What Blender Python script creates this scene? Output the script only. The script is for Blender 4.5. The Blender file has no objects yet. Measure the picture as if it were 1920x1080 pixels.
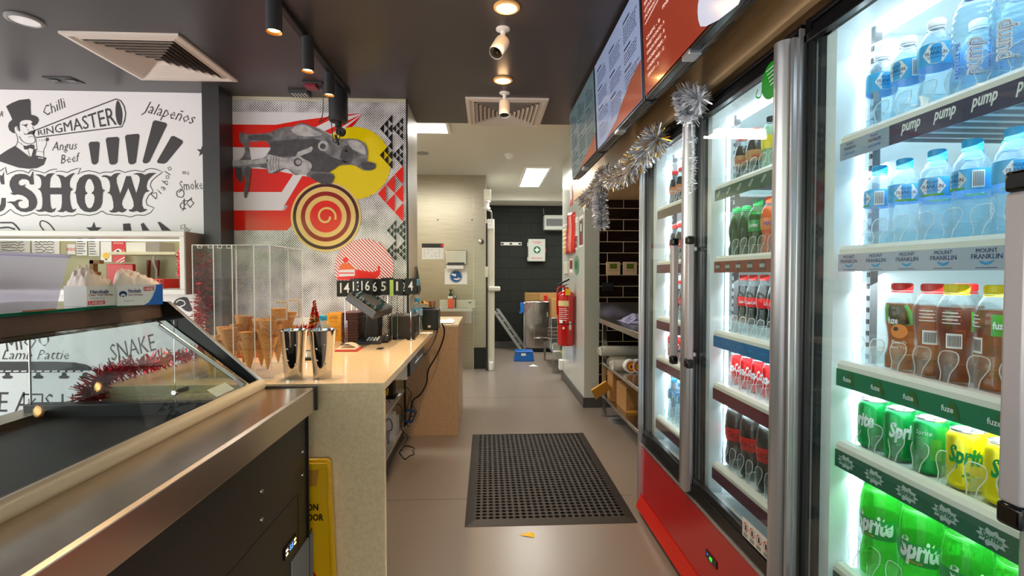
import bpy, math, random
from math import sin, cos, pi, radians, sqrt
from mathutils import Vector, Matrix
R = random.Random(7)
sc = bpy.context.scene
col = sc.collection

# ---------------------------------------------------------------- camera
FPX = 940.0                                   # focal length in pixels of the 1920 wide frame
YAW, PITCH, CZ = radians(2.92), radians(1.52), 1.306
cam_d = bpy.data.cameras.new('camera'); cam_d.sensor_width = 36.0
cam_d.lens = FPX / 1920.0 * 36.0; cam_d.clip_start = 0.02; cam_d.clip_end = 200
cam = bpy.data.objects.new('camera', cam_d); col.objects.link(cam)
cam.location = (0, 0, CZ); cam.rotation_euler = (pi/2 - PITCH, 0, -YAW)
sc.camera = cam
_r = Vector((cos(YAW), -sin(YAW), 0)); _f = Vector((sin(YAW)*cos(PITCH), cos(YAW)*cos(PITCH), -sin(PITCH)))
_u = _r.cross(_f)
def ray(px, py): return _r*((px-960)/FPX) + _u*((540-py)/FPX) + _f
def onY(px, py, Y): d = ray(px, py); t = Y/d.y; return Vector((d.x*t, Y, CZ+d.z*t))
def onX(px, py, X): d = ray(px, py); t = X/d.x; return Vector((X, d.y*t, CZ+d.z*t))
def onZ(px, py, Z): d = ray(px, py); t = (Z-CZ)/d.z; return Vector((d.x*t, d.y*t, Z))

# ---------------------------------------------------------------- view / world
sc.view_settings.view_transform = 'Standard'; sc.view_settings.look = 'None'
sc.view_settings.gamma = 1.0; sc.view_settings.exposure = 0.36
sc.cycles.transparent_max_bounces = 28; sc.cycles.max_bounces = 10
sc.cycles.sample_clamp_indirect = 6.0
W = bpy.data.worlds.new('daylight outside'); sc.world = W; W.use_nodes = True
nt = W.node_tree; nt.nodes.clear()
_o = nt.nodes.new('ShaderNodeOutputWorld'); _b = nt.nodes.new('ShaderNodeBackground')
_tc = nt.nodes.new('ShaderNodeTexCoord'); _sx = nt.nodes.new('ShaderNodeSeparateXYZ')
_cr = nt.nodes.new('ShaderNodeValToRGB'); _ns = nt.nodes.new('ShaderNodeTexNoise'); _ad = nt.nodes.new('ShaderNodeMath')
_ad.operation = 'MULTIPLY_ADD'; _ad.inputs[1].default_value = 0.35
_ns.inputs['Scale'].default_value = 9; _ns.inputs['Detail'].default_value = 6
nt.links.new(_tc.outputs['Generated'], _sx.inputs[0]); nt.links.new(_tc.outputs['Generated'], _ns.inputs['Vector'])
nt.links.new(_ns.outputs['Fac'], _ad.inputs[0]); nt.links.new(_sx.outputs['Z'], _ad.inputs[2])
nt.links.new(_ad.outputs[0], _cr.inputs['Fac']); nt.links.new(_cr.outputs['Color'], _b.inputs['Color'])
_e = _cr.color_ramp.elements
_e[0].position = 0.05; _e[0].color = (.55, .53, .50, 1)
_e[1].position = 0.42; _e[1].color = (1, 1.0, 1.05, 1)
for p_, c_ in ((.17, (.5, .48, .45, 1)), (.20, (.10, .20, .05, 1)), (.28, (.30, .50, .12, 1)), (.33, (.75, .85, .95, 1))):
    q_ = _cr.color_ramp.elements.new(p_); q_.color = c_
_b.inputs['Strength'].default_value = 3.2
nt.links.new(_b.outputs[0], _o.inputs[0])

def area(name, loc, rot, sx, sy, power, color=(1, 1, 1), portal=False, spread=None):
    d = bpy.data.lights.new(name, 'AREA'); d.shape = 'RECTANGLE'; d.size = sx; d.size_y = sy
    d.energy = power; d.color = color
    if portal: d.cycles.is_portal = True
    if spread: d.spread = spread
    o = bpy.data.objects.new(name, d); col.objects.link(o); o.location = loc; o.rotation_euler = rot
    return o
# daylight through the open shop front: behind the camera and down the left side
area('window_daylight', (-1.6, -3.4, 1.35), (radians(-90), 0, 0), 6.5, 2.3, 250, (1, .98, .96))
area('side_daylight', (-5.4, 0.2, 1.4), (0, radians(90), 0)[:3], 2.2, 6.0, 120, (1, .98, .97)).rotation_euler = (0, radians(-90), 0)
# kitchen ceiling panels
area('kitchen_panel_light', (-0.85, 4.68, 2.63), (0, 0, 0), 1.15, .26, 22, (1, 1, .93))
area('kitchen_panel_light', (0.58, 7.05, 2.63), (0, 0, 0), .26, 1.15, 24, (1, 1, .93))
area('kitchen_panel_light', (1.7, 7.2, 2.6), (0, 0, 0), .3, 1.15, 14, (1, 1, .93))
area('kitchen_panel_light', (-2.4, 5.4, 2.6), (0, 0, 0), .8, .8, 22, (1, 1, .93))

# ---------------------------------------------------------------- materials
def lin(h):
    h = h.lstrip('#'); c = [int(h[i:i+2], 16)/255 for i in (0, 2, 4)]
    return tuple(x/12.92 if x <= .04045 else ((x+.055)/1.055)**2.4 for x in c) + (1,)
MATS = {}
def newmat(name):
    m = bpy.data.materials.new(name); m.use_nodes = True; MATS[name] = m
    return m, m.node_tree, m.node_tree.nodes['Principled BSDF']
def pm(name, hexc, rough=.5, metal=0, spec=.5, emis=None, es=1.0, coat=0, noise=None, bump=0, bscale=60):
    if name in MATS: return MATS[name]
    m, t, b = newmat(name)
    b.inputs['Base Color'].default_value = lin(hexc); b.inputs['Roughness'].default_value = rough
    b.inputs['Metallic'].default_value = metal; b.inputs['Specular IOR Level'].default_value = spec
    if coat: b.inputs['Coat Weight'].default_value = coat; b.inputs['Coat Roughness'].default_value = .04
    if emis: b.inputs['Emission Color'].default_value = lin(emis); b.inputs['Emission Strength'].default_value = es
    if noise:                                             # (second colour, scale, low, high[, stretch])
        tc = t.nodes.new('ShaderNodeTexCoord'); mp = t.nodes.new('ShaderNodeMapping'); n = t.nodes.new('ShaderNodeTexNoise')
        cr = t.nodes.new('ShaderNodeValToRGB')
        t.links.new(tc.outputs['Object'], mp.inputs[0]); t.links.new(mp.outputs[0], n.inputs['Vector'])
        if len(noise) > 4: mp.inputs['Scale'].default_value = noise[4]
        n.inputs['Scale'].default_value = noise[1]; n.inputs['Detail'].default_value = 4
        cr.color_ramp.elements[0].position = noise[2]; cr.color_ramp.elements[1].position = noise[3]
        cr.color_ramp.elements[0].color = lin(noise[0]); cr.color_ramp.elements[1].color = lin(hexc)
        t.links.new(n.outputs['Fac'], cr.inputs['Fac']); t.links.new(cr.outputs['Color'], b.inputs['Base Color'])
    if bump:
        tc = t.nodes.new('ShaderNodeTexCoord'); n2 = t.nodes.new('ShaderNodeTexNoise'); bp = t.nodes.new('ShaderNodeBump')
        n2.inputs['Scale'].default_value = bscale; bp.inputs['Strength'].default_value = bump; bp.inputs['Distance'].default_value = .01
        t.links.new(tc.outputs['Object'], n2.inputs['Vector']); t.links.new(n2.outputs['Fac'], bp.inputs['Height'])
        t.links.new(bp.outputs[0], b.inputs['Normal'])
    return m
def clear(name, tint, gloss=.06, haze='#ffffff', hz=0.0, ior=1.45, rough=.02, emis=0):
    """thin clear sheet or shell: tinted transparency, fresnel gloss, a little haze"""
    if name in MATS: return MATS[name]
    m, t, b = newmat(name); t.nodes.remove(b); out = t.nodes['Material Output']
    tr = t.nodes.new('ShaderNodeBsdfTransparent'); tr.inputs[0].default_value = lin(tint)
    gl = t.nodes.new('ShaderNodeBsdfGlossy'); gl.inputs['Roughness'].default_value = rough
    fr = t.nodes.new('ShaderNodeFresnel'); fr.inputs[0].default_value = ior
    ge = t.nodes.new('ShaderNodeNewGeometry'); mr = t.nodes.new('ShaderNodeMapRange'); mr.inputs[3].default_value = ior; mr.inputs[4].default_value = 1/ior
    t.links.new(ge.outputs['Backfacing'], mr.inputs[0]); t.links.new(mr.outputs[0], fr.inputs[0])   # same gloss on both sides of the sheet
    mx = t.nodes.new('ShaderNodeMixShader'); t.links.new(fr.outputs[0], mx.inputs[0])
    last = tr.outputs[0]
    if hz:
        df = t.nodes.new('ShaderNodeBsdfTranslucent'); df.inputs[0].default_value = lin(haze)
        d2 = t.nodes.new('ShaderNodeBsdfDiffuse'); d2.inputs[0].default_value = lin(haze)
        a = t.nodes.new('ShaderNodeMixShader'); a.inputs[0].default_value = .5
        t.links.new(df.outputs[0], a.inputs[1]); t.links.new(d2.outputs[0], a.inputs[2])
        c = t.nodes.new('ShaderNodeMixShader'); c.inputs[0].default_value = hz
        t.links.new(last, c.inputs[1]); t.links.new(a.outputs[0], c.inputs[2]); last = c.outputs[0]
    t.links.new(last, mx.inputs[1]); t.links.new(gl.outputs[0], mx.inputs[2]); t.links.new(mx.outputs[0], out.inputs[0])
    return m
def brickmat(name, c1, c2, mortar, bw, rh, ms, rough, axes='xz', bump=0, spec=.5, off=(0, 0)):
    m, t, b = newmat(name)
    tc = t.nodes.new('ShaderNodeTexCoord'); s = t.nodes.new('ShaderNodeSeparateXYZ'); c = t.nodes.new('ShaderNodeCombineXYZ')
    br = t.nodes.new('ShaderNodeTexBrick'); ad = t.nodes.new('ShaderNodeVectorMath'); ad.operation = 'ADD'
    ad.inputs[1].default_value = (off[0], off[1], 0)
    t.links.new(tc.outputs['Object'], s.inputs[0])
    t.links.new(s.outputs['xyz'.index(axes[0])], c.inputs[0]); t.links.new(s.outputs['xyz'.index(axes[1])], c.inputs[1])
    t.links.new(c.outputs[0], ad.inputs[0]); t.links.new(ad.outputs[0], br.inputs['Vector'])
    br.inputs['Scale'].default_value = 1; br.inputs['Brick Width'].default_value = bw; br.inputs['Row Height'].default_value = rh
    br.inputs['Mortar Size'].default_value = ms; br.inputs['Mortar Smooth'].default_value = .1; br.inputs['Bias'].default_value = 0
    br.inputs['Color1'].default_value = lin(c1); br.inputs['Color2'].default_value = lin(c2); br.inputs['Mortar'].default_value = lin(mortar)
    t.links.new(br.outputs['Color'], b.inputs['Base Color']); b.inputs['Roughness'].default_value = rough
    b.inputs['Specular IOR Level'].default_value = spec
    if bump:
        bp = t.nodes.new('ShaderNodeBump'); bp.inputs['Strength'].default_value = bump; bp.inputs['Distance'].default_value = .01
        iv = t.nodes.new('ShaderNodeMath'); iv.operation = 'SUBTRACT'; iv.inputs[0].default_value = 1
        t.links.new(br.outputs['Fac'], iv.inputs[1]); t.links.new(iv.outputs[0], bp.inputs['Height']); t.links.new(bp.outputs[0], b.inputs['Normal'])
    return m
def dotmat(name, base, dot, pitch, axes='xz', vary=.12, r0=.30, stripe=False):
    m, t, b = newmat(name)
    N = t.nodes.new
    tc = N('ShaderNodeTexCoord'); mp = N('ShaderNodeMapping'); t.links.new(tc.outputs['Object'], mp.inputs[0])
    mp.inputs['Rotation'].default_value = (0, radians(45), 0); mp.inputs['Scale'].default_value = (1/pitch,)*3
    if stripe:
        s = N('ShaderNodeSeparateXYZ'); t.links.new(mp.outputs[0], s.inputs[0]); f = N('ShaderNodeMath'); f.operation = 'FRACT'
        t.links.new(s.outputs[0], f.inputs[0]); src = f.outputs[0]
        lt = N('ShaderNodeMath'); lt.operation = 'LESS_THAN'; t.links.new(src, lt.inputs[0]); lt.inputs[1].default_value = .42
    else:
        f = N('ShaderNodeVectorMath'); f.operation = 'FRACTION'; t.links.new(mp.outputs[0], f.inputs[0])
        g = N('ShaderNodeVectorMath'); g.operation = 'SUBTRACT'; g.inputs[1].default_value = (.5, .5, .5); t.links.new(f.outputs[0], g.inputs[0])
        k = N('ShaderNodeVectorMath'); k.operation = 'MULTIPLY'; k.inputs[1].default_value = (1, 0, 1); t.links.new(g.outputs[0], k.inputs[0])
        l = N('ShaderNodeVectorMath'); l.operation = 'LENGTH'; t.links.new(k.outputs[0], l.inputs[0])
        n = N('ShaderNodeTexNoise'); n.inputs['Scale'].default_value = 7; n.inputs['Detail'].default_value = 1; t.links.new(tc.outputs['Object'], n.inputs['Vector'])
        a = N('ShaderNodeMapRange'); a.inputs[1].default_value = .35; a.inputs[2].default_value = .65
        a.inputs[3].default_value = r0 - vary; a.inputs[4].default_value = r0 + vary; t.links.new(n.outputs['Fac'], a.inputs[0])
        lt = N('ShaderNodeMath'); lt.operation = 'LESS_THAN'; t.links.new(l.outputs['Value'], lt.inputs[0]); t.links.new(a.outputs[0], lt.inputs[1])
    mx = N('ShaderNodeMix'); mx.data_type = 'RGBA'; mx.inputs[6].default_value = lin(base); mx.inputs[7].default_value = lin(dot)
    t.links.new(lt.outputs[0], mx.inputs[0]); t.links.new(mx.outputs[2], b.inputs['Base Color']); b.inputs['Roughness'].default_value = .12
    return m

# ---------------------------------------------------------------- mesh builder
_tcache = {}
def textmesh(s, shear=0.0, bold=0.0, res=2):
    k = (s, shear, bold, res)
    if k in _tcache: return _tcache[k]
    cu = bpy.data.curves.new('t', 'FONT'); cu.body = s; cu.size = 1; cu.shear = shear; cu.offset = bold; cu.resolution_u = res
    o = bpy.data.objects.new('t', cu); col.objects.link(o)
    dg = bpy.context.evaluated_depsgraph_get(); me = bpy.data.meshes.new_from_object(o.evaluated_get(dg))
    vs = [(v.co.x, v.co.y) for v in me.vertices]; fs = [tuple(p.vertices) for p in me.polygons]
    bpy.data.objects.remove(o); bpy.data.curves.remove(cu); bpy.data.meshes.remove(me)
    if vs:
        x0 = min(v[0] for v in vs); x1 = max(v[0] for v in vs); y0 = min(v[1] for v in vs); y1 = max(v[1] for v in vs)
    else: x0 = x1 = y0 = y1 = 0
    _tcache[k] = (vs, fs, (x0, x1, y0, y1)); return _tcache[k]
def smooth_pts(p, n=4, closed=False):
    out = []; N = len(p)
    rng = range(N) if closed else range(N-1)
    for i in rng:
        a = p[(i-1) % N] if (closed or i > 0) else p[i]; b = p[i]; c = p[(i+1) % N]
        d = p[(i+2) % N] if (closed or i+2 < N) else c
        for k in range(n):
            t = k/n
            out.append(tuple(.5*(2*b[j]+(c[j]-a[j])*t+(2*a[j]-5*b[j]+4*c[j]-d[j])*t*t+(3*b[j]-a[j]-3*c[j]+d[j])*t**3) for j in range(len(b))))
    if not closed: out.append(tuple(p[-1]))
    return out
def wloc(o):
    v = Vector((0, 0, 0))
    while o is not None: v += o.location; o = o.parent
    return v
class MB:
    def __init__(s): s.v = []; s.f = []; s.mi = []; s.mats = []
    def mid(s, m):
        if isinstance(m, str): m = MATS[m]
        if m not in s.mats: s.mats.append(m)
        return s.mats.index(m)
    def add(s, vs, fs, m):
        k = s.mid(m); b = len(s.v); s.v += [tuple(v) for v in vs]
        s.f += [tuple(b+i for i in f) for f in fs]; s.mi += [k]*len(fs); return s
    def poly(s, pts, m): return s.add(pts, [tuple(range(len(pts)))], m)
    def box(s, x0, x1, y0, y1, z0, z1, m):
        x0, x1 = sorted((x0, x1)); y0, y1 = sorted((y0, y1)); z0, z1 = sorted((z0, z1))
        v = [(x, y, z) for z in (z0, z1) for y in (y0, y1) for x in (x0, x1)]
        return s.add(v, [(0, 2, 3, 1), (4, 5, 7, 6), (0, 1, 5, 4), (2, 6, 7, 3), (0, 4, 6, 2), (1, 3, 7, 5)], m)
    def obox(s, c, ax, ay, az, m):
        """box from centre and three half axis vectors"""
        c, ax, ay, az = map(Vector, (c, ax, ay, az))
        v = [c+ax*i+ay*j+az*k for k in (-1, 1) for j in (-1, 1) for i in (-1, 1)]
        return s.add(v, [(0, 2, 3, 1), (4, 5, 7, 6), (0, 1, 5, 4), (2, 6, 7, 3), (0, 4, 6, 2), (1, 3, 7, 5)], m)
    def ext(s, pts, d, m):
        """planar polygon extruded by vector d"""
        n = len(pts); d = Vector(d); a = [Vector(p) for p in pts]; v = a+[p+d for p in a]
        return s.add(v, [tuple(range(n))[::-1], tuple(range(n, 2*n))]+[(i, (i+1) % n, n+(i+1) % n, n+i) for i in range(n)], m)
    def lathe(s, prof, c, m, seg=20, axis=(0, 0, 1), cap=True):
        """prof: (radius, height[, material]) along the axis"""
        ax = Vector(axis).normalized(); t = Vector((1, 0, 0)) if abs(ax.x) < .9 else Vector((0, 1, 0))
        e1 = ax.cross(t).normalized(); e2 = ax.cross(e1); c = Vector(c)
        vs = []; 
        for p in prof:
            for k in range(seg):
                a = 2*pi*k/seg; vs.append(c+ax*p[1]+(e1*cos(a)+e2*sin(a))*p[0])
        b = len(s.v); s.v += [tuple(v) for v in vs]
        for i in range(len(prof)-1):
            mm = s.mid(prof[i+1][2] if len(prof[i+1]) > 2 else m)
            for k in range(seg):
                j = (k+1) % seg; s.f.append((b+i*seg+k, b+i*seg+j, b+(i+1)*seg+j, b+(i+1)*seg+k)); s.mi.append(mm)
        if cap:
            if prof[0][0] > 1e-5: s.f.append(tuple(b+k for k in range(seg))[::-1]); s.mi.append(s.mid(prof[1][2] if len(prof[1]) > 2 else m))
            if prof[-1][0] > 1e-5: s.f.append(tuple(b+(len(prof)-1)*seg+k for k in range(seg))); s.mi.append(s.mid(prof[-1][2] if len(prof[-1]) > 2 else m))
        return s
    def tube(s, pts, r, m, seg=8, closed=False, sm=0):
        if sm: pts = smooth_pts([tuple(p) for p in pts], sm, closed)
        P = [Vector(p) for p in pts]; n = len(P); vs = []; up = None
        for i in range(n):
            a = P[(i-1) % n] if (closed or i) else P[0]; c = P[(i+1) % n] if (closed or i < n-1) else P[-1]
            d = (c-a); d = d.normalized() if d.length > 1e-9 else Vector((0, 0, 1))
            if up is None: up = d.orthogonal().normalized()
            up = (up-d*up.dot(d)); up = up.normalized() if up.length > 1e-6 else d.orthogonal().normalized()
            w = d.cross(up); rr = r[i] if isinstance(r, (list, tuple)) else r
            for k in range(seg):
                q = 2*pi*k/seg; vs.append(P[i]+(up*cos(q)+w*sin(q))*rr)
        fs = []
        for i in range(n if closed else n-1):
            j = (i+1) % n
            for k in range(seg): fs.append((i*seg+k, i*seg+(k+1) % seg, j*seg+(k+1) % seg, j*seg+k))
        if not closed: fs += [tuple(range(seg))[::-1], tuple((n-1)*seg+k for k in range(seg))]
        return s.add(vs, fs, m)
    def text(s, t, mp, m, size=None, width=None, cx=0, cy=0, shear=0, bold=0, res=2):
        """text centred at (cx,cy) in the 2D frame mp(u,v) -> point"""
        vs, fs, (x0, x1, y0, y1) = textmesh(t, shear, bold, res)
        if not vs: return s
        k = size if size else width/(x1-x0); kx = width/(x1-x0) if width else k
        ux, uy = (x0+x1)/2, (y0+y1)/2
        return s.add([mp(cx+(x-ux)*kx, cy+(y-uy)*k) for x, y in vs], fs, m)
    def stroke(s, pts, w, mp, m, closed=False, sm=3):
        if sm: pts = smooth_pts(pts, sm, closed)
        n = len(pts); L = []; Rr = []
        for i in range(n):
            a = pts[(i-1) % n] if (closed or i) else pts[0]; c = pts[(i+1) % n] if (closed or i < n-1) else pts[-1]
            dx, dy = c[0]-a[0], c[1]-a[1]; l = math.hypot(dx, dy) or 1
            nx, ny = -dy/l*w/2, dx/l*w/2
            L.append(mp(pts[i][0]+nx, pts[i][1]+ny)); Rr.append(mp(pts[i][0]-nx, pts[i][1]-ny))
        fs = [(i, (i+1) % n, n+(i+1) % n, n+i) for i in range(n if closed else n-1)]
        return s.add(L+Rr, fs, m)
    def disc(s, cx, cy, r, mp, m, n=32, ry=None):
        return s.poly([mp(cx+r*cos(2*pi*k/n), cy+(ry or r)*sin(2*pi*k/n)) for k in range(n)], m)
    def build(s, name, parent=None, bevel=0, at=None, smooth=True, ang=35, seg=2):
        me = bpy.data.meshes.new(name)
        if parent is not None: off = wloc(parent)
        elif at is not None: off = Vector(at)
        else:
            xs, ys, zs = zip(*s.v); off = Vector(((min(xs)+max(xs))/2, (min(ys)+max(ys))/2, min(zs)))
        me.from_pydata([(v[0]-off.x, v[1]-off.y, v[2]-off.z) for v in s.v], [], s.f)
        for m in s.mats: me.materials.append(m)
        me.polygons.foreach_set('material_index', s.mi)
        if smooth:
            me.polygons.foreach_set('use_smooth', [True]*len(me.polygons)); me.update()
            me.set_sharp_from_angle(angle=radians(ang))
        me.update()
        o = bpy.data.objects.new(name, me); col.objects.link(o)
        if parent is not None: o.parent = parent
        else: o.location = off
        if bevel:
            b = o.modifiers.new('bevel', 'BEVEL'); b.width = bevel; b.segments = seg; b.limit_method = 'ANGLE'; b.angle_limit = radians(40)
            b.harden_normals = False
        return o
def tag(o, label, cat, group=None, kind=None):
    if label: o['label'] = label
    if cat: o['category'] = cat
    if group: o['group'] = group
    if kind: o['kind'] = kind
    return o
def thing(name, label, cat, loc=(0, 0, 0), group=None):
    o = bpy.data.objects.new(name, None); col.objects.link(o); o.location = loc; o.empty_display_size = .05
    return tag(o, label, cat, group)
def struct(mb, name, bevel=0, **k):
    o = mb.build(name, bevel=bevel, **k); o['kind'] = 'structure'; return o
def copy_tree(o, parent=None):
    c = o.copy(); col.objects.link(c); c.parent = parent
    for ch in list(o.children): copy_tree(ch, c)
    return c
def place(proto, loc, label, group, rz=0, used={}, lean=(0, 0)):
    if proto.name in used: c = copy_tree(proto)
    else: c = proto; used[proto.name] = 1
    c.location = loc; c.rotation_euler = (lean[0], lean[1], rz); c['label'] = label; c['group'] = group
    return c
ORD = ['first', 'second', 'third', 'fourth', 'fifth', 'sixth', 'seventh', 'eighth', 'ninth', 'tenth', 'eleventh', 'twelfth', 'thirteenth', 'fourteenth', 'fifteenth']
# planes for flat lettering: text on a face that looks towards -X (reads from far to near), -Y or up
def faceX(X, Y0, Z0): return lambda u, v: (X, Y0-u, Z0+v)
def faceY(Y, X0, Z0): return lambda u, v: (X0+u, Y, Z0+v)
def faceZ(Z, X0, Y0, a=0): return lambda u, v: (X0+u*cos(a)-v*sin(a), Y0+u*sin(a)+v*cos(a), Z)

# common materials
pm('black_paint', '#2b2a2c', .42, noise=('#242325', 300, .3, .7)); pm('cream_wall', '#e3dfd2', .55); pm('white', '#f2f1ee', .4)
pm('white_gloss', '#f4f4f4', .12); pm('steel', '#b9b5ae', .22, 1); pm('steel_brushed', '#b5ad9c', .3, 1, noise=('#a39b8a', 3, .3, .7, (1, 1, 60)))
pm('chrome', '#d0d0d0', .08, 1); pm('black', '#111113', .4); pm('black_gloss', '#0b0b0d', .12); pm('dark_grey', '#3a3a3d', .5)
pm('grey', '#8a8a8c', .5); pm('silver', '#c4c4c8', .3, .8); pm('red', '#d8121b', .35); pm('red_gloss', '#cf1016', .12, coat=.6)
pm('yellow', '#f6c417', .35); pm('blue', '#1668c4', .35); pm('ink', '#3d383b', .6); pm('paper', '#f3f1ec', .7); pm('cardboard', '#b98a55', .8, noise=('#ad7f4b', 40, .3, .7))
pm('gold', '#d9a441', .25, 1); pm('green', '#0f9a4a', .3); pm('orange', '#f28a1c', .35)
clear('door_glass', '#f6fbfb', ior=1.38); clear('acrylic', '#fdfdfd', hz=.012, ior=1.2); clear('case_glass', '#eef3f3', ior=1.32)
# ================================================================ SETTING
pm('floor_vinyl', '#96897f', .27, noise=('#857a71', 260, .35, .65), bump=.05, bscale=400)
pm('ceiling_black', '#474244', .34, spec=.45, noise=('#3f3b3d', 200, .3, .7))
pm('ceiling_white', '#d9d6cb', .5)
MB().box(-5.6, 2.4, -3.5, 9.6, -.12, 0, 'floor_vinyl'); F = MB().box(-5.6, 2.4, -3.5, 9.6, -.12, 0, 'floor_vinyl'); struct(F, 'floor', at=(0, 0, 0))
sm_ = MB()
for y in (2.9, 5.3): sm_.box(-.95, .86, y-.0015, y+.0015, 0, .0006, pm('seam', '#4c4745', .7))
struct(sm_, 'trim_1')
CB = 2.5
F = MB().box(-5.6, 1.7, -3.5, 4.0, CB, CB+.35, 'ceiling_black'); struct(F, 'ceiling')
F = MB().box(-5.6, 2.4, 4.0, 8.3, 2.67, 2.82, 'ceiling_white').box(-5.6, 2.4, 8.3, 9.6, 2.53, 2.82, 'ceiling_white'); struct(F, 'ceiling')
# right wall behind the fridges, tiled at the far end
brickmat('tile_brown', '#241612', '#1d110e', '#d8c2a4', .315, .1085, .0032, .08, bump=.3, off=(.1, .0))
brickmat('tile_brown_side', '#241612', '#1d110e', '#d8c2a4', .315, .1085, .0032, .08, axes='yz', bump=.3)
struct(MB().box(1.7, 1.8, -3.5, 4.85, 0, 2.6, 'tile_brown_side'), 'wall_right', at=(1.7, 0, 0))
struct(MB().box(.965, 2.4, 4.85, 4.95, 0.0, 2.67, 'tile_brown'), 'wall_tiled', at=(.965, 4.85, 0.0))
pm('panel_white', '#d6d9d2', .16)
struct(MB().box(.955, 1.1, 4.845, 6.28, .1, 2.67, 'panel_white'), 'wall_passage', at=(1, 5, 0))
pm('skirting', '#4f4c4b', .4)
struct(MB().box(.945, 1.1, 4.84, 6.285, 0, .1, 'skirting').box(1.1, 1.7, 4.84, 4.86, 0, .1, 'skirting'), 'baseboard_right')
# kitchen back wall of black painted blocks
brickmat('block_black', '#2b2d2b', '#272927', '#1f211f', .4, .2, .006, .75, bump=.5, spec=.3)
struct(MB().box(-1, 2.4, 8.9, 9.0, 0, 2.55, 'block_black'), 'wall_back', at=(-1, 8.9, .02))
struct(MB().box(-1, 2.4, 8.87, 8.9, 0, .12, 'skirting'), 'baseboard_back')
struct(MB().box(2.3, 2.4, 4.95, 9, 0, 2.67, 'panel_white'), 'wall_passage')
# stainless wall of the kitchen and the steel column beside it
SY = 6.93
x_s = onY(888, 500, SY).x
sw = MB().box(-3.6, x_s-.004, SY, SY+.05, .0, 2.67, 'steel_brushed'); struct(sw, 'wall_stainless', at=(-1, SY, 0))
x_c = onY(911, 500, SY).x
struct(MB().box(x_s+.002, x_c, SY-.01, SY+.06, .3, 2.67, 'steel_brushed').box(x_s+.002, x_c, SY+.01, SY+.06, 0, .3, 'black'), 'wall_stainless', at=(0, SY, 0))
struct(MB().box(x_s-.004, x_s+.002, SY-.012, SY, 0, 2.67, 'steel'), 'trim_2')
struct(MB().box(-3.6, -3.5, 4.0, 7, 0, 2.67, 'cream_wall'), 'wall_kitchen')
struct(MB().box(-.05, .0, SY+.06, 9, 0, 2.67, 'cream_wall'), 'wall_cool_room', at=(0, 8, 0))
# cool room door frame and gear above it
pm('cream_metal', '#d9d6c6', .35)
x0, x1 = onY(912.5, 500, SY).x, onY(927, 500, SY).x
z1 = onY(920, 412, SY-.04).z
dr = thing('door_1', None, None, (x0, SY-.06, 0)); dr['kind'] = 'structure'
MB().box(x0, x1, SY-.1, SY-.02, 0.0, z1, 'cream_metal').build('door_edge', dr, bevel=.006)
MB().box(x0-.01, x0+.012, SY-.13, SY-.06, 0.0, 2.0, 'black').build('door_seal', dr)
h = MB(); zz = onY(920, 541, SY-.1).z
h.box(x0+.02, onY(938, 541, SY-.1).x, SY-.16, SY-.1, zz-.035, zz+.03, 'cream_metal'); h.build('handle', dr, bevel=.02, seg=3)
h = MB(); h.box(x0+.01, x1-.01, SY-.125, SY-.1, z1-.13, z1-.0, 'white'); 
for i, j in ((.3, .03), (.6, .03), (.45, .08)): h.lathe([(.006, 0), (.006, .004)], (x0+(x1-x0)*i, SY-.125, z1-j), 'dark_grey', 8, (0, -1, 0))
h.build('hinge', dr, bevel=.003)
MB().box(x0+.03, x1-.02, SY-.14, SY-.1, 0, .12, 'white').build('floor_bolt', dr, bevel=.01)
zz = onY(920, 510, SY-.1).z; MB().box(x0-.03, x0+.02, SY-.16, SY-.1, zz-.07, zz+.07, 'cream_metal').build('latch', dr, bevel=.006)
m_ = MB(); zc = onY(914, 395, SY-.1).z
m_.lathe([(.05, 0), (.05, .03), (.035, .04), (.035, .09), (.05, .1), (.05, .12)], (x0, SY-.2, zc), 'white', 16)
m_.box(x0-.04, x0+.06, SY-.16, SY-.02, zc+.14, zc+.28, 'cream_metal'); m_.tube([(x0+.01, SY-.15, zc), (x0+.06, SY-.15, zc-.02), (x0+.07, SY-.12, z1)], .012, 'chrome', 8, sm=3)
tag(m_.build('door_closer', bevel=.004), 'pale mechanism box with a round valve above the cool room door frame', 'door closer')
# mural wall : left of the aisle, thick end faces the aisle
WY = 3.43
xe = onY(764, 400, 3.47).x
hx0, hx1 = -3.7, onY(346, 500, 3.17).x            # hatch opening
hz0, hz1 = 1.215, 1.56
w = MB()
w.box(-5.6, hx0, WY, WY+.1, 0, CB, 'white'); w.box(hx0, hx1-.03, WY, WY+.1, 0, hz0, 'white'); w.box(hx0, hx1-.03, WY, WY+.1, hz1, CB, 'white')
w.box(hx1-.03, -1.75, WY, WY+.1, 0, CB, 'white')
struct(w, 'wall_left')
pm('end_panel', '#ddd3bd', .45)
w = MB(); w.box(-1.75, -1.12, 3.475, 4.0, 0, 2.67, 'end_panel').box(-1.12, xe-.006, 3.475, 4.0, .9005, 2.67, 'end_panel'); struct(w, 'wall_end')
struct(MB().box(-5.6, -1.75, 3.98, 4.05, 1.6, 2.67, 'cream_wall').box(-5.6, -4.4, 3.53, 4.0, 0, 2.67, 'cream_wall'), 'wall_kitchen')
xa, xb = onY(380, 300, 3.3).x, onY(412, 300, 3.3).x
struct(MB().box(xa, xb+.0, 3.3, 3.47, 0, CB, pm('pillar_black', '#343336', .35)), 'wall_pillar')
struct(MB().box(xe-.006, xe+.004, 3.466, 3.49, .9, CB, 'black'), 'trim_3')
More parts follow.
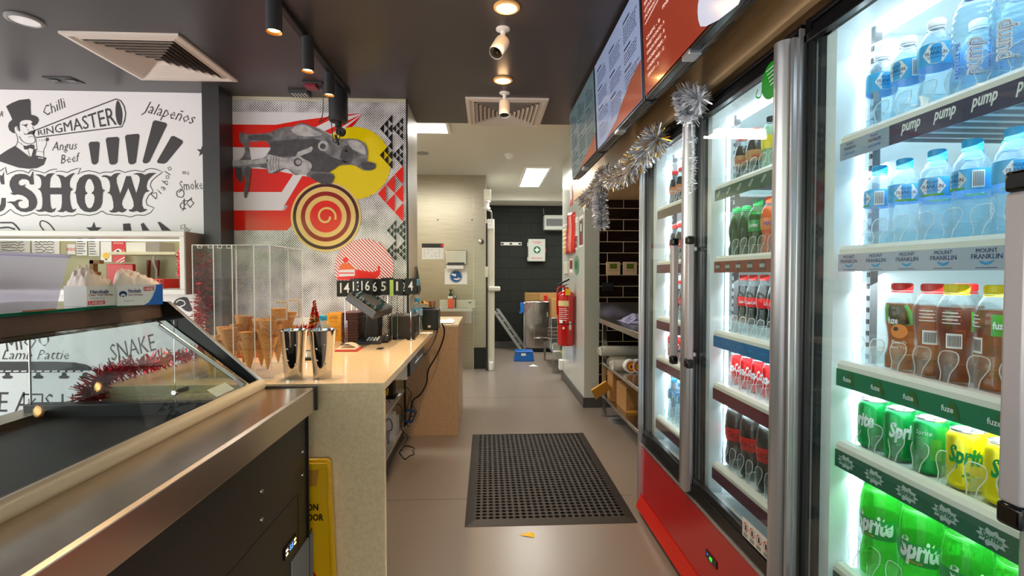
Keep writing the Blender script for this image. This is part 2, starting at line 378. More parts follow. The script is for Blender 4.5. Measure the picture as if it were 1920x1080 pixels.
# shop front frames (behind the camera and at the left) as daylight openings
sf = MB()
for x in (-5.5, -3.4, -1.3, .7, 1.65): sf.box(x-.03, x+.03, -3.5, -3.42, 0, CB, 'black')
for z in (.03, 2.1, 2.47): sf.box(-5.5, 1.68, -3.49, -3.43, z-.03, z+.03, 'black')
struct(sf, 'window_1')
sf = MB()
for y in (-3.45, -1.2, 1.1, 3.4): sf.box(-5.6, -5.53, y-.03, y+.03, 0, CB, 'black')
for z in (.03, 2.1, 2.47): sf.box(-5.59, -5.54, -3.4, 3.4, z-.03, z+.03, 'black')
struct(sf, 'window_2')
# timber bulkhead over the fridges
pm('timber', '#f8dcb2', .34, noise=('#e4bc8a', 5, .3, .72, (6, .35, 9)))
struct(MB().box(.86, 1.7, -3.5, 4.845, 2.035, CB, 'timber').box(.845, .87, -3.5, 4.845, 2.02, CB-.02, 'timber'), 'wall_bulkhead', at=(.84, 0, 2.02))

# ---------------------------------------------------------------- ceiling fittings
pm('vent_white', '#e2d6cd', .45); pm('vent_dark', '#4a4340', .6)
def vent(x0, x1, y0, y1, z, label):
    cx, cy = (x0+x1)/2, (y0+y1)/2; hx, hy = (x1-x0)/2, (y1-y0)/2
    t = thing('ceiling_vent', label, 'ceiling vent', (cx, cy, z-.02), 'square ceiling air vents')
    def ring(m, a, b, za, zb, mat, th=.0):
        A = [(cx+i*hx*a, cy+j*hy*a, za) for i, j in ((-1, -1), (1, -1), (1, 1), (-1, 1))]; B = [(cx+i*hx*b, cy+j*hy*b, zb) for i, j in ((-1, -1), (1, -1), (1, 1), (-1, 1))]
        m.add(A+B, [(k, (k+1) % 4, 4+(k+1) % 4, 4+k) for k in range(4)], mat)
    f = MB(); ring(f, 1, 1, z, z-.012, 'vent_white'); ring(f, 1, .92, z-.012, z-.016, 'vent_white'); ring(f, .92, .86, z-.016, z-.006, 'vent_white'); ring(f, .86, .80, z-.006, z-.012, 'vent_white')
    ring(f, .80, .80, z-.012, z+.0, 'vent_white'); f.build('frame', t, smooth=False)
    MB().box(cx-hx*.8, cx+hx*.8, cy-hy*.8, cy+hy*.8, z-.001, z+.0, 'vent_dark').build('duct', t, smooth=False)
    n = 7
    for k in range(n):
        b = .78-k*.105; l = MB(); ring(l, b, b-.07, z-.018, z-.003, 'vent_white'); ring(l, b-.07, b-.074, z-.003, z-.004, 'vent_white'); ring(l, b-.004, b-.074, z-.0215, z-.0045, 'vent_white'); l.build('louvre', t, smooth=False)
p = [onZ(*q, CB) for q in ((109, 57), (339, 63), (442, 150), (265, 147))]
vent((p[0].x+p[3].x)/2, (p[1].x+p[2].x)/2, (p[0].y+p[1].y)/2, (p[2].y+p[3].y)/2, CB, 'larger-looking square white air vent in the black ceiling at upper left')
p = [onZ(*q, CB) for q in ((868, 181), (1028, 184.5), (1012, 235.4), (882, 233))]
vent((p[0].x+p[3].x)/2, (p[1].x+p[2].x)/2, (p[0].y+p[1].y)/2, (p[2].y+p[3].y)/2, CB, 'square white air vent at the black ceiling edge before the kitchen')
pm('warm_lamp', '#ffdca0', .5, emis='#ffc87a', es=14); pm('glow_tinted_trim', '#e8b878', .4); pm('off_lens_faint_glow', '#efe8e8', .4, emis='#ffffff', es=.15)
def downlight(px, py, label, on, r=.045):
    q = onZ(px, py, CB); t = thing('downlight', label, 'downlight', (q.x, q.y, CB-.012), 'round recessed downlights')
    m = MB(); m.lathe([(r*1.3, .012), (r*1.3, .004), (r*1.05, 0), (r, .004), (r, .011)], (q.x, q.y, CB-.012), 'glow_tinted_trim' if on else 'grey', 32, cap=False); m.build('trim_ring', t)  # on lit downlights the lamp's orange halo is painted into the ring colour
    m = MB(); m.lathe([(r, .004), (.001, .003)], (q.x, q.y, CB-.012), 'warm_lamp' if on else 'off_lens_faint_glow', 32, cap=False); m.build('lens', t)  # the unlit lens gets a faint added emission so it shows white
    if on:
        d = bpy.data.lights.new('downlight_lamp', 'SPOT'); d.energy = 44; d.color = (1, .74, .45); d.spot_size = radians(120); d.spot_blend = .8; d.shadow_soft_size = .04
        o = bpy.data.objects.new('downlight_lamp', d); col.objects.link(o); o.parent = t; o.location = (0, 0, -.01)
        d = bpy.data.lights.new('downlight_glow', 'POINT'); d.energy = .35; d.color = (1, .6, .3); d.shadow_soft_size = .03
        o = bpy.data.objects.new('downlight_glow', d); col.objects.link(o); o.parent = t; o.location = (0, 0, -.03)
downlight(950, 12, 'glowing warm downlight nearest the camera, in front of both white security cameras', True)
downlight(943, 149, 'glowing warm downlight between the two white security cameras', True)
downlight(46, 36, 'unlit white round downlight at the top left of the black ceiling', False, .055)
def seccam(px, py, label, tgt, s=1.0):
    q = onZ(px, py, CB); t = thing('security_camera', label, 'security camera', (q.x, q.y, CB-.15), 'white bullet security cameras')
    m = MB(); m.lathe([(.034, 0), (.034, -.006), (.02, -.012), (.012, -.014), (.012, -.05), (.001, -.052)], (q.x, q.y, CB), 'white', 24); m.build('mount', t)
    c = Vector((q.x, q.y, CB-.06)); d = Vector(tgt).normalized()
    m = MB(); m.lathe([(.016, -.012), (.034, 0), (.036, .01), (.036, .085), (.033, .1), (.031, .092)], c, pm('cam_body', '#efe3d4', .35), 24, d, cap=False)
    m.lathe([(.016, -.012), (.001, -.014)], c, 'cam_body', 24, d); m.build('body', t)
    m = MB(); m.lathe([(.031, .091), (.016, .09), (.014, .096), (.001, .098)], c, 'black_gloss', 24, d, cap=False); m.build('lens', t)
seccam(943, 54, 'white security camera tilted sideways, hanging nearest under the first warm downlight', (-.35, -.45, -.75))
seccam(946, 174, 'white security camera pointing down in front of the square kitchen-side vent', (-.02, -.25, -1))
# track spots
TX = -.9
tr = thing('track_light', 'black track on the ceiling carrying the row of cylinder spotlights', 'track light', (TX, 2.4, CB-.03))
MB().box(TX-.017, TX+.017, .9, 3.35, CB-.03, CB, 'black').build('track', tr, bevel=.003)
for i, (px, py, Y) in enumerate(((514, 61, 2.0), (577, 134, 2.55), (617, 179, 2.99))):
    q = onY(px, py, Y); t = thing('cylinder_spotlight', ['black cylinder spotlight nearest the camera on the ceiling track', 'middle black cylinder spotlight of the ceiling track', 'black cylinder spotlight farthest along the track, before the mural'][i], 'spotlight', (q.x, q.y, q.z), 'black cylinder spotlights on the track')
    h_ = .165; d = Vector((TX-q.x, 0, CB-.035-(q.z+h_)))
    m = MB(); m.lathe([(.028, .006), (.03, 0), (.03, h_), (.001, h_)], q, pm('spot_black', '#2c2c30', .45), 24, cap=False); m.build('housing', t)
    m = MB(); m.lathe([(.029, .001), (.022, .01)], q, pm('spot_ring', '#c48a3c', .3, .6), 24, cap=False); m.lathe([(.022, .01), (.001, .012)], q, 'warm_lamp', 24, cap=False); m.build('lamp', t)
    m = MB(); m.tube([(q.x, q.y, q.z+h_-.005), (q.x*.5+TX*.5, q.y, q.z+h_+.02), (TX, q.y, CB-.028)], .012, 'spot_black', 10); m.build('adaptor', t)
    dl = bpy.data.lights.new('spot_lamp', 'SPOT'); dl.energy = 24; dl.color = (1, .78, .5); dl.spot_size = radians(75); dl.spot_blend = .7; dl.shadow_soft_size = .02
    o = bpy.data.objects.new('spot_lamp', dl); col.objects.link(o); o.parent = t; o.location = (0, 0, -.004)
q = onY(634.5, 229, 3.25); t = thing('pendant_speaker', 'wide black cylinder hanging before the mural with a cable and ring below', 'pendant fitting', (q.x, q.y, q.z))
MB().lathe([(.05, .0), (.058, .008), (.058, CB-q.z-.02), (.05, CB-q.z)], q, 'spot_black', 28).build('housing', t)
m = MB(); m.lathe([(.02, 0), (.02, -.03), (.012, -.035), (.012, -.05)], q, 'black', 16); m.lathe([(.028, -.014), (.028, .014)], (q.x+.015, q.y, q.z-.06), 'black_gloss', 24, (0.3, 1, 0)); m.build('knob', t)
m = MB(); m.tube([(q.x-.035, q.y-.03, q.z), (q.x-.03, q.y-.03, q.z-.08), (q.x-.02, q.y-.03, q.z-.135), (q.x, q.y-.03, q.z-.13), (q.x+.02, q.y-.03, q.z-.09), (q.x+.01, q.y-.02, q.z-.06)], .003, 'black', 6, sm=4)
m.obox((q.x, q.y-.03, q.z-.12), (.006, 0, .004), (0, .006, 0), (-.01, 0, .03), 'black'); m.build('cable', t)
q2 = onZ(590, 158, CB); t = thing('red_junction_box', 'dark red box on the black ceiling with a thin black cable', 'junction box', (q2.x, q2.y, CB-.02))
MB().box(q2.x-.06, q2.x+.06, q2.y-.05, q2.y+.05, CB-.012, CB, 'dark_grey').box(q2.x-.05, q2.x+.02, q2.y-.045, q2.y+.03, CB-.03, CB-.012, pm('maroon', '#8a1830', .4)).build('box', t, bevel=.003)
MB().tube([(q2.x+.04, q2.y, CB-.01), (q2.x+.045, q2.y+.02, CB-.08), (q2.x+.03, q2.y+.05, CB-.18), (q.x-.1, q.y-.06, CB-.25), (q.x-.035, q.y-.06, q.z+.02)], .0028, 'black', 6, sm=4).build('cable', t)
q = onZ(563, 173, CB); m = MB().box(q.x-.06, q.x+.06, q.y-.05, q.y+.04, CB-.02, CB, 'dark_grey')
for i in range(5):
    for j in range(4): m.box(q.x-.045+i*.02, q.x-.037+i*.02, q.y-.035+j*.018, q.y-.028+j*.018, CB-.0215, CB-.02, 'white')
tag(m.build('ceiling_sensor'), 'small grey speckled sensor box on the ceiling left of the red box', 'sensor')
p = [onZ(*q, CB) for q in ((78, 143), (132, 144), (160, 156), (105, 155))]
t = thing('ceiling_socket', 'small black recessed power socket in the ceiling over the lettered wall', 'socket', (p[0].x+.1, p[0].y+.05, CB-.006))
MB().ext([(a.x, a.y, CB-.004) for a in p], (0, 0, .004), 'black').build('plate', t)
cxx = sum(a.x for a in p)/4; cyy = sum(a.y for a in p)/4
for s in (-1, 1): MB().box(cxx+s*.05-.025, cxx+s*.05+.025, cyy-.02, cyy+.02, CB-.008, CB-.004, 'black_gloss').build('outlet', t, bevel=.004)
# kitchen ceiling items
pm('panel_glow', '#ffffff', .5, emis='#fffdf0', es=7); ZK = 2.67
def panel(x0, x1, y0, y1, label):
    t = thing('ceiling_light_panel', label, 'ceiling light', ((x0+x1)/2, (y0+y1)/2, ZK-.03), 'rectangular kitchen light panels')
    m = MB()
    for a in ((x0-.03, x1+.03, y0-.03, y0), (x0-.03, x1+.03, y1, y1+.03), (x0-.03, x0, y0, y1), (x1, x1+.03, y0, y1)): m.box(*a, ZK-.03, ZK, 'white')
    m.build('frame', t, bevel=.004); MB().box(x0, x1, y0, y1, ZK-.022, ZK-.005, 'panel_glow').build('diffuser', t)
a = onZ(836, 231, ZK); b_ = onZ(838, 250, ZK); panel(a.x-1.15, a.x, 4.5, 4.8, 'bright light panel at the left end of the kitchen ceiling, beside the mural wall end')
a = onZ(975, 349, ZK-.02); b_ = onZ(1017, 315, ZK-.02); c_ = onZ(1000, 349, ZK)
panel(a.x, a.x+.28, b_.y, a.y, 'bright long light panel in the middle of the kitchen ceiling')
q = onZ(955, 289, ZK); m = MB().lathe([(.055, 0), (.055, -.02), (.045, -.035), (.03, -.04), (.028, -.055), (.001, -.057)], (q.x, q.y, ZK), 'white', 24)
tag(m.build('smoke_detector'), 'round white smoke detector on the kitchen ceiling', 'smoke detector')
q = onZ(792, 287, ZK); tag(MB().lathe([(.07, 0), (.07, -.006), (.05, -.012), (.001, -.012)], (q.x, q.y, ZK), 'grey', 24).build('ceiling_speaker'), 'flat grey round cover on the kitchen ceiling above the steel wall', 'speaker')
# ================================================================ LETTERED WALL PANEL (black ink on white)
def zoomY(ox, oy, s, Y): return lambda u, v: tuple(onY(ox+u/s, oy+v/s, Y))
pm('mural_white', '#f3eff1', .3)
y_ = WY-.004
inkp = MB(); inkp.box(-5.5, hx0, y_, WY-.0005, .1, CB-.001, 'mural_white').box(hx0, hx1-.03, y_, WY-.0005, .1, hz0, 'mural_white').box(hx0, hx1-.03, y_, WY-.0005, hz1, CB-.001, 'mural_white').box(hx1-.03, xa+.02, y_, WY-.0005, .1, CB-.001, 'mural_white')
Yk = y_-.0015
A = zoomY(0, 300, 7.7125, Yk); B_ = zoomY(180, 300, 7.714, Yk); C_ = zoomY(0, 170, 4, Yk); D_ = zoomY(0, 170, 7.2, Yk); G_ = zoomY(0, 560, 4, Yk); Gw = zoomY(0, 560, 4, Yk-.001)
def P(m, pts, mp, mat='ink', n=1): 
    m.poly([mp(*p) for p in (smooth_pts(pts, n, True) if n > 1 else pts)], mat)
P(inkp, [(0,215),(30,230),(55,160),(52,250),(62,352),(18,352),(0,300)], A); P(inkp, [(20,548),(80,548),(78,660),(50,720),(-40,770),(-40,700),(10,640)], A)
P(inkp, [(425,240),(440,235),(470,165),(480,170),(478,240),(490,355),(435,355),(415,300),(380,280),(320,275),(275,300),(265,335),(280,365),(320,370),(350,360),(378,342),(352,380),(380,405),(450,450),(500,500),(530,570),(535,620),(515,690),(460,735),(380,755),(300,745),(240,710),(200,660),(160,625),(90,615),(140,600),(210,600),(250,575),(300,572),(335,592),(290,592),(258,620),(262,665),(300,695),(350,700),(395,690),(415,670),(415,620),(415,590),(380,545),(320,510),(255,498),(205,508),(165,495),(148,468),(185,480),(160,430),(137,370),(140,310),(170,250),(220,210),(290,198),(360,205),(405,222)], A)
P(inkp, [(498,215),(545,205),(600,215),(650,243),(690,200),(750,190),(800,195),(760,215),(730,260),(720,330),(718,400),(885,400),(885,350),(865,270),(840,235),(805,215),(850,212),(905,225),(945,252),(1000,215),(1050,190),(1090,188),(1050,225),(1020,270),(1005,330),(1010,390),(1055,428),(1020,450),(1010,500),(1010,560),(1020,640),(1040,700),(1060,720),(1105,700),(1085,740),(1040,762),(990,755),(950,735),(910,755),(860,752),(820,738),(865,725),(885,690),(895,620),(893,497),(722,497),(725,600),(735,680),(755,715),(810,690),(790,740),(745,762),(700,758),(655,740),(610,750),(550,748),(510,720),(565,722),(600,700),(612,640),(612,560),(600,480),(580,440),(545,420),(585,400),(598,350),(595,290),(575,250),(540,222)], A)
P(inkp, [(1058,480),(1085,468),(1100,430),(1110,340),(1150,260),(1220,215),(1290,205),(1360,215),(1420,250),(1455,310),(1470,390),(1490,430),(1528,440),(1490,460),(1482,520),(1480,620),(1450,690),(1390,740),(1300,757),(1220,745),(1160,700),(1115,620),(1102,540),(1095,485)], A)
P(inkp, [(1290,272),(1320,285),(1350,350),(1362,400),(1355,445),(1320,480),(1355,500),(1368,540),(1360,610),(1330,680),(1298,700),(1265,685),(1235,620),(1227,550),(1235,505),(1270,483),(1240,450),(1230,390),(1245,330),(1268,285)], zoomY(0, 300, 7.7125, Yk-.001), 'mural_white')
P(inkp, [(75,245),(100,222),(150,220),(215,238),(260,200),(310,187),(360,190),(320,215),(295,260),(298,330),(320,400),(348,490),(385,390),(435,232),(503,232),(530,330),(580,482),(610,390),(632,300),(630,250),(600,215),(535,205),(590,188),(650,188),(708,215),(760,190),(820,185),(875,190),(830,215),(780,260),(745,310),(730,380),(740,430),(775,452),(720,465),(690,500),(668,580),(665,650),(690,705),(745,712),(700,745),(640,760),(590,738),(540,752),(490,745),(468,718),(515,712),(545,670),(540,600),(500,490),(465,400),(430,480),(380,590),(372,640),(400,700),(448,712),(420,745),(375,762),(330,745),(280,762),(220,760),(182,730),(230,728),(252,690),(248,610),(225,520),(195,485),(160,480),(195,450),(205,380),(195,310),(160,260),(120,245)], B_)
def S(pts, mp, w, closed=False, sm=3, mat='ink'):
    inkp.stroke(pts, w, mp, mat, closed, sm)
S([(-60,140),(0,160),(40,130),(80,105),(85,160),(100,212),(160,180),(240,155),(320,155),(380,175),(412,192),(435,155),(460,138),(500,155),(580,170),(645,188),(700,155),(760,135),(822,130),(805,170),(870,160),(920,168),(970,180),(1030,150),(1100,125),(1165,115),(1125,210),(1180,175),(1280,155),(1370,170),(1440,195),(1500,175),(1620,175)], A, 11, sm=0)
S([(230,175),(270,155),(330,148),(415,180),(490,160),(570,150),(685,172),(730,135),(800,122),(870,135),(965,172),(860,250),(800,310),(782,370),(825,450),(760,510),(722,590),(735,650),(840,692),(790,760),(700,800),(590,795),(500,825),(395,800),(250,795),(150,780),(90,740)], B_, 11, sm=0)
S([(-60,830),(0,805),(60,785),(150,712),(210,765),(320,808),(410,795),(485,762),(560,798),(690,795),(760,818),(835,805),(900,820),(980,805),(1060,808),(1120,780),(1290,802),(1390,780),(1475,735)], A, 11, sm=0)
for q in ([(662,385),(748,380),(735,550),(690,558)], [(790,352),(895,345),(880,550),(822,558)], [(935,332),(1048,322),(1018,550),(965,555)], [(1150,218),(1258,245),(1115,545),(1065,545)], [(1290,332),(1380,380),(1240,550),(1170,542)]):
    c = (sum(a[0] for a in q)/4, sum(a[1] for a in q)/4); r = []
    for i in range(4):
        a, b, d = q[i-1], q[i], q[(i+1) % 4]
        for o_ in (a, d):
            l = math.dist(o_, b); r.append((b[0]+(o_[0]-b[0])*14/l, b[1]+(o_[1]-b[1])*14/l))
    P(inkp, r, C_)
# top-hatted announcer with megaphone
P(inkp, [(80,210),(160,165),(260,125),(390,110),(410,140),(412,260),(418,325),(470,335),(515,365),(525,400),(500,450),(460,478),(440,470),(415,440),(440,425),(410,400),(350,395),(290,405),(262,430),(262,500),(270,545),(255,550),(235,490),(215,475),(190,500),(195,550),(215,578),(170,570),(125,535),(108,480),(120,430),(165,390),(140,330)], D_)
for q, w in (([(215,580),(235,640),(235,690),(215,740),(195,750)], 7), ([(258,615),(290,670),(350,710),(410,715),(460,700),(475,660),(450,630)], 8), ([(435,485),(450,510),(462,535)], 7), ([(380,635),(405,618),(445,618)], 5), ([(200,480),(222,500),(240,540)], 5), ([(370,520),(385,545)], 5), ([(235,685),(310,735)], 5), ([(290,460),(330,470),(360,500)], 5),
             ([(405,900),(375,800)], 5), ([(485,650),(490,720),(500,800)], 6), ([(625,690),(620,740),(590,800),(590,890)], 7), ([(500,815),(595,830)], 5), ([(470,870),(490,825)], 6), ([(530,655),(525,680)], 5), ([(565,655),(560,680)], 5), ([(600,650),(595,680)], 5)): S(q, D_, w)
P(inkp, [(470,535),(430,540),(390,555),(360,585),(330,580),(312,560),(330,592),(370,592),(420,588),(450,597),(470,565)], D_); P(inkp, [(280,455),(330,460),(375,445),(360,470),(350,490),(335,470)], D_)
P(inkp, [(310,740),(350,745),(385,735),(420,725),(460,735),(465,790),(440,790),(400,775),(370,795),(330,795)], D_); P(inkp, [(620,632),(655,640),(662,665),(640,685),(615,680)], D_)
P(inkp, [(-20,880),(100,800),(200,745),(300,820),(405,900),(425,880),(450,790),(495,790),(480,830),(470,870),(540,885),(625,905),(590,1000),(500,1045),(390,1055),(250,1040),(100,990),(-20,950)], D_)
S([(515,905),(585,915)], zoomY(0, 170, 7.2, Yk-.001), 9, mat='mural_white')
S([(258,300),(560,180),(870,62),(905,75),(932,120),(942,170),(935,220),(915,270),(590,310),(268,352),(255,340),(250,320)], C_, 8, closed=True, sm=0)
P(inkp, [(880,72),(900,100),(915,150),(918,190),(912,240),(902,262),(880,240),(866,180),(868,110)], C_, n=2)
vs, fs, (bx0, bx1, by0, by1) = textmesh('RINGMASTER', 0, .0)
def meg(x, y):
    t = (x-bx0)/(bx1-bx0); h = (y-by0)/(by1-by0); t2 = t*.72+t*t*.28
    X = 278+(868-278)*t2; base = 336-(336-256)*t2; H = 36+(140-36)*t2
    return C_(X-h*H*(.12*(1-t2)+.2*t2)+8, base-h*H)
inkp.add([meg(*v) for v in vs], fs, 'ink')
def script(t, x, y, size, ang, mp, shear=.3, mat='ink', sx=.8):
    vs, fs, bb = textmesh(t, shear, -.006, 1); a = radians(ang)
    inkp.add([mp(x+size*(sx*u*cos(a)-v*sin(a)), y-size*(v*cos(a)+sx*u*sin(a))) for u, v in vs], fs, mat)
for t, x, y, s_, a_, mp in (('Chilli', 325, 200, 112, 24, C_), ('Jalape\u00f1os', 1075, 160, 128, -14, C_), ('Angus', 388, 450, 95, 3, C_), ('Beef', 450, 550, 98, 8, C_), ('BBQ', 1366, 625, 34, -3, C_), ('R', -5, 195, 60, 0, C_), ('Oni', 1335, 1030, 70, -25, C_)): script(t, x, y, s_, a_, mp, .3 if t != 'BBQ' else 0)
for ch, x, y, a_ in (('D', 1158, 810, 50), ('i', 1200, 770, 50), ('a', 1222, 745, 52), ('b', 1245, 705, 55), ('o', 1255, 665, 60), ('l', 1270, 630, 62), ('o', 1275, 600, 68)): script(ch, x+5, y+10, 78, a_, C_, .1, sx=.9)
script('Smoke', 1345, 750, 105, 4, C_, 0, sx=.62); script('JO', 1370, 880, 105, 0, C_, 0, sx=.8)
S([(1345,745),(1325,760),(1330,790),(1365,800),(1380,770),(1365,745),(1340,765)], C_, 6); S([(1395,860),(1370,840),(1350,860),(1365,885),(1395,885)], C_, 6); S([(1365,828),(1400,826),(1435,815),(1432,800)], C_, 6)
def star(cx, cy, r, mp, n=5, k=.42, rot=-90):
    P(inkp, [(cx+(r if i % 2 == 0 else r*k)*cos(radians(rot+i*180/n)), cy+(r if i % 2 == 0 else r*k)*sin(radians(rot+i*180/n))) for i in range(2*n)], mp)
star(703, 1045, 62, C_); star(1518, 455, 45, C_)
for q in ([(922,998),(975,995),(985,1050),(925,1050)], [(1055,1000),(1075,990),(1120,1050),(1068,1050)], [(1180,985),(1200,985),(1285,1050),(1215,1050)]): P(inkp, q, C_)
S([(330,1050),(300,1010),(305,980),(330,978),(370,1000),(410,1050)], C_, 9)
S([(0,990),(60,990),(100,995),(150,1050)], C_, 12); S([(0,1030),(60,1025),(110,1040)], C_, 12)
# lower half, seen through the display case
script('Lamb Pattie', 5, 455, 105, 0, G_, .35, sx=1.02); script('SNAKE', 835, 470, 185, 14, G_, .1, sx=.62); script('MIOU', 40, 400, 150, 8, G_, 0, sx=.9)
P(inkp, [(-200,472),(420,472),(560,478),(650,495),(692,518),(680,538),(600,552),(-200,560)], G_, 'ink')
for i in range(15): P(inkp, [(-190+i*58,540),(-150+i*58,538),(-150+i*58,548),(-190+i*58,550)], Gw, 'mural_white')
for x in (55, 285, 480, 635): P(inkp, [(x-15,555),(x+15,555),(x+18,575),(x+42,585),(x+30,600),(x-30,600),(x-42,585),(x-18,575)], G_)
star(730, 635, 28, G_)
script('E A', -30, 850, 220, 0, G_, .1); P(inkp, [(175,712),(322,712),(318,860),(175,860)], G_); P(inkp, [(185,724),(312,724),(308,850),(185,850)], Gw, 'mural_white')
inkp.text('K', lambda u, v: zoomY(0, 560, 4, Yk-.002)(248+u, 790-v), 'ink', size=120); script('S HOW', 330, 850, 200, 0, G_, 0)
P(inkp, [(1300,40),(1330,0),(1400,-10),(1430,50),(1440,90),(1400,95),(1350,60)], G_, 'ink', 3); S([(1320,30),(1345,10),(1380,20),(1385,45),(1350,60)], Gw, 8, mat='mural_white')
inkp.box(-5.5, xa, WY-.012, WY-.001, 0, .1, 'skirting')
tag(inkp.build('lettered_wall_panel', smooth=False), 'white wall covering with black lettering SHOW, a top-hatted announcer and megaphone', 'wall graphic')

# ================================================================ SERVING HATCH in the lettered wall
t = thing('serving_hatch', 'white box frame around the opening in the lettered wall, kitchen shelves behind', 'serving hatch', (-2.4, 3.2, 1.18))
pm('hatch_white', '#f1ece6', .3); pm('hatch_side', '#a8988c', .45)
Yh = 3.17; ox1 = onY(346.5, 500, Yh).x; oz1 = onY(300, 433, Yh).z; oz0 = onY(300, 553, Yh).z
ix1 = onY(337, 500, Yh).x; iz1 = onY(300, 443, Yh).z; iz0 = onY(300, 542.5, Yh).z
m = MB(); m.box(-3.9, ox1, Yh, WY-.02, iz1, oz1, 'hatch_white'); m.box(-3.9, ox1, Yh, WY-.02, oz0, iz0, 'hatch_white'); m.box(ix1, ox1, Yh, WY-.02, iz0, iz1, 'hatch_white'); m.box(-3.9, -3.85, Yh, WY-.02, oz0, oz1, 'hatch_white')
m.build('frame', t, bevel=.003)
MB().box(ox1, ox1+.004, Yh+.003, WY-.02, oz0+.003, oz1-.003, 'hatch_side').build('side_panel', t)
zz = onY(300, 450, Yh+.1).z; MB().box(-3.85, ix1, Yh+.1, Yh+.115, zz-.006, zz+.003, 'chrome').build('track_rail', t)
# behind the hatch: narrow service room
pm('olive_wall', '#b9b48f', .5); YB = 3.98
struct(MB().box(-4.4, -1.75, YB, YB+.02, .0, 2.4, 'olive_wall'), 'wall_kitchen', at=(-3, YB, .9))
d = bpy.data.lights.new('hatch_lamp', 'AREA'); d.energy = 9; d.color = (1, .97, .86); d.shape = 'RECTANGLE'; d.size = 1.8; d.size_y = .25
o = bpy.data.objects.new('hatch_lamp', d); col.objects.link(o); o.location = (-2.7, 3.75, 2.3)
zs = onY(300, 476, 3.85).z; a0 = onY(232, 476, 3.85).x
tag(MB().box(a0, -1.78, 3.7, YB, zs-.012, zs+.008, pm('shelf_cream', '#e4dcb8', .4)).build('wall_shelf', bevel=.002), 'cream shelf on the back wall seen through the hatch', 'shelf')
for (u0, u1, v0, name, mat, lab) in ((236, 273, 455, 'storage_box', 'paper', 'white storage box on the cream shelf behind the hatch'), (274, 299, 453, 'storage_box', pm('greybox', '#a39a92', .6), 'grey storage box right of the white box on the cream shelf behind the hatch')):
    p0, p1 = onY(u0, v0, 3.75), onY(u1, v0, 3.75)
    o = tag(MB().box(p0.x, p1.x, 3.75, 3.93, zs+.008, p0.z, mat).build(name, bevel=.003), lab, 'box')
def flat(name, u0, u1, v0, v1, Y, mat, lab, cat, extra=None, th=.003, group=None):
    a, b = onY(u0, v0, Y), onY(u1, v1, Y); m = MB().box(a.x, b.x, Y-th, Y, b.z, a.z, mat)
    if extra: extra(m, a.x, b.x, b.z, a.z, Y-th-.0012)
    return tag(m.build(name, smooth=False), lab, cat, group)
def lines(m, x0, x1, z0, z1, Y, n=7, mat='ink', k=.6):
    for i in range(n): z = z1-(z1-z0)*(i+1)/(n+1); m.poly([(x0+(x1-x0)*.08, Y, z), (x0+(x1-x0)*(.5+.4*R.random()), Y, z), (x0+(x1-x0)*(.5+.4*R.random()), Y, z-(z1-z0)*.25/n), (x0+(x1-x0)*.08, Y, z-(z1-z0)*.25/n)], mat)
YS = 3.975
def hand(m, x0, x1, z0, z1, Y):
    for i in range(5):
        z = z1-(z1-z0)*(i+.8)/5.5; m.stroke([(x0+(x1-x0)*(.1+.05*k+.01*R.random()*5), z+.006*R.uniform(-1, 1)) for k in range(15)], .004, lambda u, v: (u, Y, v), 'ink')
flat('handwritten_sheet', -5, 57, 450, 478, YS, 'paper', 'leftmost handwritten white sheet on the wall behind the hatch', 'notice', hand)
flat('handwritten_sheet', 60, 112, 450, 477, YS, 'paper', 'handwritten white list right of the leftmost sheet behind the hatch', 'notice', hand)
flat('notice_sheet', 127, 142, 458, 477, YS, 'paper', 'small notice with three red rings behind the hatch', 'notice', lambda m, x0, x1, z0, z1, Y: [m.stroke([((x0+x1)/2+.025*k+.008*cos(a), (z0+z1)/2+.008*sin(a)) for a in [i*pi/4 for i in range(8)]], .004, lambda u, v: (u, Y, v), 'red', True) for k in (-1, 0, 1)])
flat('printed_sheet', 143, 164, 443, 479, YS, 'paper', 'left printed text sheet behind the hatch', 'notice', lines); flat('printed_sheet', 166, 187, 443, 480, YS, 'paper', 'right printed text sheet behind the hatch', 'notice', lines)
def eye(m, x0, x1, z0, z1, Y):
    w, h = x1-x0, z1-z0; mp = lambda u, v: (x0+w*u, Y, z0+h*v)
    m.poly([mp(.05, .5), mp(.3, .62), mp(.5, .66), mp(.75, .6), mp(.75, .4), mp(.5, .36)], 'white'); m.disc(.45, .52, .13, lambda u, v: (x0+w*u, Y-.001, z0+h*.52+w*(v-.52)), 'black')
    m.stroke([(.3, .0), (.6, .12), (1, .25)], .05, mp, 'white'); m.stroke([(.6, .0), (.8, .05), (1, .12)], .05, mp, 'white'); m.text('SMOKE', lambda u, v: mp(u, v), 'white', width=.8, size=.12, cx=.5, cy=.92)
    for i in range(3): m.disc(.9, .65-.14*i, .05, lambda u, v: (x0+w*u, Y, z0+h*.5+w*(v-.5)), 'yellow')
flat('red_poster', 211, 235, 453, 492, 3.94, 'red', 'red poster with a white eye behind the hatch', 'poster', eye)
def yel(m, x0, x1, z0, z1, Y): m.disc((x0+x1)/2, z0+(z1-z0)*.3, (x1-x0)*.32, lambda u, v: (u, Y, v), 'yellow'); m.disc((x0+x1)/2, z0+(z1-z0)*.12, (x1-x0)*.08, lambda u, v: (u, Y-.001, v), 'black')
flat('white_poster', 189, 210, 453, 491, 3.945, 'white', 'white poster with a yellow dot left of the red poster behind the hatch', 'poster', yel)
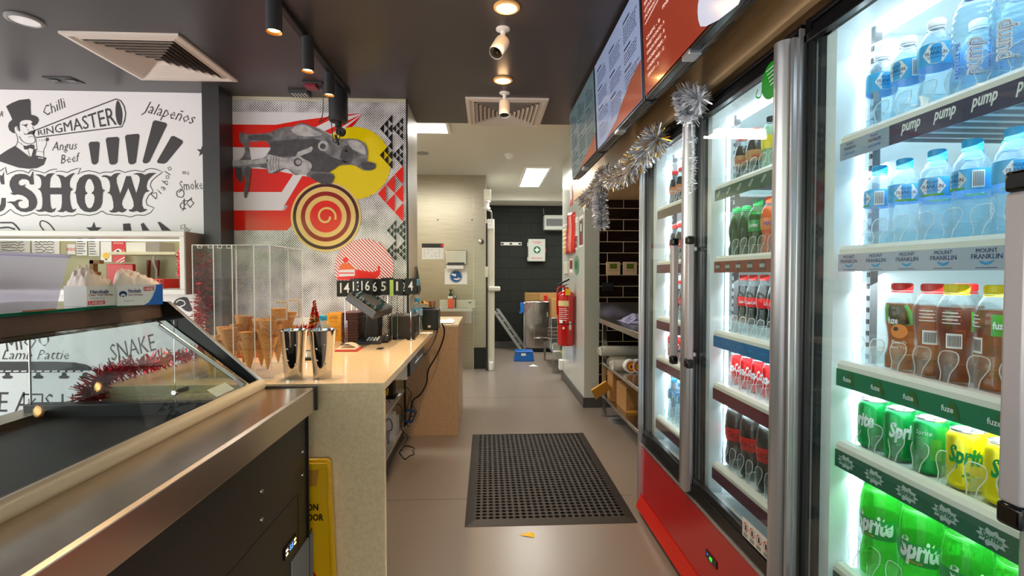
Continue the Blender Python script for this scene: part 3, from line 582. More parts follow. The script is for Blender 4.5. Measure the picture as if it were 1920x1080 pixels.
# red baskets & utensils behind hatch
a, b = onY(203, 495, 3.8), onY(254, 530, 3.8)
tag(MB().box(a.x, b.x, 3.78, 3.81, b.z-.1, a.z, 'red').build('red_tray', bevel=.006), 'red tray standing upright behind the glove boxes, inside the hatch', 'tray')
a, b = onY(296, 523, 3.62), onY(336, 538, 3.62); m = MB()
m.box(a.x, b.x, 3.45, 3.62, b.z-.03, b.z-.024, 'red')
for k in range(8):
    x = a.x+(b.x-a.x)*k/7; m.box(x-.005, x+.005, 3.44, 3.445, b.z-.03, a.z, 'red')
for z in (b.z-.03, (a.z+b.z)/2, a.z-.006): m.box(a.x, b.x, 3.437, 3.447, z, z+.008, 'red'); m.box(a.x, b.x, 3.615, 3.622, z, z+.008, 'red')
m.box(a.x, a.x+.006, 3.44, 3.62, b.z-.03, a.z, 'red'); m.box(b.x-.006, b.x, 3.44, 3.62, b.z-.03, a.z, 'red')
tag(m.build('slotted_basket'), 'red slotted plastic basket in the right corner of the hatch', 'basket')
for i, (px, v0, v1, lab) in enumerate(((279, 488, 524, 'left dark red handled tool hanging behind the hatch'), (296, 488, 518, 'right dark red handled tool hanging behind the hatch'))):
    a, b = onY(px, v0, 3.93), onY(px, v1, 3.93)
    tag(MB().tube([a, (a+b)/2, b], [.014, .012, .008], pm('handle_red', '#7d1d1a', .4), 10).build('hanging_tool'), lab, 'kitchen tool', 'dark red tools hanging behind the hatch')
a, b = onY(290, 478, 3.92), onY(293, 524, 3.92)
tag(MB().tube([a, onY(288, 490, 3.92), onY(293, 505, 3.92), b], .008, 'cream_wall', 8, sm=3).build('white_cable'), 'white cable dangling from the cream shelf behind the hatch', 'cable')

# ================================================================ RED CIRCUS MURAL
MYY = 3.47; xm0 = onY(431, 300, MYY).x; zm1 = onY(600, 190.5, MYY).z
dotmat('halftone', '#f2eef0', '#17151a', .0115, vary=.09, r0=.29); dotmat('red_stripes', '#f6eef0', '#d3202a', .016, stripe=True)
pm('mur_red', '#ee2418', .12); pm('mur_yel', '#f4d80c', .12); pm('mur_white', '#efeaef', .12); pm('mur_black', '#1a181b', .12); pm('mur_cream', '#f3cf7e', .12); pm('mur_dred', '#9c1a14', .12)
pm('mur_plum', '#4a1720', .12); pm('g1', '#4a484c', .12, noise=('#5a585c', 30, .3, .7)); pm('g2', '#8d8b8f', .12, noise=('#5f5d61', 18, .35, .65)); pm('g3', '#c9c6c8', .12, noise=('#9a989b', 25, .3, .6)); pm('mur_orange', '#f06a12', .12)
mu = MB(); L = [0]
mu.box(xm0, xe-.006, MYY-.001, 3.4745, .9, zm1, 'halftone')
def lay(): L[0] += 1; return MYY-.0015-.0004*L[0]
def E5(): return zoomY(400, 160, 4.8, lay())
def E6(): return zoomY(360, 400, 4, lay())
def PX(): return zoomY(0, 0, 1, lay())
P(mu, [(145,238),(480,240),(1045,248),(1335,256),(1200,450),(950,760),(640,1080),(560,1308),(150,1308)], E5(), 'mur_white')
e = E5()
P(mu, [(145,352),(560,355),(780,315),(1045,282),(1205,262),(1340,252),(1210,278),(1050,312),(920,375),(700,480),(520,560),(148,556)], e, 'mur_red')
P(mu, [(1000,412),(1340,258),(1055,440)], e, 'mur_red'); P(mu, [(1098,452),(1340,264),(1230,400),(1120,482)], e, 'mur_red')
P(mu, [(150,738),(500,755),(720,800),(615,960),(152,960)], e, 'mur_red')
P(mu, [(800,815),(960,835),(860,930),(760,1020),(740,1080),(640,1080)], e, 'mur_red')
P(mu, [(431,394.5),(533,394.5),(585,330),(640,330),(600,372),(556,412),(538,432),(431,432)], PX(), 'mur_red')
e = E5(); mu.disc(1270, 700, 326, e, 'mur_yel', 64)
for r, c in ((66, 'mur_cream'), (62, 'mur_plum'), (56, 'mur_cream'), (47, 'mur_dred'), (39, 'mur_cream'), (30, 'mur_red')):
    mu.disc(611, 406, r, PX(), c, 56)
mu.stroke([(611+19*cos(a*.55)*(.4+a*.05), 406+19*sin(a*.55)*(.4+a*.05)) for a in range(13)], 4, PX(), 'mur_cream')
e = E5(); star(0, 0, 0, e) if False else None
P(mu, [(1290+222*cos(a*pi/32), 412+222*sin(a*pi/32)) for a in range(64)], E6(), 'red_stripes')
e = E6(); P(mu, [(1085,500),(1110,425),(1220,420),(1350,440),(1392,430),(1395,395),(1410,400),(1412,455),(1380,490),(1200,500)], e, 'mur_red'); P(mu, [(1105,400),(1130,372),(1180,375),(1215,410),(1215,425),(1105,425)], e, 'mur_orange'); mu.disc(1152, 350, 21, e, 'mur_red', 16)
e = E6(); P(mu, [(1108,425),(1222,420),(1220,470),(1100,475)], e, 'mur_white')
e = PX(); mu.stroke([(634, 512), (664, 512)], 2.0, e, 'mur_red', sm=0)
e = E5()
P(mu, [(232,430),(260,425),(300,440),(480,430),(560,400),(640,375),(720,370),(760,345),(810,340),(870,365),(920,380),(980,410),(1050,450),(1090,480),(1200,480),(1290,485),(1370,530),(1390,610),(1385,680),(1450,700),(1460,740),(1420,765),(1350,765),(1290,730),(1230,715),(1130,725),(1080,760),(1040,780),(1080,800),(1080,850),(1060,885),(970,890),(930,840),(850,825),(820,790),(740,810),(690,770),(640,750),(560,790),(490,790),(480,750),(340,740),(330,860),(320,900),(300,1010),(275,1000),(280,930),(290,870),(275,800),(265,850),(240,880),(205,820),(195,760),(170,720),(170,680),(240,670),(285,600),(270,540),(235,500)], e, 'g2', 2)
e = E5(); P(mu, [(318,512),(460,500),(525,545),(520,558),(325,558)], e, 'mur_red'); P(mu, [(325,558),(520,560),(470,640),(400,675),(342,678)], e, 'mur_white')
e = E5(); P(mu, [(500,530),(560,500),(900,480),(980,520),(1000,600),(1080,650),(1200,690),(1130,720),(1040,780),(880,770),(860,690),(740,640),(640,640),(480,640),(520,580)], e, 'g1', 2); P(mu, [(1170,560),(1210,540),(1260,600),(1240,690),(1190,700),(1140,650)], e, 'g1', 2); P(mu, [(870,820),(930,790),(1080,805),(1078,850),(1055,882),(975,888)], e, 'g1', 2)
P(mu, [(190,740),(250,740),(262,850),(240,880),(205,820)], e, 'g1'); P(mu, [(285,745),(335,740),(325,890),(300,1005),(278,990),(290,860)], e, 'g1', 2); P(mu, [(330,450),(500,445),(520,490),(330,490)], e, 'g1', 2); P(mu, [(1330,690),(1450,700),(1455,745),(1400,762),(1340,745)], e, 'g1', 2)
e = E5(); P(mu, [(480,650),(500,620),(640,655),(740,640),(760,600),(840,570),(890,550),(880,600),(780,640),(870,690),(885,740),(830,805),(740,790),(640,740),(520,790),(490,760)], e, 'g3', 2); P(mu, [(170,680),(330,672),(470,650),(478,700),(330,710),(180,730)], e, 'g3', 2)
P(mu, [(700,400),(760,360),(820,355),(900,395),(980,440),(900,460),(760,450)], e, 'g3', 2); mu.disc(990, 545, 48, e, 'g3', 24); P(mu, [(1210,500),(1290,495),(1360,550),(1370,620),(1300,600),(1240,560)], e, 'g3', 2); mu.disc(760, 692, 38, zoomY(400, 160, 4.8, lay()), 'g1', 20)
e = E5(); mu.disc(985, 548, 26, e, 'g1', 20); mu.disc(765, 690, 24, e, 'g3', 20); mu.disc(1195, 590, 14, e, 'mur_black', 12)
for k in (520, 545, 570, 595): mu.stroke([(k, 640), (k-8, 700), (k, 770)], 5, e, 'g2')
e = PX()
def tri(x, y, s, c, m=None): P(mu, [(x, y), (x+s, y-s*1.1), (x+s, y+s*1.1)], e, c)
def cluster(x, y, s, c):
    for i in range(3):
        for j in range(i+1): tri(x+i*s, y+(j-i/2)*s*2.2, s, c)
cluster(712, 241, 8, 'mur_black'); cluster(736, 241, 6.5, 'mur_black'); cluster(712, 291, 8, 'mur_black'); cluster(736, 291, 6.5, 'mur_black'); cluster(708, 363, 16, 'mur_red')
for x, y in ((725, 432), (742, 432), (725, 470), (742, 470)): cluster(x, y, 6, 'mur_black')
for x in (529, 640): mu.box(onY(x, 300, MYY).x, onY(x, 300, MYY).x+.0015, MYY-.0012, MYY, 1.0, zm1, 'grey') if x < 600 else None
tag(mu.build('circus_mural', smooth=False), 'glossy red, white and yellow collage mural with halftone dots behind the counter', 'mural')
# ================================================================ FRIDGES
XG = .86                                     # glass plane
pm('fr_white', '#eef5f5', .35); pm('fr_rail', '#f1efe4', .35); pm('fr_led', '#ffffff', .5, emis='#dff1ff', es=4)
pm('fr_black', '#101012', .3); pm('fr_silver', '#c9c8cc', .3, .75); pm('fr_red', '#c80f12', .25, coat=.4); pm('fr_redlip', '#e02818', .3); pm('gasket', '#26282c', .5)
pm('strip_text', '#eef3f0', .5); pm('navy', '#15356e', .5); pm('skyblue', '#3aa0dc', .5)
clear('divider_clear', '#f4fafa', hz=.12, ior=1.35); clear('divider_rim', '#eef8f8', haze='#ffffff', hz=.75, ior=1.5)
SH = [1.635, 1.357, 1.068, .861, .545]       # top of the price strip on each shelf
def fridge(Y0, Y1, label, red, strips, split, slots):
    """Y0 near end, Y1 far end; split = boundary between its two doors"""
    t = thing('display_fridge', label, 'fridge', (1.25, (Y0+Y1)/2, 0), 'glass door drink fridges')
    c = MB(); XB = 1.64
    c.box(XG+.01, XB, Y0, Y0+.02, .06, 2.0, 'fr_black').box(XG+.01, XB, Y1-.02, Y1, .06, 2.0, 'fr_black').box(XB-.02, XB, Y0, Y1, .06, 2.0, 'fr_black')
    c.box(XG+.012, XB, Y0, Y1, 1.985, 2.0, 'fr_black').box(XG+.012, XB, Y0, Y1, .05, .38, 'fr_black')
    c.box(XG+.02, XG+.1, Y0, Y1, 1.955, 1.985, 'fr_black'); c.build('cabinet', t, bevel=.003)
    n = MB(); n.box(XG+.03, XB-.02, Y0+.02, Y0+.05, .4, 1.96, 'fr_white').box(XG+.03, XB-.02, Y1-.078, Y1-.02, .4, 1.96, 'fr_white').box(XB-.05, XB-.02, Y0+.02, Y1-.02, .4, 1.96, 'fr_white')
    n.box(XG+.03, XB-.02, Y0+.02, Y1-.02, 1.93, 1.96, 'fr_white').box(XG+.03, XB-.02, Y0+.02, Y1-.02, .38, .43, 'fr_white')
    n.box(XG+.03, XG+.085, Y1-.1, Y1-.078, .43, 1.93, 'fr_white'); n.box(XG+.03, XG+.085, Y0+.05, Y0+.075, .43, 1.93, 'fr_white')
    n.box(XG+.03, XG+.085, split-.085, split+.03, .43, 1.93, 'fr_white'); n.build('liner', t)
    for y in (Y1-.112, split-.097, split+.045):                     # perforated shelf uprights
        u = MB(); u.box(XG+.115, XG+.135, y-.006, y+.006, .43, 1.93, 'grey')
        for k in range(48): u.box(XG+.113, XG+.116, y-.004, y+.004, .46+k*.03, .472+k*.03, 'black')
        u.build('shelf_upright', t)
    for y in (Y1-.104, split-.09, split+.036, Y0+.078):
        MB().box(XG+.09, XG+.10, y-.006, y+.006, .46, 1.9, 'fr_led').build('light_strip', t)
    MB().box(XG+.12, XG+.15, Y0+.1, Y1-.1, 1.915, 1.928, 'fr_led').build('light_strip', t)
    for y, l in (((Y1+split)/2, Y1-split), ((Y0+split)/2, split-Y0)):
        for z, e in ((1.9, 1), (1.58, .9), (1.29, .9), (1.02, 1.0), (.81, 1.3)):
            d = bpy.data.lights.new('fridge_lamp', 'AREA'); d.shape = 'RECTANGLE'; d.size = .12; d.size_y = l*.85; d.energy = e*(1.25 if not red else .8); d.color = (.84, .95, 1)
            o = bpy.data.objects.new('fridge_lamp', d); col.objects.link(o); o.parent = t; o.location = (XG+.13-1.25, y-(Y0+Y1)/2, z-.005); o.rotation_euler = (0, radians(-25), 0)
    k = MB(); km = 'fr_red' if red else 'fr_black'
    k.ext([(XG-.012, Y0+.005, .375), (XG-.012, Y0+.005, .10), (XG-.035, Y0+.005, .03), (XG+.02, Y0+.005, .03), (XG+.02, Y0+.005, .375)], (0, Y1-Y0-.01, 0), km); k.build('kick_panel', t, bevel=.002)
    if red: MB().ext([(XG-.0135, Y0+.005, .098), (XG-.037, Y0+.005, .028), (XG-.039, Y0+.005, .03), (XG-.0155, Y0+.005, .1)], (0, Y1-Y0-.01, 0), 'fr_redlip').build('kick_lip', t)
    MB().box(XG-.016, XG+.01, Y0, Y1, .375, .384, 'fr_silver').box(XG-.012, XG+.02, Y0, Y1, .384, .432, 'fr_black').build('sill', t)
    MB().box(XG-.03, XG+.0, Y1-.012, Y1, .05, 1.95, 'fr_silver').build('end_trim', t, bevel=.003)
    if red:
        q = onX(1334, 1048, XG-.013); m = MB(); m.box(XG-.016, XG-.01, q.y-.045, q.y+.045, q.z-.014, q.z+.014, 'black_gloss')
        pm('digit_green', '#30ff40', .5, emis='#30ff30', es=4); m.text('4:2', lambda u, v: (XG-.017, q.y+.0-u, q.z+v), 'digit_green', size=.018, shear=.1)
        m.text('88', lambda u, v: (XG-.017, q.y+.028-u, q.z+.003+v), pm('digit_blue', '#3050ff', .5, emis='#3050ff', es=3), size=.009); m.build('thermostat', t)
    # doors
    for i, (a, b, near_handle) in enumerate(((split, Y1-.012, True), (Y0, split, not red and True))):
        if not red: near_handle = True
        d = MB(); z0, z1 = .432, 1.95
        d.box(XG-.004, XG+.018, a+.004, a+.04, z0, z1, 'fr_black').box(XG-.004, XG+.018, b-.018, b-.004, z0, z1, 'fr_black')
        d.box(XG-.004, XG+.018, a+.004, b-.004, z1-.022, z1, 'fr_black').box(XG-.004, XG+.018, a+.004, b-.004, z0, z0+.028, 'fr_black')
        d.box(XG-.016, XG-.0, b-.006, b-.0, z0-.03, z1+.02, 'fr_silver')
        dd = d.build('door', t, bevel=.002)
        MB().box(XG, XG+.006, a+.03, b-.016, z0+.02, z1-.02, 'door_glass').build('pane', dd, smooth=False)
        MB().box(XG+.016, XG+.03, b-.05, b-.036, z0+.02, z1-.02, 'gasket').box(XG+.016, XG+.03, a+.03, a+.044, z0+.02, z1-.02, 'gasket').build('gasket', dd)
        MB().lathe([(.02, -.02), (.031, 0), (.031, z1+.03-z0), (.02, z1+.034-z0)], (XG-.012, a+.03, z0-.02), 'fr_silver', 28).build('edge_extrusion', dd)
        hy = (a+.064 if red else a+.034) if near_handle else b-.034; hx = XG-.062 if near_handle else XG-.036
        h = MB(); h.box(hx-.012, hx+.014, hy-.018, hy+.018, .96, 1.43, pm('handle_grey', '#b9b1b4', .35, .3)); h.box(hx+.01, XG-.004, hy-.006, hy+.006, 1.40, 1.42, 'fr_silver').box(hx+.01, XG-.004, hy-.006, hy+.006, .97, .99, 'fr_silver')
        h.box(hx-.013, hx+.015, hy-.019, hy+.019, 1.43, 1.462, 'black_gloss').box(hx-.013, hx+.015, hy-.019, hy+.019, .925, .96, 'black_gloss'); h.build('handle', dd, bevel=.006, seg=3)
    # shelves
    for si, z in enumerate(SH):
        for (a, b, st) in ((split+.036, Y1-.116, strips[0][si]), (Y0+.052, split-.112, strips[1][si])):
            s = MB(); s.box(XG+.06, XB-.06, a+.01, b-.01, z+.004, z+.012, 'fr_white')
            for k in range(1, 12): s.box(XG+.07, XB-.08, a+(b-a)*k/12-.002, a+(b-a)*k/12+.002, z-.004, z+.004, 'grey')
            sh = s.build('shelf', t)
            MB().ext([(XG+.034, a, z+.0), (XG+.034, a, z+.012), (XG+.042, a, z+.021), (XG+.06, a, z+.022), (XG+.062, a, z+.0)], (0, b-a, 0), 'fr_rail').build('rail', sh)
            fx = XG+.031; m = MB(); m.box(fx, fx+.003, a, b, z-.043, z, pm('strip_'+st[0], st[0]))
            W = b-a; step = st[2]; n_ = int(W/step); fX = lambda u, v: (fx-.001, b-u, z-.021+v)
            for k in range(n_):
                cx = (k+.45)*step
                kind = st[1]
                if kind == 'PUMPMIX': kind = 'FRANKLIN2' if cx < .16 else 'pump'
                if kind == 'pump':
                    if k == 0 or (cx-step) < .16: m.poly([(fx-.0005, b-.155, z-.043), (fx-.0005, a, z-.043), (fx-.0005, a, z), (fx-.0005, b-.155, z)], pm('pumpgrey', '#4b4a60', .4))
                    m.text('pump', fX, 'strip_text', width=step*.62, size=.032, cx=cx+.02, cy=.002, shear=.3, bold=.03)
                elif kind == 'FRANKLIN':
                    m.text('MOUNT', fX, 'navy', width=step*.45, size=.011, cx=cx, cy=.0135); m.text('FRANKLIN', fX, 'navy', width=step*.66, size=.013, cx=cx, cy=.003)
                    m.poly([fX(cx-.014, -.004), fX(cx-.009, -.01), fX(cx, -.013), fX(cx+.009, -.01), fX(cx+.014, -.004), fX(cx+.006, -.006), fX(cx, -.0085), fX(cx-.006, -.006)], 'skyblue')
                    m.stroke([(cx-.02, -.0175), (cx+.02, -.0175)], .0012, fX, 'navy', sm=0)
                elif kind == 'FRANKLIN2':
                    m.text('MOUNT', fX, 'navy', width=.022, size=.009, cx=cx, cy=.013); m.text('FRANKLIN', fX, 'navy', width=.036, size=.011, cx=cx, cy=.003); m.text('Lightly Sparkling', fX, 'blue', width=.036, size=.009, cx=cx, cy=-.01, shear=.4)
                elif kind == 'fuze':
                    m.poly([fX(cx, .014), fX(cx+.012, .016), fX(cx+.022, .0), fX(cx+.024, -.017), fX(cx+.008, -.008)], pm('leaf', '#3f6a2c', .5)); m.text('fuze', lambda u, v: (fx-.002, b-u, z-.021+v), 'strip_text', width=.026, size=.016, cx=cx, cy=.0, bold=.02)
                elif kind == 'Sprite':
                    m.poly([fX(cx+.03*(1 if q % 2 == 0 else .72)*cos(q*pi/10), .0175*(1 if q % 2 == 0 else .7)*sin(q*pi/10)) for q in range(20)], pm('burst', '#b9c9c2', .5)); m.text('Sprite', lambda u, v: (fx-.002, b-u, z-.021+v), pm('sprgreen', '#17704a', .5), width=.038, size=.019, cx=cx, cy=0, shear=.2, bold=.02)
                elif kind == 'bottle':
                    m.stroke([(cx-.012, -.008), (cx-.002, -.004), (cx+.004, .004), (cx+.012, .009), (cx+.008, .012), (cx, .008), (cx-.006, .001), (cx-.014, -.003)], .0022, fX, 'strip_text', True)
                elif kind == 'FANTA':
                    m.disc(cx, 0, .015, fX, pm('fantagreen', '#34504e', .5)); m.text('FANTA', lambda u, v: (fx-.002, b-u, z-.021+v), 'strip_text', width=.032, size=.017, cx=cx, cy=0, shear=.1, bold=.02)
                elif kind == 'dash': m.stroke([(cx-.015, -.003), (cx, .003), (cx+.015, 0)], .003, fX, 'skyblue')
            m.build('price_strip', sh, smooth=False)
            for k in range(slots+1):                              # clear lane dividers with a rounded front tongue
                y = b-.012-k*(b-a-.02)/slots; hgt = .062 if si < 4 else .075; x = XG+.068
                w = .021; tp = [(y-w*.45, 0), (y-w*.5, hgt*.3), (y-w, hgt*.62), (y-w, hgt*.86), (y-w*.6, hgt), (y+w*.6, hgt), (y+w, hgt*.86), (y+w, hgt*.62), (y+w*.5, hgt*.3), (y+w*.45, 0)]
                d = MB(); pts = [(x+.012*(q[1]/hgt), q[0], z+.02+q[1]) for q in smooth_pts(tp, 2)]
                d.poly(pts, 'divider_clear'); d.tube(pts, .0011, 'divider_rim', 5); d.box(x, x+.45, y-.0008, y+.0008, z+.014, z+.055, 'divider_clear'); d.tube([(x+.01, y, z+.055), (x+.45, y, z+.055)], .001, 'divider_rim', 4)
                d.build('divider', sh)
    return t
sA = ([('#6d5a50', 'none', .1), ('#70404e', 'none', .1), ('#70384e', 'dash2', .1), ('#70384e', 'x', .1), ('#5f3b48', 'x', .1)],
      [('#40644e', 'bottle', .078), ('#8e4a3c', 'FANTA', .078), ('#1673ae', 'dash', .08), ('#6e2e40', 'x', .1), ('#5f2c40', 'x', .1)])
sB = [('#9fb1c2', 'PUMPMIX', .078), ('#b4bccb', 'FRANKLIN', .085), ('#1b7a55', 'fuze', .09), ('#2f6a52', 'Sprite', .09), ('#2f6a52', 'Sprite', .09)]
sB2 = [('#9fb1c2', 'FRANKLIN2', .09)]+sB[1:]
fA = fridge(1.365, 2.70, 'red-based glass door fridge full of cola and orange drinks', True, sA, 2.035, 8)
fB = fridge(.005, 1.345, 'nearest glass door fridge with water, iced tea and lemonade on its shelves', False, (sB, sB2), .675, 8)
# stickers on the near-end red fridge
p0 = onX(1419, 160, XG-.005); cS = onX(1447, 150, XG-.006); m = MB(); fX = faceX(XG-.007, cS.y, cS.z)
m.disc(0, 0, .055, faceX(XG-.0062, cS.y, cS.z), pm('stk_green', '#1f9a2a', .4), 40)
m.stroke([(-.075, .0), (-.085, -.02), (-.06, -.03), (-.05, -.01)], .005, fX, 'stk_green')
for k in range(5): m.stroke([(-.03+.006*k, .035-.012*k), (.02+.004*k, .04-.012*k)], .003, fX, 'white', sm=0)
tag(m.build('round_green_sticker', smooth=False), 'round green recycling sticker at the top of the red fridge glass', 'sticker')
q0 = onX(1392, 985, XG-.006); q1 = onX(1443, 1040, XG-.006); m = MB(); fX = faceX(XG-.0065, q0.y, q0.z-.005)
m.poly([faceX(XG-.006, q0.y, q0.z)(u, v) for u, v in ((0, -.032), (.17, -.032), (.17, .032), (0, .032))], 'paper')
for k in range(4):
    cx = .022+k*.04; m.stroke([(cx+.014*cos(a*pi/8), .01+.014*sin(a*pi/8)) for a in range(16)], .0025, fX, 'red', True, 0); m.stroke([(cx-.009, .019), (cx+.009, .001)], .002, fX, 'red', sm=0); m.box(XG-.007, XG-.0065, q0.y-cx-.004, q0.y-cx+.004, q0.z-.004, q0.z+.012, 'ink')
    for j in range(3): m.stroke([(cx-.013, -.012-j*.004), (cx+.012, -.012-j*.004)], .002, fX, 'ink', sm=0)
tag(m.build('warning_sticker', smooth=False), 'white sticker with four red prohibition rings at the foot of the fridge glass', 'sticker')
q = onX(1606, 75, XG+.12); m = MB(); yy = 1.2935
f_ = faceY(yy-.001, .955, 1.815)
m.poly([faceY(yy, .955, 1.815)(u, v) for u, v in ((0, -.02), (.085, -.02), (.085, .018), (0, .018))], 'paper'); m.poly([f_(.004, -.006), (f_(.024, -.006)), f_(.014, .013)], 'yellow'); m.stroke([(.014, -.003), (.014, .006)], .003, lambda u, v: faceY(yy-.002, .955, 1.815)(u, v), 'black', sm=0)
m.text('WARNING', f_, 'ink', size=.008, width=.035, cx=.048, cy=.011)
for k in range(4): m.stroke([(.03, .004-k*.006), (.075, .004-k*.006)], .002, f_, 'ink', sm=0)
tag(m.build('warning_label', smooth=False), 'small white warning label with a yellow triangle inside the nearest fridge', 'sticker')

# ---------------------------------------------------------------- drinks
clear('pet_water', '#f6fbfd', hz=.08, haze='#f0f9ff', ior=1.38); clear('pet_blue', '#f0f8fc', hz=.10, haze='#e4f4ff', ior=1.38); clear('pet_clear', '#eef6f8', hz=.05, ior=1.4); clear('water_in', '#f0f9fc', hz=.06, haze='#e6f6fd', ior=1.15)
clear('tea_in', '#dc9c64', hz=.10, haze='#c07838', ior=1.15); clear('sprite_pet', '#8cec9c', hz=.10, haze='#48d864', ior=1.5); clear('sprite_in', '#d0f6bc', hz=.16, haze='#c8f8a8', ior=1.15)
clear('green_pet', '#2fb45c', hz=.25, haze='#1f9a4a', ior=1.4); clear('green_in', '#3f9a50', hz=.4, haze='#2a7a3a', ior=1.1); clear('fruit_in', '#ff9a30', hz=.8, haze='#ff8a10', ior=1.1); clear('lime_in', '#dcf0d0', hz=.55, haze='#d8ecd0', ior=1.1)
pm('cola_in', '#190b08', .12, coat=.3); pm('lab_blue', '#4ab4ee', .35); pm('lab_blue2', '#1c7fd0', .35); pm('lab_white', '#f4f6f8', .4); pm('lab_green', '#4fae3a', .35); pm('lab_red', '#e01c22', .35); pm('lab_tan', '#b98c5a', .35); pm('lab_orange', '#e88a4a', .35)
pm('lab_yellow', '#f5e01c', .35); pm('lab_sprite', '#0d9c4c', .3); pm('cap_white', '#eef1f3', .4); pm('cap_sky', '#35b2e2', .4); pm('cap_navy', '#1546a8', .4); pm('cap_red', '#e02a26', .4); pm('cap_yellow', '#f4dc20', .4); pm('cap_black', '#202024', .4); pm('cap_green', '#12b060', .4); pm('cap_orange', '#f26a1c', .4)
pm('purple', '#3a35b8', .5); pm('can_metal', '#c9ccd0', .25, .9); pm('can_green', '#0f9c4a', .25, .35); pm('can_yellow', '#f0df10', .25, .25); pm('can_red', '#d8141c', .25, .35)
def wrap(c, r, a0, z0):
    return lambda u, v: (c[0]+r*cos(a0+u/r), c[1]+r*sin(a0+u/r), c[2]+z0+v)
def patch(m, c, r, a0, u0, u1, z0, z1, mat, n=12):
    f = wrap(c, r, a0, 0); vs = []; 
    for k in range(n+1): u = u0+(u1-u0)*k/n; vs += [f(u, z0), f(u, z1)]
    m.add(vs, [(2*k, 2*k+2, 2*k+3, 2*k+1) for k in range(n)], mat)
def rprof(prof, z):
    for i in range(len(prof)-1):
        if prof[i][1] <= z <= prof[i+1][1]:
            t = (z-prof[i][1])/max(1e-9, prof[i+1][1]-prof[i][1]); return prof[i][0]+(prof[i+1][0]-prof[i][0])*t
    return prof[-1][0]
def bottle(name, prof, shell, liquid, fill, capm, lab=None, cap_r=.0155, cap_h=.016, art=None, ribs=None, cat='bottle'):
    t = thing(name, '', cat)
    H = prof[-1][1]; m = MB(); pr = prof
    if ribs:
        pr = []
        z = 0
        base = [(p[0], p[1]) for p in prof]
        N = 70
        for k in range(N+1):
            z = H*k/N; r = rprof(base, z)
            if ribs[0] < z < ribs[1]: r += .0011*sin(z*2*pi/ribs[2])
            pr.append((r, z))
    m.lathe([(.001, .004)]+list(pr), (0, 0, 0), shell, 24, cap=False); m.build('body', t)
    if liquid:
        lp = [(.001, .005)]+[(max(r-.0016, .001), z) for r, z in prof if z < fill and z > .001]
        lp += [(max(rprof(prof, fill)-.0016, .002), fill), (.001, fill)]
        MB().lathe(lp, (0, 0, 0), liquid, 24, cap=False).build('drink', t)
    m = MB(); zt = H-.008
    m.lathe([(cap_r, 0), (cap_r, cap_h*.15), (cap_r*1.03, cap_h*.2), (cap_r, cap_h*.9), (cap_r*.9, cap_h), (.001, cap_h)], (0, 0, zt), capm, 24, cap=False)
    for k in range(24): a = 2*pi*k/24; m.obox((cap_r*1.02*cos(a), cap_r*1.02*sin(a), zt+cap_h*.5), (.0006*cos(a), .0006*sin(a), 0), (-.0007*sin(a), .0007*cos(a), 0), (0, 0, cap_h*.33), capm)
    m.lathe([(cap_r*1.05, -.005), (cap_r*1.05, -.002)], (0, 0, zt), capm, 20, cap=False); m.build('cap', t)
    if lab:
        z0, z1, lm = lab; m = MB(); e = .0006
        m.lathe([(rprof(prof, z0+(z1-z0)*k/10)+e, z0+(z1-z0)*k/10) for k in range(11)], (0, 0, 0), lm, 32, cap=False)
        if art: art(m, rprof(prof, (z0+z1)/2)+.0013, z0, z1)
        m.build('label', t)
    return t
O = (0, 0, 0); FA = radians(180+42)        # labels face out of the door, towards the aisle
def art_frank(extra='lab_green', stripe='Spring Water'):
    def f(m, r, z0, z1):
        zc = (z0+z1)/2; h = z1-z0
        m.poly([wrap(O, r, FA, zc)(u, v) for u, v in ((-.024, 0), (-.012, h*.42), (0, h*.5), (.012, h*.42), (.024, 0), (.012, -h*.42), (0, -h*.5), (-.012, -h*.42))], 'lab_white')
        w = wrap(O, r+.0006, FA, zc); m.text('MOUNT', w, 'navy', width=.022, size=.009, cy=.009); m.text('FRANKLIN', w, 'navy', width=.038, size=.0115, cy=.0); m.text(stripe, w, 'blue', width=.03, size=.007, cy=-.009, shear=.4)
        if extra: patch(m, O, r+.0007, FA, -.02, .02, z0+.001, z0+.005, extra)
        patch(m, O, r+.0004, FA+1.2, -.008, .012, z0+.003, z1-.004, 'lab_white', 4)
        for k in range(7): patch(m, O, r+.0008, FA+1.2, -.006+k*.0024, -.005+k*.0024, z0+.006, z1-.007, 'ink', 1)
    return f
WP = [(.026, 0), (.0305, .006), (.031, .02), (.0285, .05), (.0265, .072), (.029, .09), (.0315, .105), (.0315, .14), (.0285, .158), (.021, .172), (.0135, .182), (.0125, .196)]
bt_water = bottle('water_bottle', WP, 'pet_water', 'water_in', .168, 'cap_sky', (.102, .143, 'lab_blue'), art=art_frank(), ribs=(.0, .09, .009))
bt_spark = bottle('water_bottle', WP, 'pet_blue', 'water_in', .168, 'cap_white', (.102, .148, 'lab_blue'), art=art_frank(None, 'Lightly Sparkling'), ribs=(.0, .08, .012))
def art_pump(m, r, z0, z1):
    for k, s in ((0, .9), (1.7, .9)):
        w = wrap(O, r, FA+k, 0); q = lambda u, v: w(-v, (z0+z1)/2+u)
        m.text('pump', q, 'lab_white', width=.075, size=.042, shear=.15, bold=.06); m.text('pump', lambda u, v: wrap(O, r+.0005, FA+k, 0)(-v, (z0+z1)/2+u), 'purple', width=.071, size=.036, shear=.15, bold=.0)
        m.text('pump', lambda u, v: wrap(O, r+.001, FA+k, 0)(-v, (z0+z1)/2+u), 'lab_white', width=.07, size=.034, shear=.15, bold=-.012)
    w = wrap(O, r, FA-.85, 0); m.text('RECYCLE ME', lambda u, v: w(-v, (z0+z1)/2+u), 'purple', width=.07, size=.011)
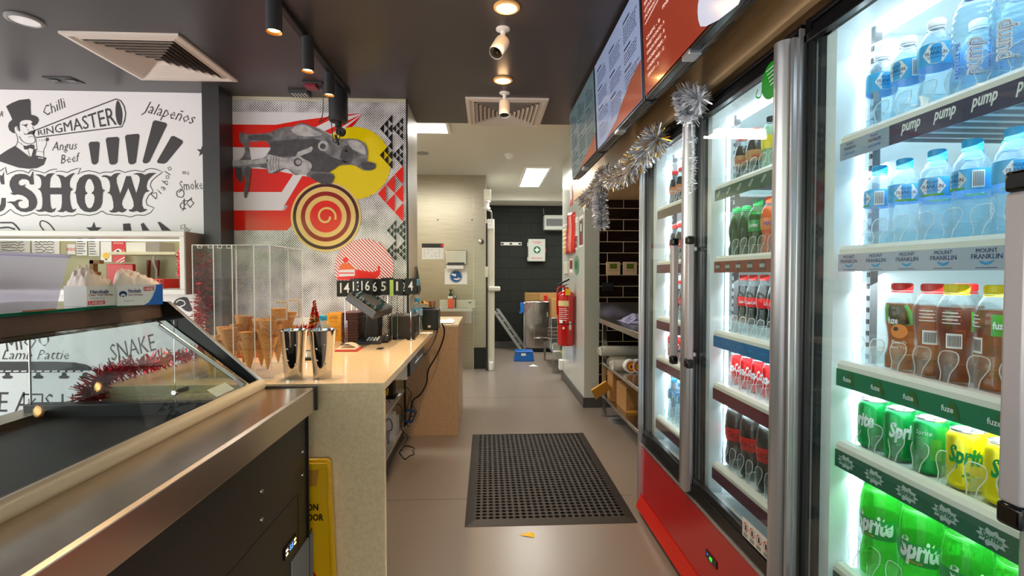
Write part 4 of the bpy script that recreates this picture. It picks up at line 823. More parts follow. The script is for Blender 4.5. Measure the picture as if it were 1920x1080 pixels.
PP = [(.03, 0), (.036, .008), (.036, .05), (.031, .075), (.031, .09), (.0365, .11), (.038, .14), (.037, .16), (.031, .185), (.022, .203), (.0165, .21), (.0165, .222)]
clear('lab_film', '#e2eefb', hz=.12, haze='#e8f2ff', ior=1.3)
bt_pump = bottle('sports_water_bottle', PP, 'pet_blue', 'water_in', .185, 'cap_navy', (.03, .11, 'lab_film'), cap_r=.019, cap_h=.019, art=lambda m, r, z0, z1: art_pump(m, .0375, z0+.01, z1+.01), ribs=(.09, .2, .013))
MB().lathe([(.013, .228), (.012, .246), (.009, .25), (.001, .25)], (0, 0, 0), 'cap_white', 16).build('nozzle', bt_pump)
def art_fuze(m, r, z0, z1):
    w = wrap(O, r, FA, 0); zc = (z0+z1)/2
    m.poly([w(u, v) for u, v in ((-.03, z1), (.015, z1), (.026, z1-.02), (.026, z1-.045), (-.005, z1-.05), (-.03, z1-.038))], pm('fuze_green', '#4fae2c', .35)); w = wrap(O, r+.0006, FA, 0)
    m.text('fuze', w, 'lab_white', width=.021, size=.02, cx=-.013, cy=z1-.036, bold=.03); m.text('tea', w, pm('fuze_dark', '#12381c', .4), width=.018, size=.02, cx=.009, cy=z1-.036, bold=.03)
    m.disc(.0, z1-.06, .016, w, 'orange', 24); w = wrap(O, r+.001, FA, 0); m.disc(-.006, z1-.055, .005, w, 'ink', 12); m.text('Peach', w, 'lab_white', size=.012, cx=.0, cy=z1-.085); m.text('Iced Tea', w, 'lab_white', size=.009, cy=z1-.097)
TP = [(.027, 0), (.0325, .007), (.033, .03), (.028, .055), (.0265, .07), (.0285, .09), (.0325, .115), (.034, .14), (.033, .155), (.028, .172), (.02, .184), (.018, .196)]
pm('tea_lab', '#4fae2c'); clear('film_clear', '#fbfbfb', hz=.03, ior=1.2)
bt_tea_r = bottle('iced_tea_bottle', TP, 'pet_clear', 'tea_in', .158, 'cap_red', (.06, .155, 'film_clear'), cap_r=.02, cap_h=.017, art=lambda m, r, z0, z1: art_fuze(m, .0348, z0, z1))
def art_teaback(m, r, z0, z1):
    patch(m, O, .0335, FA-.15, -.012, .014, .075, .105, 'lab_white', 6)
    for k in range(9): patch(m, O, .034, FA-.15, -.009+k*.0024, -.0077+k*.0024, .079, .101, 'ink', 1)
    for k in range(4): patch(m, O, .0345, FA-.2, -.018, .012-.004*(k % 2), .125+k*.007, .1268+k*.007, 'lab_white', 6)
    patch(m, O, .035, FA+1.0, -.012, .012, .11, .15, 'fuze_green', 6); m.text('fuze', wrap(O, .0355, FA+1.0, .13), 'lab_white', width=.02, size=.018, bold=.03)
bt_tea_b = bottle('iced_tea_bottle', TP, 'pet_clear', 'tea_in', .158, 'cap_red', (.06, .155, 'film_clear'), cap_r=.02, cap_h=.017, art=art_teaback)
bt_tea_y = bottle('iced_tea_bottle', TP, 'pet_clear', 'tea_in', .158, 'cap_yellow', (.06, .155, 'film_clear'), cap_r=.02, cap_h=.017, art=art_teaback)
BP = [(.03, 0), (.041, .012), (.042, .05), (.038, .08), (.0375, .1), (.042, .125), (.0435, .165), (.042, .195), (.034, .235), (.022, .265), (.0145, .282), (.0135, .295)]
def art_bigsprite(m, r, z0, z1):
    w = wrap(O, r, FA, 0); m.text('Sprite', w, 'lab_white', width=.085, size=.062, cy=(z0+z1)/2+.006, shear=.18, bold=.045); m.text('LEMON LIME', w, 'yellow', width=.03, size=.007, cx=-.012, cy=z0+.008)
bt_sprite = bottle('lemonade_bottle', BP, 'sprite_pet', 'sprite_in', .215, 'cap_green', (.105, .155, 'lab_sprite'), art=art_bigsprite)
def art_bigcoke(m, r, z0, z1):
    w = wrap(O, r, FA, 0); m.text('Coca-Cola', w, 'black', width=.095, size=.036, cy=(z0+z1)/2+.004, shear=.25, bold=.0); m.text('NO SUGAR', w, 'black', width=.035, size=.006, cy=z0+.008)
bt_coke = bottle('large_cola_bottle', BP, 'pet_clear', 'cola_in', .225, 'cap_red', (.105, .155, 'lab_red'), art=art_bigcoke)
SP = [(.022, 0), (.029, .006), (.03, .03), (.0255, .055), (.0265, .075), (.03, .095), (.03, .115), (.025, .14), (.0155, .165), (.012, .174), (.012, .186)]
def art_small(txt, cm, w_=.036):
    def f(m, r, z0, z1):
        m.text(txt, wrap(O, r, FA, (z0+z1)/2), cm, width=w_, size=.02, shear=.2, bold=.01)
        patch(m, O, r, FA+1.15, -.007, .009, z0+.003, z1-.003, 'lab_white', 4)
        for k in range(5): patch(m, O, r+.0005, FA+1.15, -.005+k*.0026, -.0037+k*.0026, z0+.005, z1-.005, 'ink', 1)
    return f
bt_van = bottle('cola_bottle', SP, 'pet_clear', 'cola_in', .15, 'cap_red', (.072, .112, 'lab_tan'), art=art_small('Coca-Cola', 'lab_red'))
bt_scoke = bottle('cola_bottle', SP, 'pet_clear', 'cola_in', .15, 'cap_red', (.072, .108, 'lab_red'), art=art_small('Coca-Cola', 'lab_white'))
bt_ora = bottle('cola_bottle', SP, 'pet_clear', 'cola_in', .15, 'cap_red', (.072, .108, 'lab_orange'), art=art_small('Coca-Cola', 'lab_white'))
bt_lift = bottle('lemon_bottle', WP, 'pet_clear', 'lime_in', .17, 'cap_black', (.09, .135, 'lab_yellow'), art=art_small('LIFT', 'ink', .03))
bt_sg = bottle('green_soda_bottle', SP, 'green_pet', 'green_in', .15, 'cap_green', None)
bt_sg2 = bottle('lemonade_bottle', WP, 'sprite_pet', 'green_in', .15, 'cap_green', (.09, .13, 'lab_sprite'), art=art_small('Sprite', 'lab_white', .034))
bt_fan = bottle('orange_soda_bottle', WP, 'pet_clear', 'fruit_in', .17, 'cap_orange', (.09, .13, 'lab_orange'), art=art_small('FANTA', 'purple', .038))
def can(name, cm, txt, tm, back=False, plus=False):
    t = thing(name, '', 'drink can'); m = MB()
    m.lathe([(.024, 0), (.0265, .003), (.033, .011), (.033, .104), (.027, .116)], O, cm, 28, cap=False)
    f = wrap(O, .0334, FA, 0)
    if not back: m.text(txt, f, tm, width=.066, size=.046, cy=.068, shear=.2, bold=.045)
    else:
        m.text(txt, f, 'lab_white', width=.03, size=.014, cy=.09, cx=-.01, shear=.2)
        for k in range(12): m.text('nutrition', f, 'lab_white', width=.018, size=.003, cx=-.014, cy=.08-k*.004)
        patch(m, O, .0334, FA, .003, .022, .035, .08, 'lab_green', 5)
    if plus: m.text('+', f, 'lab_green', size=.03, cy=.033, bold=.05)
    m.build('body', t)
    m = MB(); m.lathe([(.024, 0), (.0265, .003)], O, 'can_metal', 28); m.lathe([(.027, .116), (.0275, .119), (.0262, .1205), (.025, .1175), (.001, .1172)], O, 'can_metal', 28, cap=False); m.build('lid', t)
    m = MB(); m.tube([(.012*cos(a)-.004, .007*sin(a), .119) for a in [i*pi/5 for i in range(10)]], .0012, 'can_metal', 5, closed=True); m.obox((.006, 0, .119), (.006, 0, 0), (0, .005, 0), (0, 0, .0006), 'can_metal'); m.build('ring_pull', t)
    return t
cn_g = can('green_can', 'can_green', 'Sprite', 'lab_white'); cn_gb = can('green_can', 'can_green', 'Sprite', 'lab_white', back=True)
cn_y = can('yellow_can', 'can_yellow', 'Sprite', 'lab_sprite', plus=True); cn_r = can('red_can', 'can_red', 'Coca-Cola', 'lab_white')
def row(items, z, y0, dy, x, shelf, what, fr, grp, behind=False, lean=None):
    sh_ = -.045 if fr == NB else -.032
    for i, pr in enumerate(items):
        if pr is None: continue
        pr, desc = pr
        lab = '%s, %s from left%s, %s shelf of %s' % (desc, ORD[i], ' behind' if behind else '', shelf, fr)
        y = (y0[i] if isinstance(y0, (list, tuple)) else y0-dy*i)+sh_
        place(pr, (x+R.uniform(-.003, .003), y, z+.0135), lab, grp, rz=R.uniform(-.25, .25) if lean is None else lean[i] if isinstance(lean, list) else 0)
NB, NA, N1 = 'nearest fridge', 'red fridge (near door)', 'red fridge (far door)'
SW = (bt_spark, 'white-capped sparkling water bottle'); PU = (bt_pump, 'blue-capped sports water bottle'); WA = (bt_water, 'blue-capped still water bottle')
row([SW, SW, SW, PU, PU, PU, PU], SH[0], [1.245, 1.168, 1.09, 1.005, .925, .845, .765], 0, .97, 'top', '', NB, 'bottles on the top shelf of the nearest fridge', lean=[.5, -.6, .1, .2, -.3, 0, .3])
row([None, None, SW, PU, PU], SH[0], 1.245, .08, 1.06, 'top', '', NB, 'bottles on the top shelf of the nearest fridge', True)
row([WA]*7, SH[1], [1.245, 1.168, 1.085, 1.003, .92, .84, .76], 0, .97, 'second', '', NB, 'still water bottles on the second shelf', lean=[-1.1, .25, -.15, -.9, .2, .4, 0])
row([None, WA, WA, WA, WA, WA], SH[1], 1.245, .082, 1.05, 'second', '', NB, 'still water bottles on the second shelf', True)
TR = (bt_tea_r, 'red-capped iced tea bottle, peach label'); TB = (bt_tea_b, 'red-capped iced tea bottle, barcode side'); TY = (bt_tea_y, 'yellow-capped iced tea bottle')
row([None, TR, TB, TY, TY, TY, TY], SH[2], [1.25, 1.168, 1.09, 1.03, .945, .86, .78], 0, .97, 'third', '', NB, 'iced tea bottles on the third shelf', lean=[0, 0, .1, .1, -.9, .2, 0])
row([None, None, TB], SH[2], 1.25, .08, 1.05, 'third', '', NB, 'iced tea bottles on the third shelf', True)
CG = (cn_g, 'green lemonade can'); CB_ = (cn_gb, 'green lemonade can, back side'); CY = (cn_y, 'yellow lemonade can')
row([CG, CG, CB_, CY, CY, CY, CG], SH[3], [1.243, 1.163, 1.083, 1.0, .925, .85, .77], 0, .97, 'fourth', '', NB, 'cans on the fourth shelf of the nearest fridge', lean=[-.8, .45, 0, .1, .3, 0, 0])
row([CG, CG, CG, CY, CY], SH[3], 1.243, .08, 1.045, 'fourth', '', NB, 'cans on the fourth shelf of the nearest fridge', True)
SPB = (bt_sprite, 'large green lemonade bottle')
row([SPB]*5, SH[4], [1.222, 1.11, 1.0, .895, .79], 0, .975, 'bottom', '', NB, 'large lemonade bottles on the bottom shelf', lean=[-.2, .1, .3, -.2, 0])
row([None, SPB, SPB, SPB], SH[4], 1.222, .11, 1.075, 'bottom', '', NB, 'large lemonade bottles on the bottom shelf', True)
VC = (bt_van, 'tan-labelled cola bottle'); SC = (bt_scoke, 'red-labelled cola bottle'); OC = (bt_ora, 'orange-labelled cola bottle'); LC = (bt_coke, 'large red-labelled cola bottle'); GS = (bt_sg, 'slim green soda bottle'); G2 = (bt_sg2, 'green-labelled lemonade bottle'); FO = (bt_fan, 'orange soda bottle'); LL = (bt_lift, 'lemon bottle with black cap'); CR = (cn_r, 'red cola can')
row([VC, VC, LL, LL, LL], SH[0], [1.93, 1.84, 1.73, 1.65, 1.57], 0, .985, 'top', '', NA, 'bottles on the top shelf of the red fridge', lean=[.2, .5, .9, 0, 0])
row([GS, GS, G2, FO, FO, FO], SH[1], [1.94, 1.875, 1.79, 1.715, 1.63, 1.55], 0, .975, 'second', '', NA, 'bottles on the second shelf of the red fridge')
row([SC]*6, SH[2]+.03, 1.97, .075, 1.02, 'third', '', NA, 'red labelled cola bottles on the third shelf', lean=[.3, .0, .8, .1, 0, 0]); row([SC]*5, SH[2]+.03, 1.97, .075, 1.1, 'third', '', NA, 'red labelled cola bottles on the third shelf', True)
row([CR]*6, SH[3], 1.96, .078, 1.0, 'fourth', '', NA, 'red cola cans on the fourth shelf'); row([CR]*5, SH[3], 1.96, .078, 1.075, 'fourth', '', NA, 'red cola cans on the fourth shelf', True)
row([LC]*5, SH[4], [1.93, 1.815, 1.70, 1.59, 1.48], 0, .975, 'bottom', '', NA, 'large cola bottles on the bottom shelf', lean=[.6, -.1, .2, 0, 0])
row([OC]*4, SH[0], 2.6, .085, .98, 'top', '', N1, 'orange labelled cola bottles on the top shelf'); row([SC]*4, SH[1]-.0, 2.6, .085, .98, 'second', '', N1, 'cola bottles on the second far shelf')
row([SC]*4, SH[2], 2.6, .085, 1.0, 'third', '', N1, 'cola bottles on the third far shelf'); row([CR]*4, SH[3], 2.6, .085, .98, 'fourth', '', N1, 'red cans on the fourth far shelf'); row([SPB and (bt_water, 'blue-capped still water bottle')]*3, SH[4], 2.6, .1, .98, 'bottom', '', N1, 'water bottles on the bottom far shelf')

# ================================================================ MENU SCREENS
pm('scr_frame', '#17171a', .25); ZT0, ZT1, XT = 2.0, 2.478, .632
def screen(Y0, Y1, mat, label, art):
    t = thing('menu_screen', label, 'menu screen', (XT+.04, (Y0+Y1)/2, ZT0), 'wall-hung menu screens')
    lean = lambda X, z: X-.022*(z-ZT0)/(ZT1-ZT0)
    c = MB(); g = .006
    def quad(X, y0, y1, z0, z1): return [(lean(X, z0), y1, z0), (lean(X, z0), y0, z0), (lean(X, z1), y0, z1), (lean(X, z1), y1, z1)]
    c.ext(quad(XT, Y0+g, Y1-g, ZT0, ZT1), (.03, 0, 0), 'scr_frame'); c.build('bezel', t, bevel=.003)
    s = MB(); s.poly(quad(XT-.0035, Y0+g+.008, Y1-g-.008, ZT0+.012, ZT1-.008), mat); mp = lambda u, v: (lean(XT-.0048, ZT0+v), Y1-g-.008-u, ZT0+v); art(s, mp, Y1-Y0-.028); s.build('display', t, smooth=False)
    b = MB(); b.ext([(XT+.028, Y0+.03, ZT0+.004), (XT+.034, Y0+.03, ZT0-.004), (XT+.066, Y0+.03, ZT0+.016), (XT+.07, Y0+.03, ZT0+.3), (XT+.02, Y0+.03, ZT0+.4)], (0, Y1-Y0-.06, 0), pm('scr_house', '#5a5856', .3, .5))
    for k in range(5): b.obox((XT+.049, Y0+.14+k*(Y1-Y0-.3)/4, ZT0+.0045), (.014, 0, .0087), (0, .04, 0), (.0006, 0, -.0009), pm('scr_pad', '#2a2828', .4))
    b.build('housing', t, bevel=.004); MB().box(XT+.06, .862, (Y0+Y1)/2-.1, (Y0+Y1)/2+.1, ZT0+.22, ZT0+.36, 'black').build('wall_bracket', t)
    MB().box(XT-.006, XT+.035, (Y0+Y1)/2-.03, (Y0+Y1)/2+.03, ZT0-.012, ZT0+.006, 'silver').build('sensor_tab', t, bevel=.003)
    return t
pm('scr_red', '#8e3322', .14, emis='#a83c28', es=.28, coat=.5); pm('scr_blue', '#8d9cbc', .1, emis='#8495bb', es=.38, coat=.5); pm('scr_teal', '#5a747c', .1, emis='#5b7a86', es=.22, coat=.5); pm('scr_txt', '#f4e4da', .3, emis='#ffe9dd', es=.5); pm('scr_dark', '#3a4258', .3); pm('scr_wave', '#94503e', .12, emis='#9a5442', es=.18); pm('scr_pale', '#c9cee4', .15, emis='#c8ccdf', es=.3); pm('scr_brown', '#a86a4a', .3)
def a_red(s, mp, W):
    T = lambda t, x, y, w, h=.017: s.text(t, mp, 'scr_txt', width=w, size=h, cx=x+w/2, cy=y)
    for k, (t, w) in enumerate((('ONION', .09), ('CHEESE', .11), ('TOMATO', .10), ('BEETROOT', .12), ('LETTUCE - 1', .13), ('JALAPENOS - 1', .14))): T(t, .03, .43-k*.026, w)
    s.stroke([(.03, .275), (.3, .30)], .003, mp, 'scr_txt', sm=0)
    for k, (t, w) in enumerate((('CHEESE & TRIPLE BACON - 5', .26), ('GARDEN PATTY - 5', .2), ('EXTRA EGG - 5', .17), ('VEGAN MEAT PATTY - 5', .25), ('PINEAPPLE - 5', .16))): T(t, .22, .36-k*.03, w)
    for k, (t, w) in enumerate((('CHIPS - 8', .15), ('SWEET POTATO - 9', .19), ('ONION RINGS - 8', .19), ('CHICKEN STRIPS - 9', .2), ('LOADED FRIES - 12', .18), ('GRAVY - 3', .12))): T(t, .04, .215-k*.028, w)
    s.poly([mp(u, v) for u, v in smooth_pts([(.62, .44), (.56, .3), (.53, .15), (.5, .08), (.55, .015), (W, .015), (W, .46), (.64, .46)], 3, True)], 'scr_pale')
    m2 = lambda u, v: tuple(a+b for a, b in zip(mp(u, v), (-.001, 0, 0))); s.text('SMALL MEAL', m2, 'scr_brown', width=.2, size=.028, cx=.7, cy=.2)
def cols(s, mp, W, mat, seed):
    r = random.Random(seed)
    for cx in (.06, .32, .58):
        y = .42-.03*r.random()
        while y > .06:
            n = r.randint(4, 7); s.poly([mp(cx, y), mp(cx+.1, y), mp(cx+.1, y+.009), mp(cx, y+.009)], mat); y -= .02
            for k in range(n):
                if y < .05: break
                x = cx
                while x < cx+.18: w = .012+.02*r.random(); s.poly([mp(x, y), mp(x+w, y), mp(x+w, y+.0045), mp(x, y+.0045)], mat); x += w+.006
                y -= .013
            y -= .02
def a_blue(s, mp, W):
    cols(s, mp, W, 'scr_dark', 3); m2 = lambda u, v: tuple(a+b for a, b in zip(mp(u, v), (-.001, 0, 0)))
    s.poly([m2(u, v) for u, v in ((.2, .012), (W, .012), (W, .17), (W-.15, .14), (W-.3, .09), (.42, .05))], 'scr_wave')
def a_teal(s, mp, W):
    cols(s, mp, W, 'scr_dark', 5); m2 = lambda u, v: tuple(a+b for a, b in zip(mp(u, v), (-.001, 0, 0)))
    s.poly([m2(u, v) for u, v in ((.3, .012), (W, .012), (W, .12), (W-.2, .07))], 'scr_wave')
screen(1.15, 1.985, 'scr_red', 'menu screen with a red page and white price list, nearest of the three', a_red)
screen(1.99, 2.83, 'scr_blue', 'middle menu screen with a pale blue page and an orange wave', a_blue)
screen(2.835, 3.68, 'scr_teal', 'farthest menu screen, grey-blue and dim, beside the kitchen', a_teal)
# ================================================================ GLASS DISPLAY CASE (front left)
YE = 1.83; YN = .22
pm('case_black', '#332f2d', .42, .3, noise=('#2b2726', 150, .3, .7)); pm('case_well', '#1f2124', .35); pm('case_steel', '#d8cabc', .24, 1); pm('bronze_band', '#6a5346', .45, .35, noise=('#5f4a3e', 200, .3, .7)); pm('rail_cream', '#d8c7a8', .3)
clear('green_edge', '#0f8a6c', hz=.5, haze='#0fae86')
case = thing('display_case', 'long dark display case with stainless top and sloped glass, front left', 'display case', (-1.1, 1.0, 0))
m = MB(); m.box(-1.58, -.645, YN, YE-.015, .05, .82, 'case_black'); m.box(-1.56, -.67, YN+.02, YE-.03, 0, .05, 'black'); m.build('body', case, bevel=.003)
m = MB(); q = onX(543, 1025, -.645)
m.box(-.648, -.638, 1.815, 1.82, .05, .815, 'black'); m.box(-.6465, -.6435, q.y+.075, q.y+.079, .06, .56, 'black'); m.box(-.6465, -.6435, YN, q.y+.077, .555, .559, 'black'); m.build('panel_seam', case)
for a in ((567, 847), (567, 890), (490, 921), (490, 974)):
    b = onX(*a, -.645); MB().lathe([(.0065, 0), (.0055, .003), (.001, .0035)], b, 'chrome', 14, (1, 0, 0)).build('screw', case)
lv = MB(); l0 = onX(546, 1070, -.645).y
for k in range(16): lv.obox((-.643, l0+.0+k*.0125, .2), (.004, .002, 0), (0, .0018, 0), (0, 0, .16), 'grey')
lv.box(-.6465, -.6445, l0-.01, l0+.2, .035, .37, 'black_gloss'); lv.build('vent_louvres', case)
m = MB(); m.box(-.6445, -.640, q.y-.05, q.y+.05, q.z-.018, q.z+.018, 'black_gloss'); w_ = lambda u, v: (-.6395, q.y+u, q.z+v)
m.text('-5.5', w_, pm('led_blue', '#3060ff', .5, emis='#3868ff', es=8), size=.022, shear=.15)
for a in (-.038, -.03, .03, .038): m.box(-.6402, -.6395, q.y+a-.0025, q.y+a+.0025, q.z-.009, q.z-.004, 'warm_lamp'); m.box(-.6402, -.6395, q.y+a-.0025, q.y+a+.0025, q.z+.004, q.z+.009, 'warm_lamp')
m.build('thermostat', case)
# stainless surround with a shallow slope and dropped edge
ZT = .902
m = MB(); m.ext([(-.835, YN, ZT-.012), (-.79, YN, ZT-.003), (-.645, YN, ZT-.001), (-.625, YN, ZT), (-.617, YN, ZT-.006), (-.617, YN, ZT-.085), (-.622, YN, ZT-.088), (-.66, YN, ZT-.088), (-.835, YN, ZT-.07)], (0, YE-YN, 0), 'case_steel')
m.box(-1.6, -1.5, YN, YE, ZT-.088, ZT-.06, 'case_steel'); m.build('stainless_top', case, bevel=.0015)
MB().box(-.84, -.61, YE-.004, YE+.012, ZT-.085, ZT+.003, 'black').build('end_gasket', case, bevel=.002)
m = MB(); m.lathe([(.017, 0), (.02, .004), (.02, YE-YN-.004), (.017, YE-YN)], (-.808, YN, .912), 'rail_cream', 20, (0, 1, 0)); m.box(-.828, -.812, YN, YE, .892, .925, 'rail_cream'); m.build('bumper_rail', case, bevel=.002)
MB().box(-.832, -.788, YN, YE, .886, .893, 'black').build('rail_seal', case)
m = MB()                                             # dark well with deck, ribs and raised back
m.box(-1.58, -1.52, YN, YE-.01, .6, .84, 'case_well').box(-.85, -.82, YN, YE-.01, .6, .885, 'case_well').box(-1.58, -.82, YE-.05, YE-.01, .6, .862, 'case_well').box(-1.58, -.82, YN, YN+.03, .6, .84, 'case_well').box(-1.55, -.84, YN, YE-.02, .66, .67, 'case_well')
m.box(-1.5, -.86, 1.5, YE-.06, .67, .8, 'case_well'); m.build('well', case, bevel=.003)
m = MB()
for k in range(34): m.box(-.87, -.862, .3+k*.024, .312+k*.024, .69, .80, 'silver')
for k in range(34): m.box(-1.52, -1.512, .9+k*.024, .912+k*.024, .69, .80, 'silver')
m.build('air_grille', case)
# structure above the well
TXF, TZ0, TZ1 = -1.145, 1.156, 1.205
m = MB(); m.ext([(TXF, YN, TZ1), (TXF+.012, YN, TZ0), (TXF-.02, YN, TZ0), (TXF-.06, YN, TZ1)], (0, YE-YN, 0), 'bronze_band'); m.build('top_band', case, bevel=.002)
m = MB(); m.box(-1.6, TXF+.004, YN, YE-.01, TZ1+.001, TZ1+.009, 'case_glass'); m.box(TXF+.004, TXF+.009, YN, YE-.01, TZ1+.001, TZ1+.009, 'green_edge'); m.build('top_shelf_glass', case)
A0, B0 = Vector((TXF+.015, 0, TZ0)), Vector((-.835, 0, .925)); n_ = Vector((B0.z-A0.z, 0, -(B0.x-A0.x))).normalized()*-1
m = MB(); m.ext([(A0.x, YN, A0.z), (B0.x, YN, B0.z), (B0.x+.005, YN, B0.z+.003), (A0.x+.005, YN, A0.z+.003)], (0, YE-YN-.01, 0), 'case_glass'); m.build('front_glass', case, smooth=False)
m = MB(); m.box(A0.x-.012, A0.x+.008, YN, YE-.01, TZ0-.01, TZ0, 'chrome'); m.tube([(-1.58, YN, 1.105), (-1.58, YE-.02, 1.105)], .005, 'chrome', 8); m.build('glass_clamp', case)
m = MB(); m.ext([(-1.578, YE-.018, .845), (B0.x-.005, YE-.018, .9), (A0.x, YE-.018, TZ0-.003), (-1.578, YE-.018, TZ0-.003)], (0, .005, 0), 'case_glass'); m.build('end_glass', case, smooth=False)
m = MB(); dv = (B0-A0)
m.ext([(TXF-.0, YE-.012, TZ1+.008), (TXF+.028, YE-.012, TZ1+.005), (-.80, YE-.012, .925), (-.822, YE-.012, .90), (TXF+.01, YE-.012, TZ0-.005)], (0, .014, 0), 'black_gloss'); m.ext([(TXF+.024, YE-.014, TZ1+.008), (TXF+.029, YE-.014, TZ1+.006), (-.798, YE-.014, .926), (-.803, YE-.014, .922)], (0, .018, 0), 'silver'); m.build('end_frame', case, bevel=.002)
m = MB(); a = Vector((A0.x-.02, YE-.035, TZ0-.012)); b = Vector((B0.x-.03, YE-.035, .93)); m.tube([a, b], .008, 'silver', 8); m.obox(a, (.02, 0, -.012), (0, .008, 0), (.004, 0, .006), 'silver'); m.obox(b, (.016, 0, -.012), (0, .008, 0), (.004, 0, .006), 'silver'); m.build('gas_strut', case, bevel=.001)
m = MB(); m.tube([(-1.578, YE-.02, .845), (-1.578, YE-.02, TZ0)], .0035, 'silver', 6); g = onY(327, 620, YE-.02); m.tube([(g.x, YE-.022, .86), (g.x, YE-.022, TZ0-.01)], .0012, 'chrome', 6); kz = onY(332, 735, YE-.03); m.lathe([(.011, 0), (.011, .02), (.008, .024), (.001, .024)], kz, 'chrome', 16, (.1, -1, .1)); m.lathe([(.008, 0), (.008, .035)], (kz.x, kz.y, kz.z+.002), 'dark_grey', 12, (1, .2, .25)); m.build('corner_post', case)
a = onY(418, 735, YE-.10); m = MB(); fr = [(-.865+.0, 1.70, .925), (-.865, 1.60, .925), (-.905, 1.60, .965), (-.905, 1.70, .965)]
uu = (A0-B0).normalized(); c_ = B0+uu*.035; m.ext([(B0.x-.006, 1.60, B0.z+.0), (B0.x-.006, 1.71, B0.z+.0), (c_.x-.008, 1.71, c_.z), (c_.x-.008, 1.60, c_.z)], (-.0005, 0, -.0005), 'paper')
tag(m.build('paper_note', smooth=False), 'small blank white note at the right end inside the display case glass', 'note')

# things on the case's glass shelf
ZS = TZ1+.0095
def onshelf(px, py, Y=None): return onZ(px, py, ZS)
clear('tub_plastic', '#ecebf8', hz=.45, haze='#f6f2fb', ior=1.3, rough=.15)
t = thing('clear_plastic_tub', 'large translucent plastic tub of paper cups on the display case glass', 'plastic tub', (-1.3, 1.1, ZS))
x0, x1 = -1.46, -1.162; y0, y1 = .62, 1.415; zb, zt = ZS, ZS+.142; tp = .02
m = MB()
def wallq(p): m.ext(p, (0, 0, 0.0), 'tub_plastic')
V = [(x0, y0, zb), (x1, y0, zb), (x1, y1, zb), (x0, y1, zb), (x0-tp, y0-tp, zt), (x1+tp, y0-tp, zt), (x1+tp, y1+tp, zt), (x0-tp, y1+tp, zt)]
m.add(V, [(0, 1, 5, 4), (1, 2, 6, 5), (2, 3, 7, 6), (3, 0, 4, 7), (0, 1, 2, 3)], 'tub_plastic'); m.build('body', t, smooth=False)
m = MB(); m.tube([V[4], V[5], V[6], V[7]], .005, 'tub_plastic', 8, closed=True); m.build('rim', t)
pm('cup_paper', '#f3dcc6', .6)
for i, (x, y) in enumerate(((-1.235, 1.13), (-1.235, 1.26), (-1.33, 1.0), (-1.3, 1.28))):
    m = MB(); z = ZS+.002
    for k in range(5): m.lathe([(.03, z+k*.014-ZS), (.036, z+.03+k*.014-ZS), (.038, z+.033+k*.014-ZS), (.036, z+.034+k*.014-ZS)], (x, y, ZS), 'cup_paper', 20, cap=(k == 0))
    tag(m.build('paper_cup_stack'), ['front stack of peach paper cups at the left in the clear tub', 'stack of peach paper cups right of the front stack in the tub', 'rear stack of peach paper cups in the clear tub', 'stack of paper cups at the right end of the clear tub'][i], 'paper cups', 'paper cup stacks in the tub')
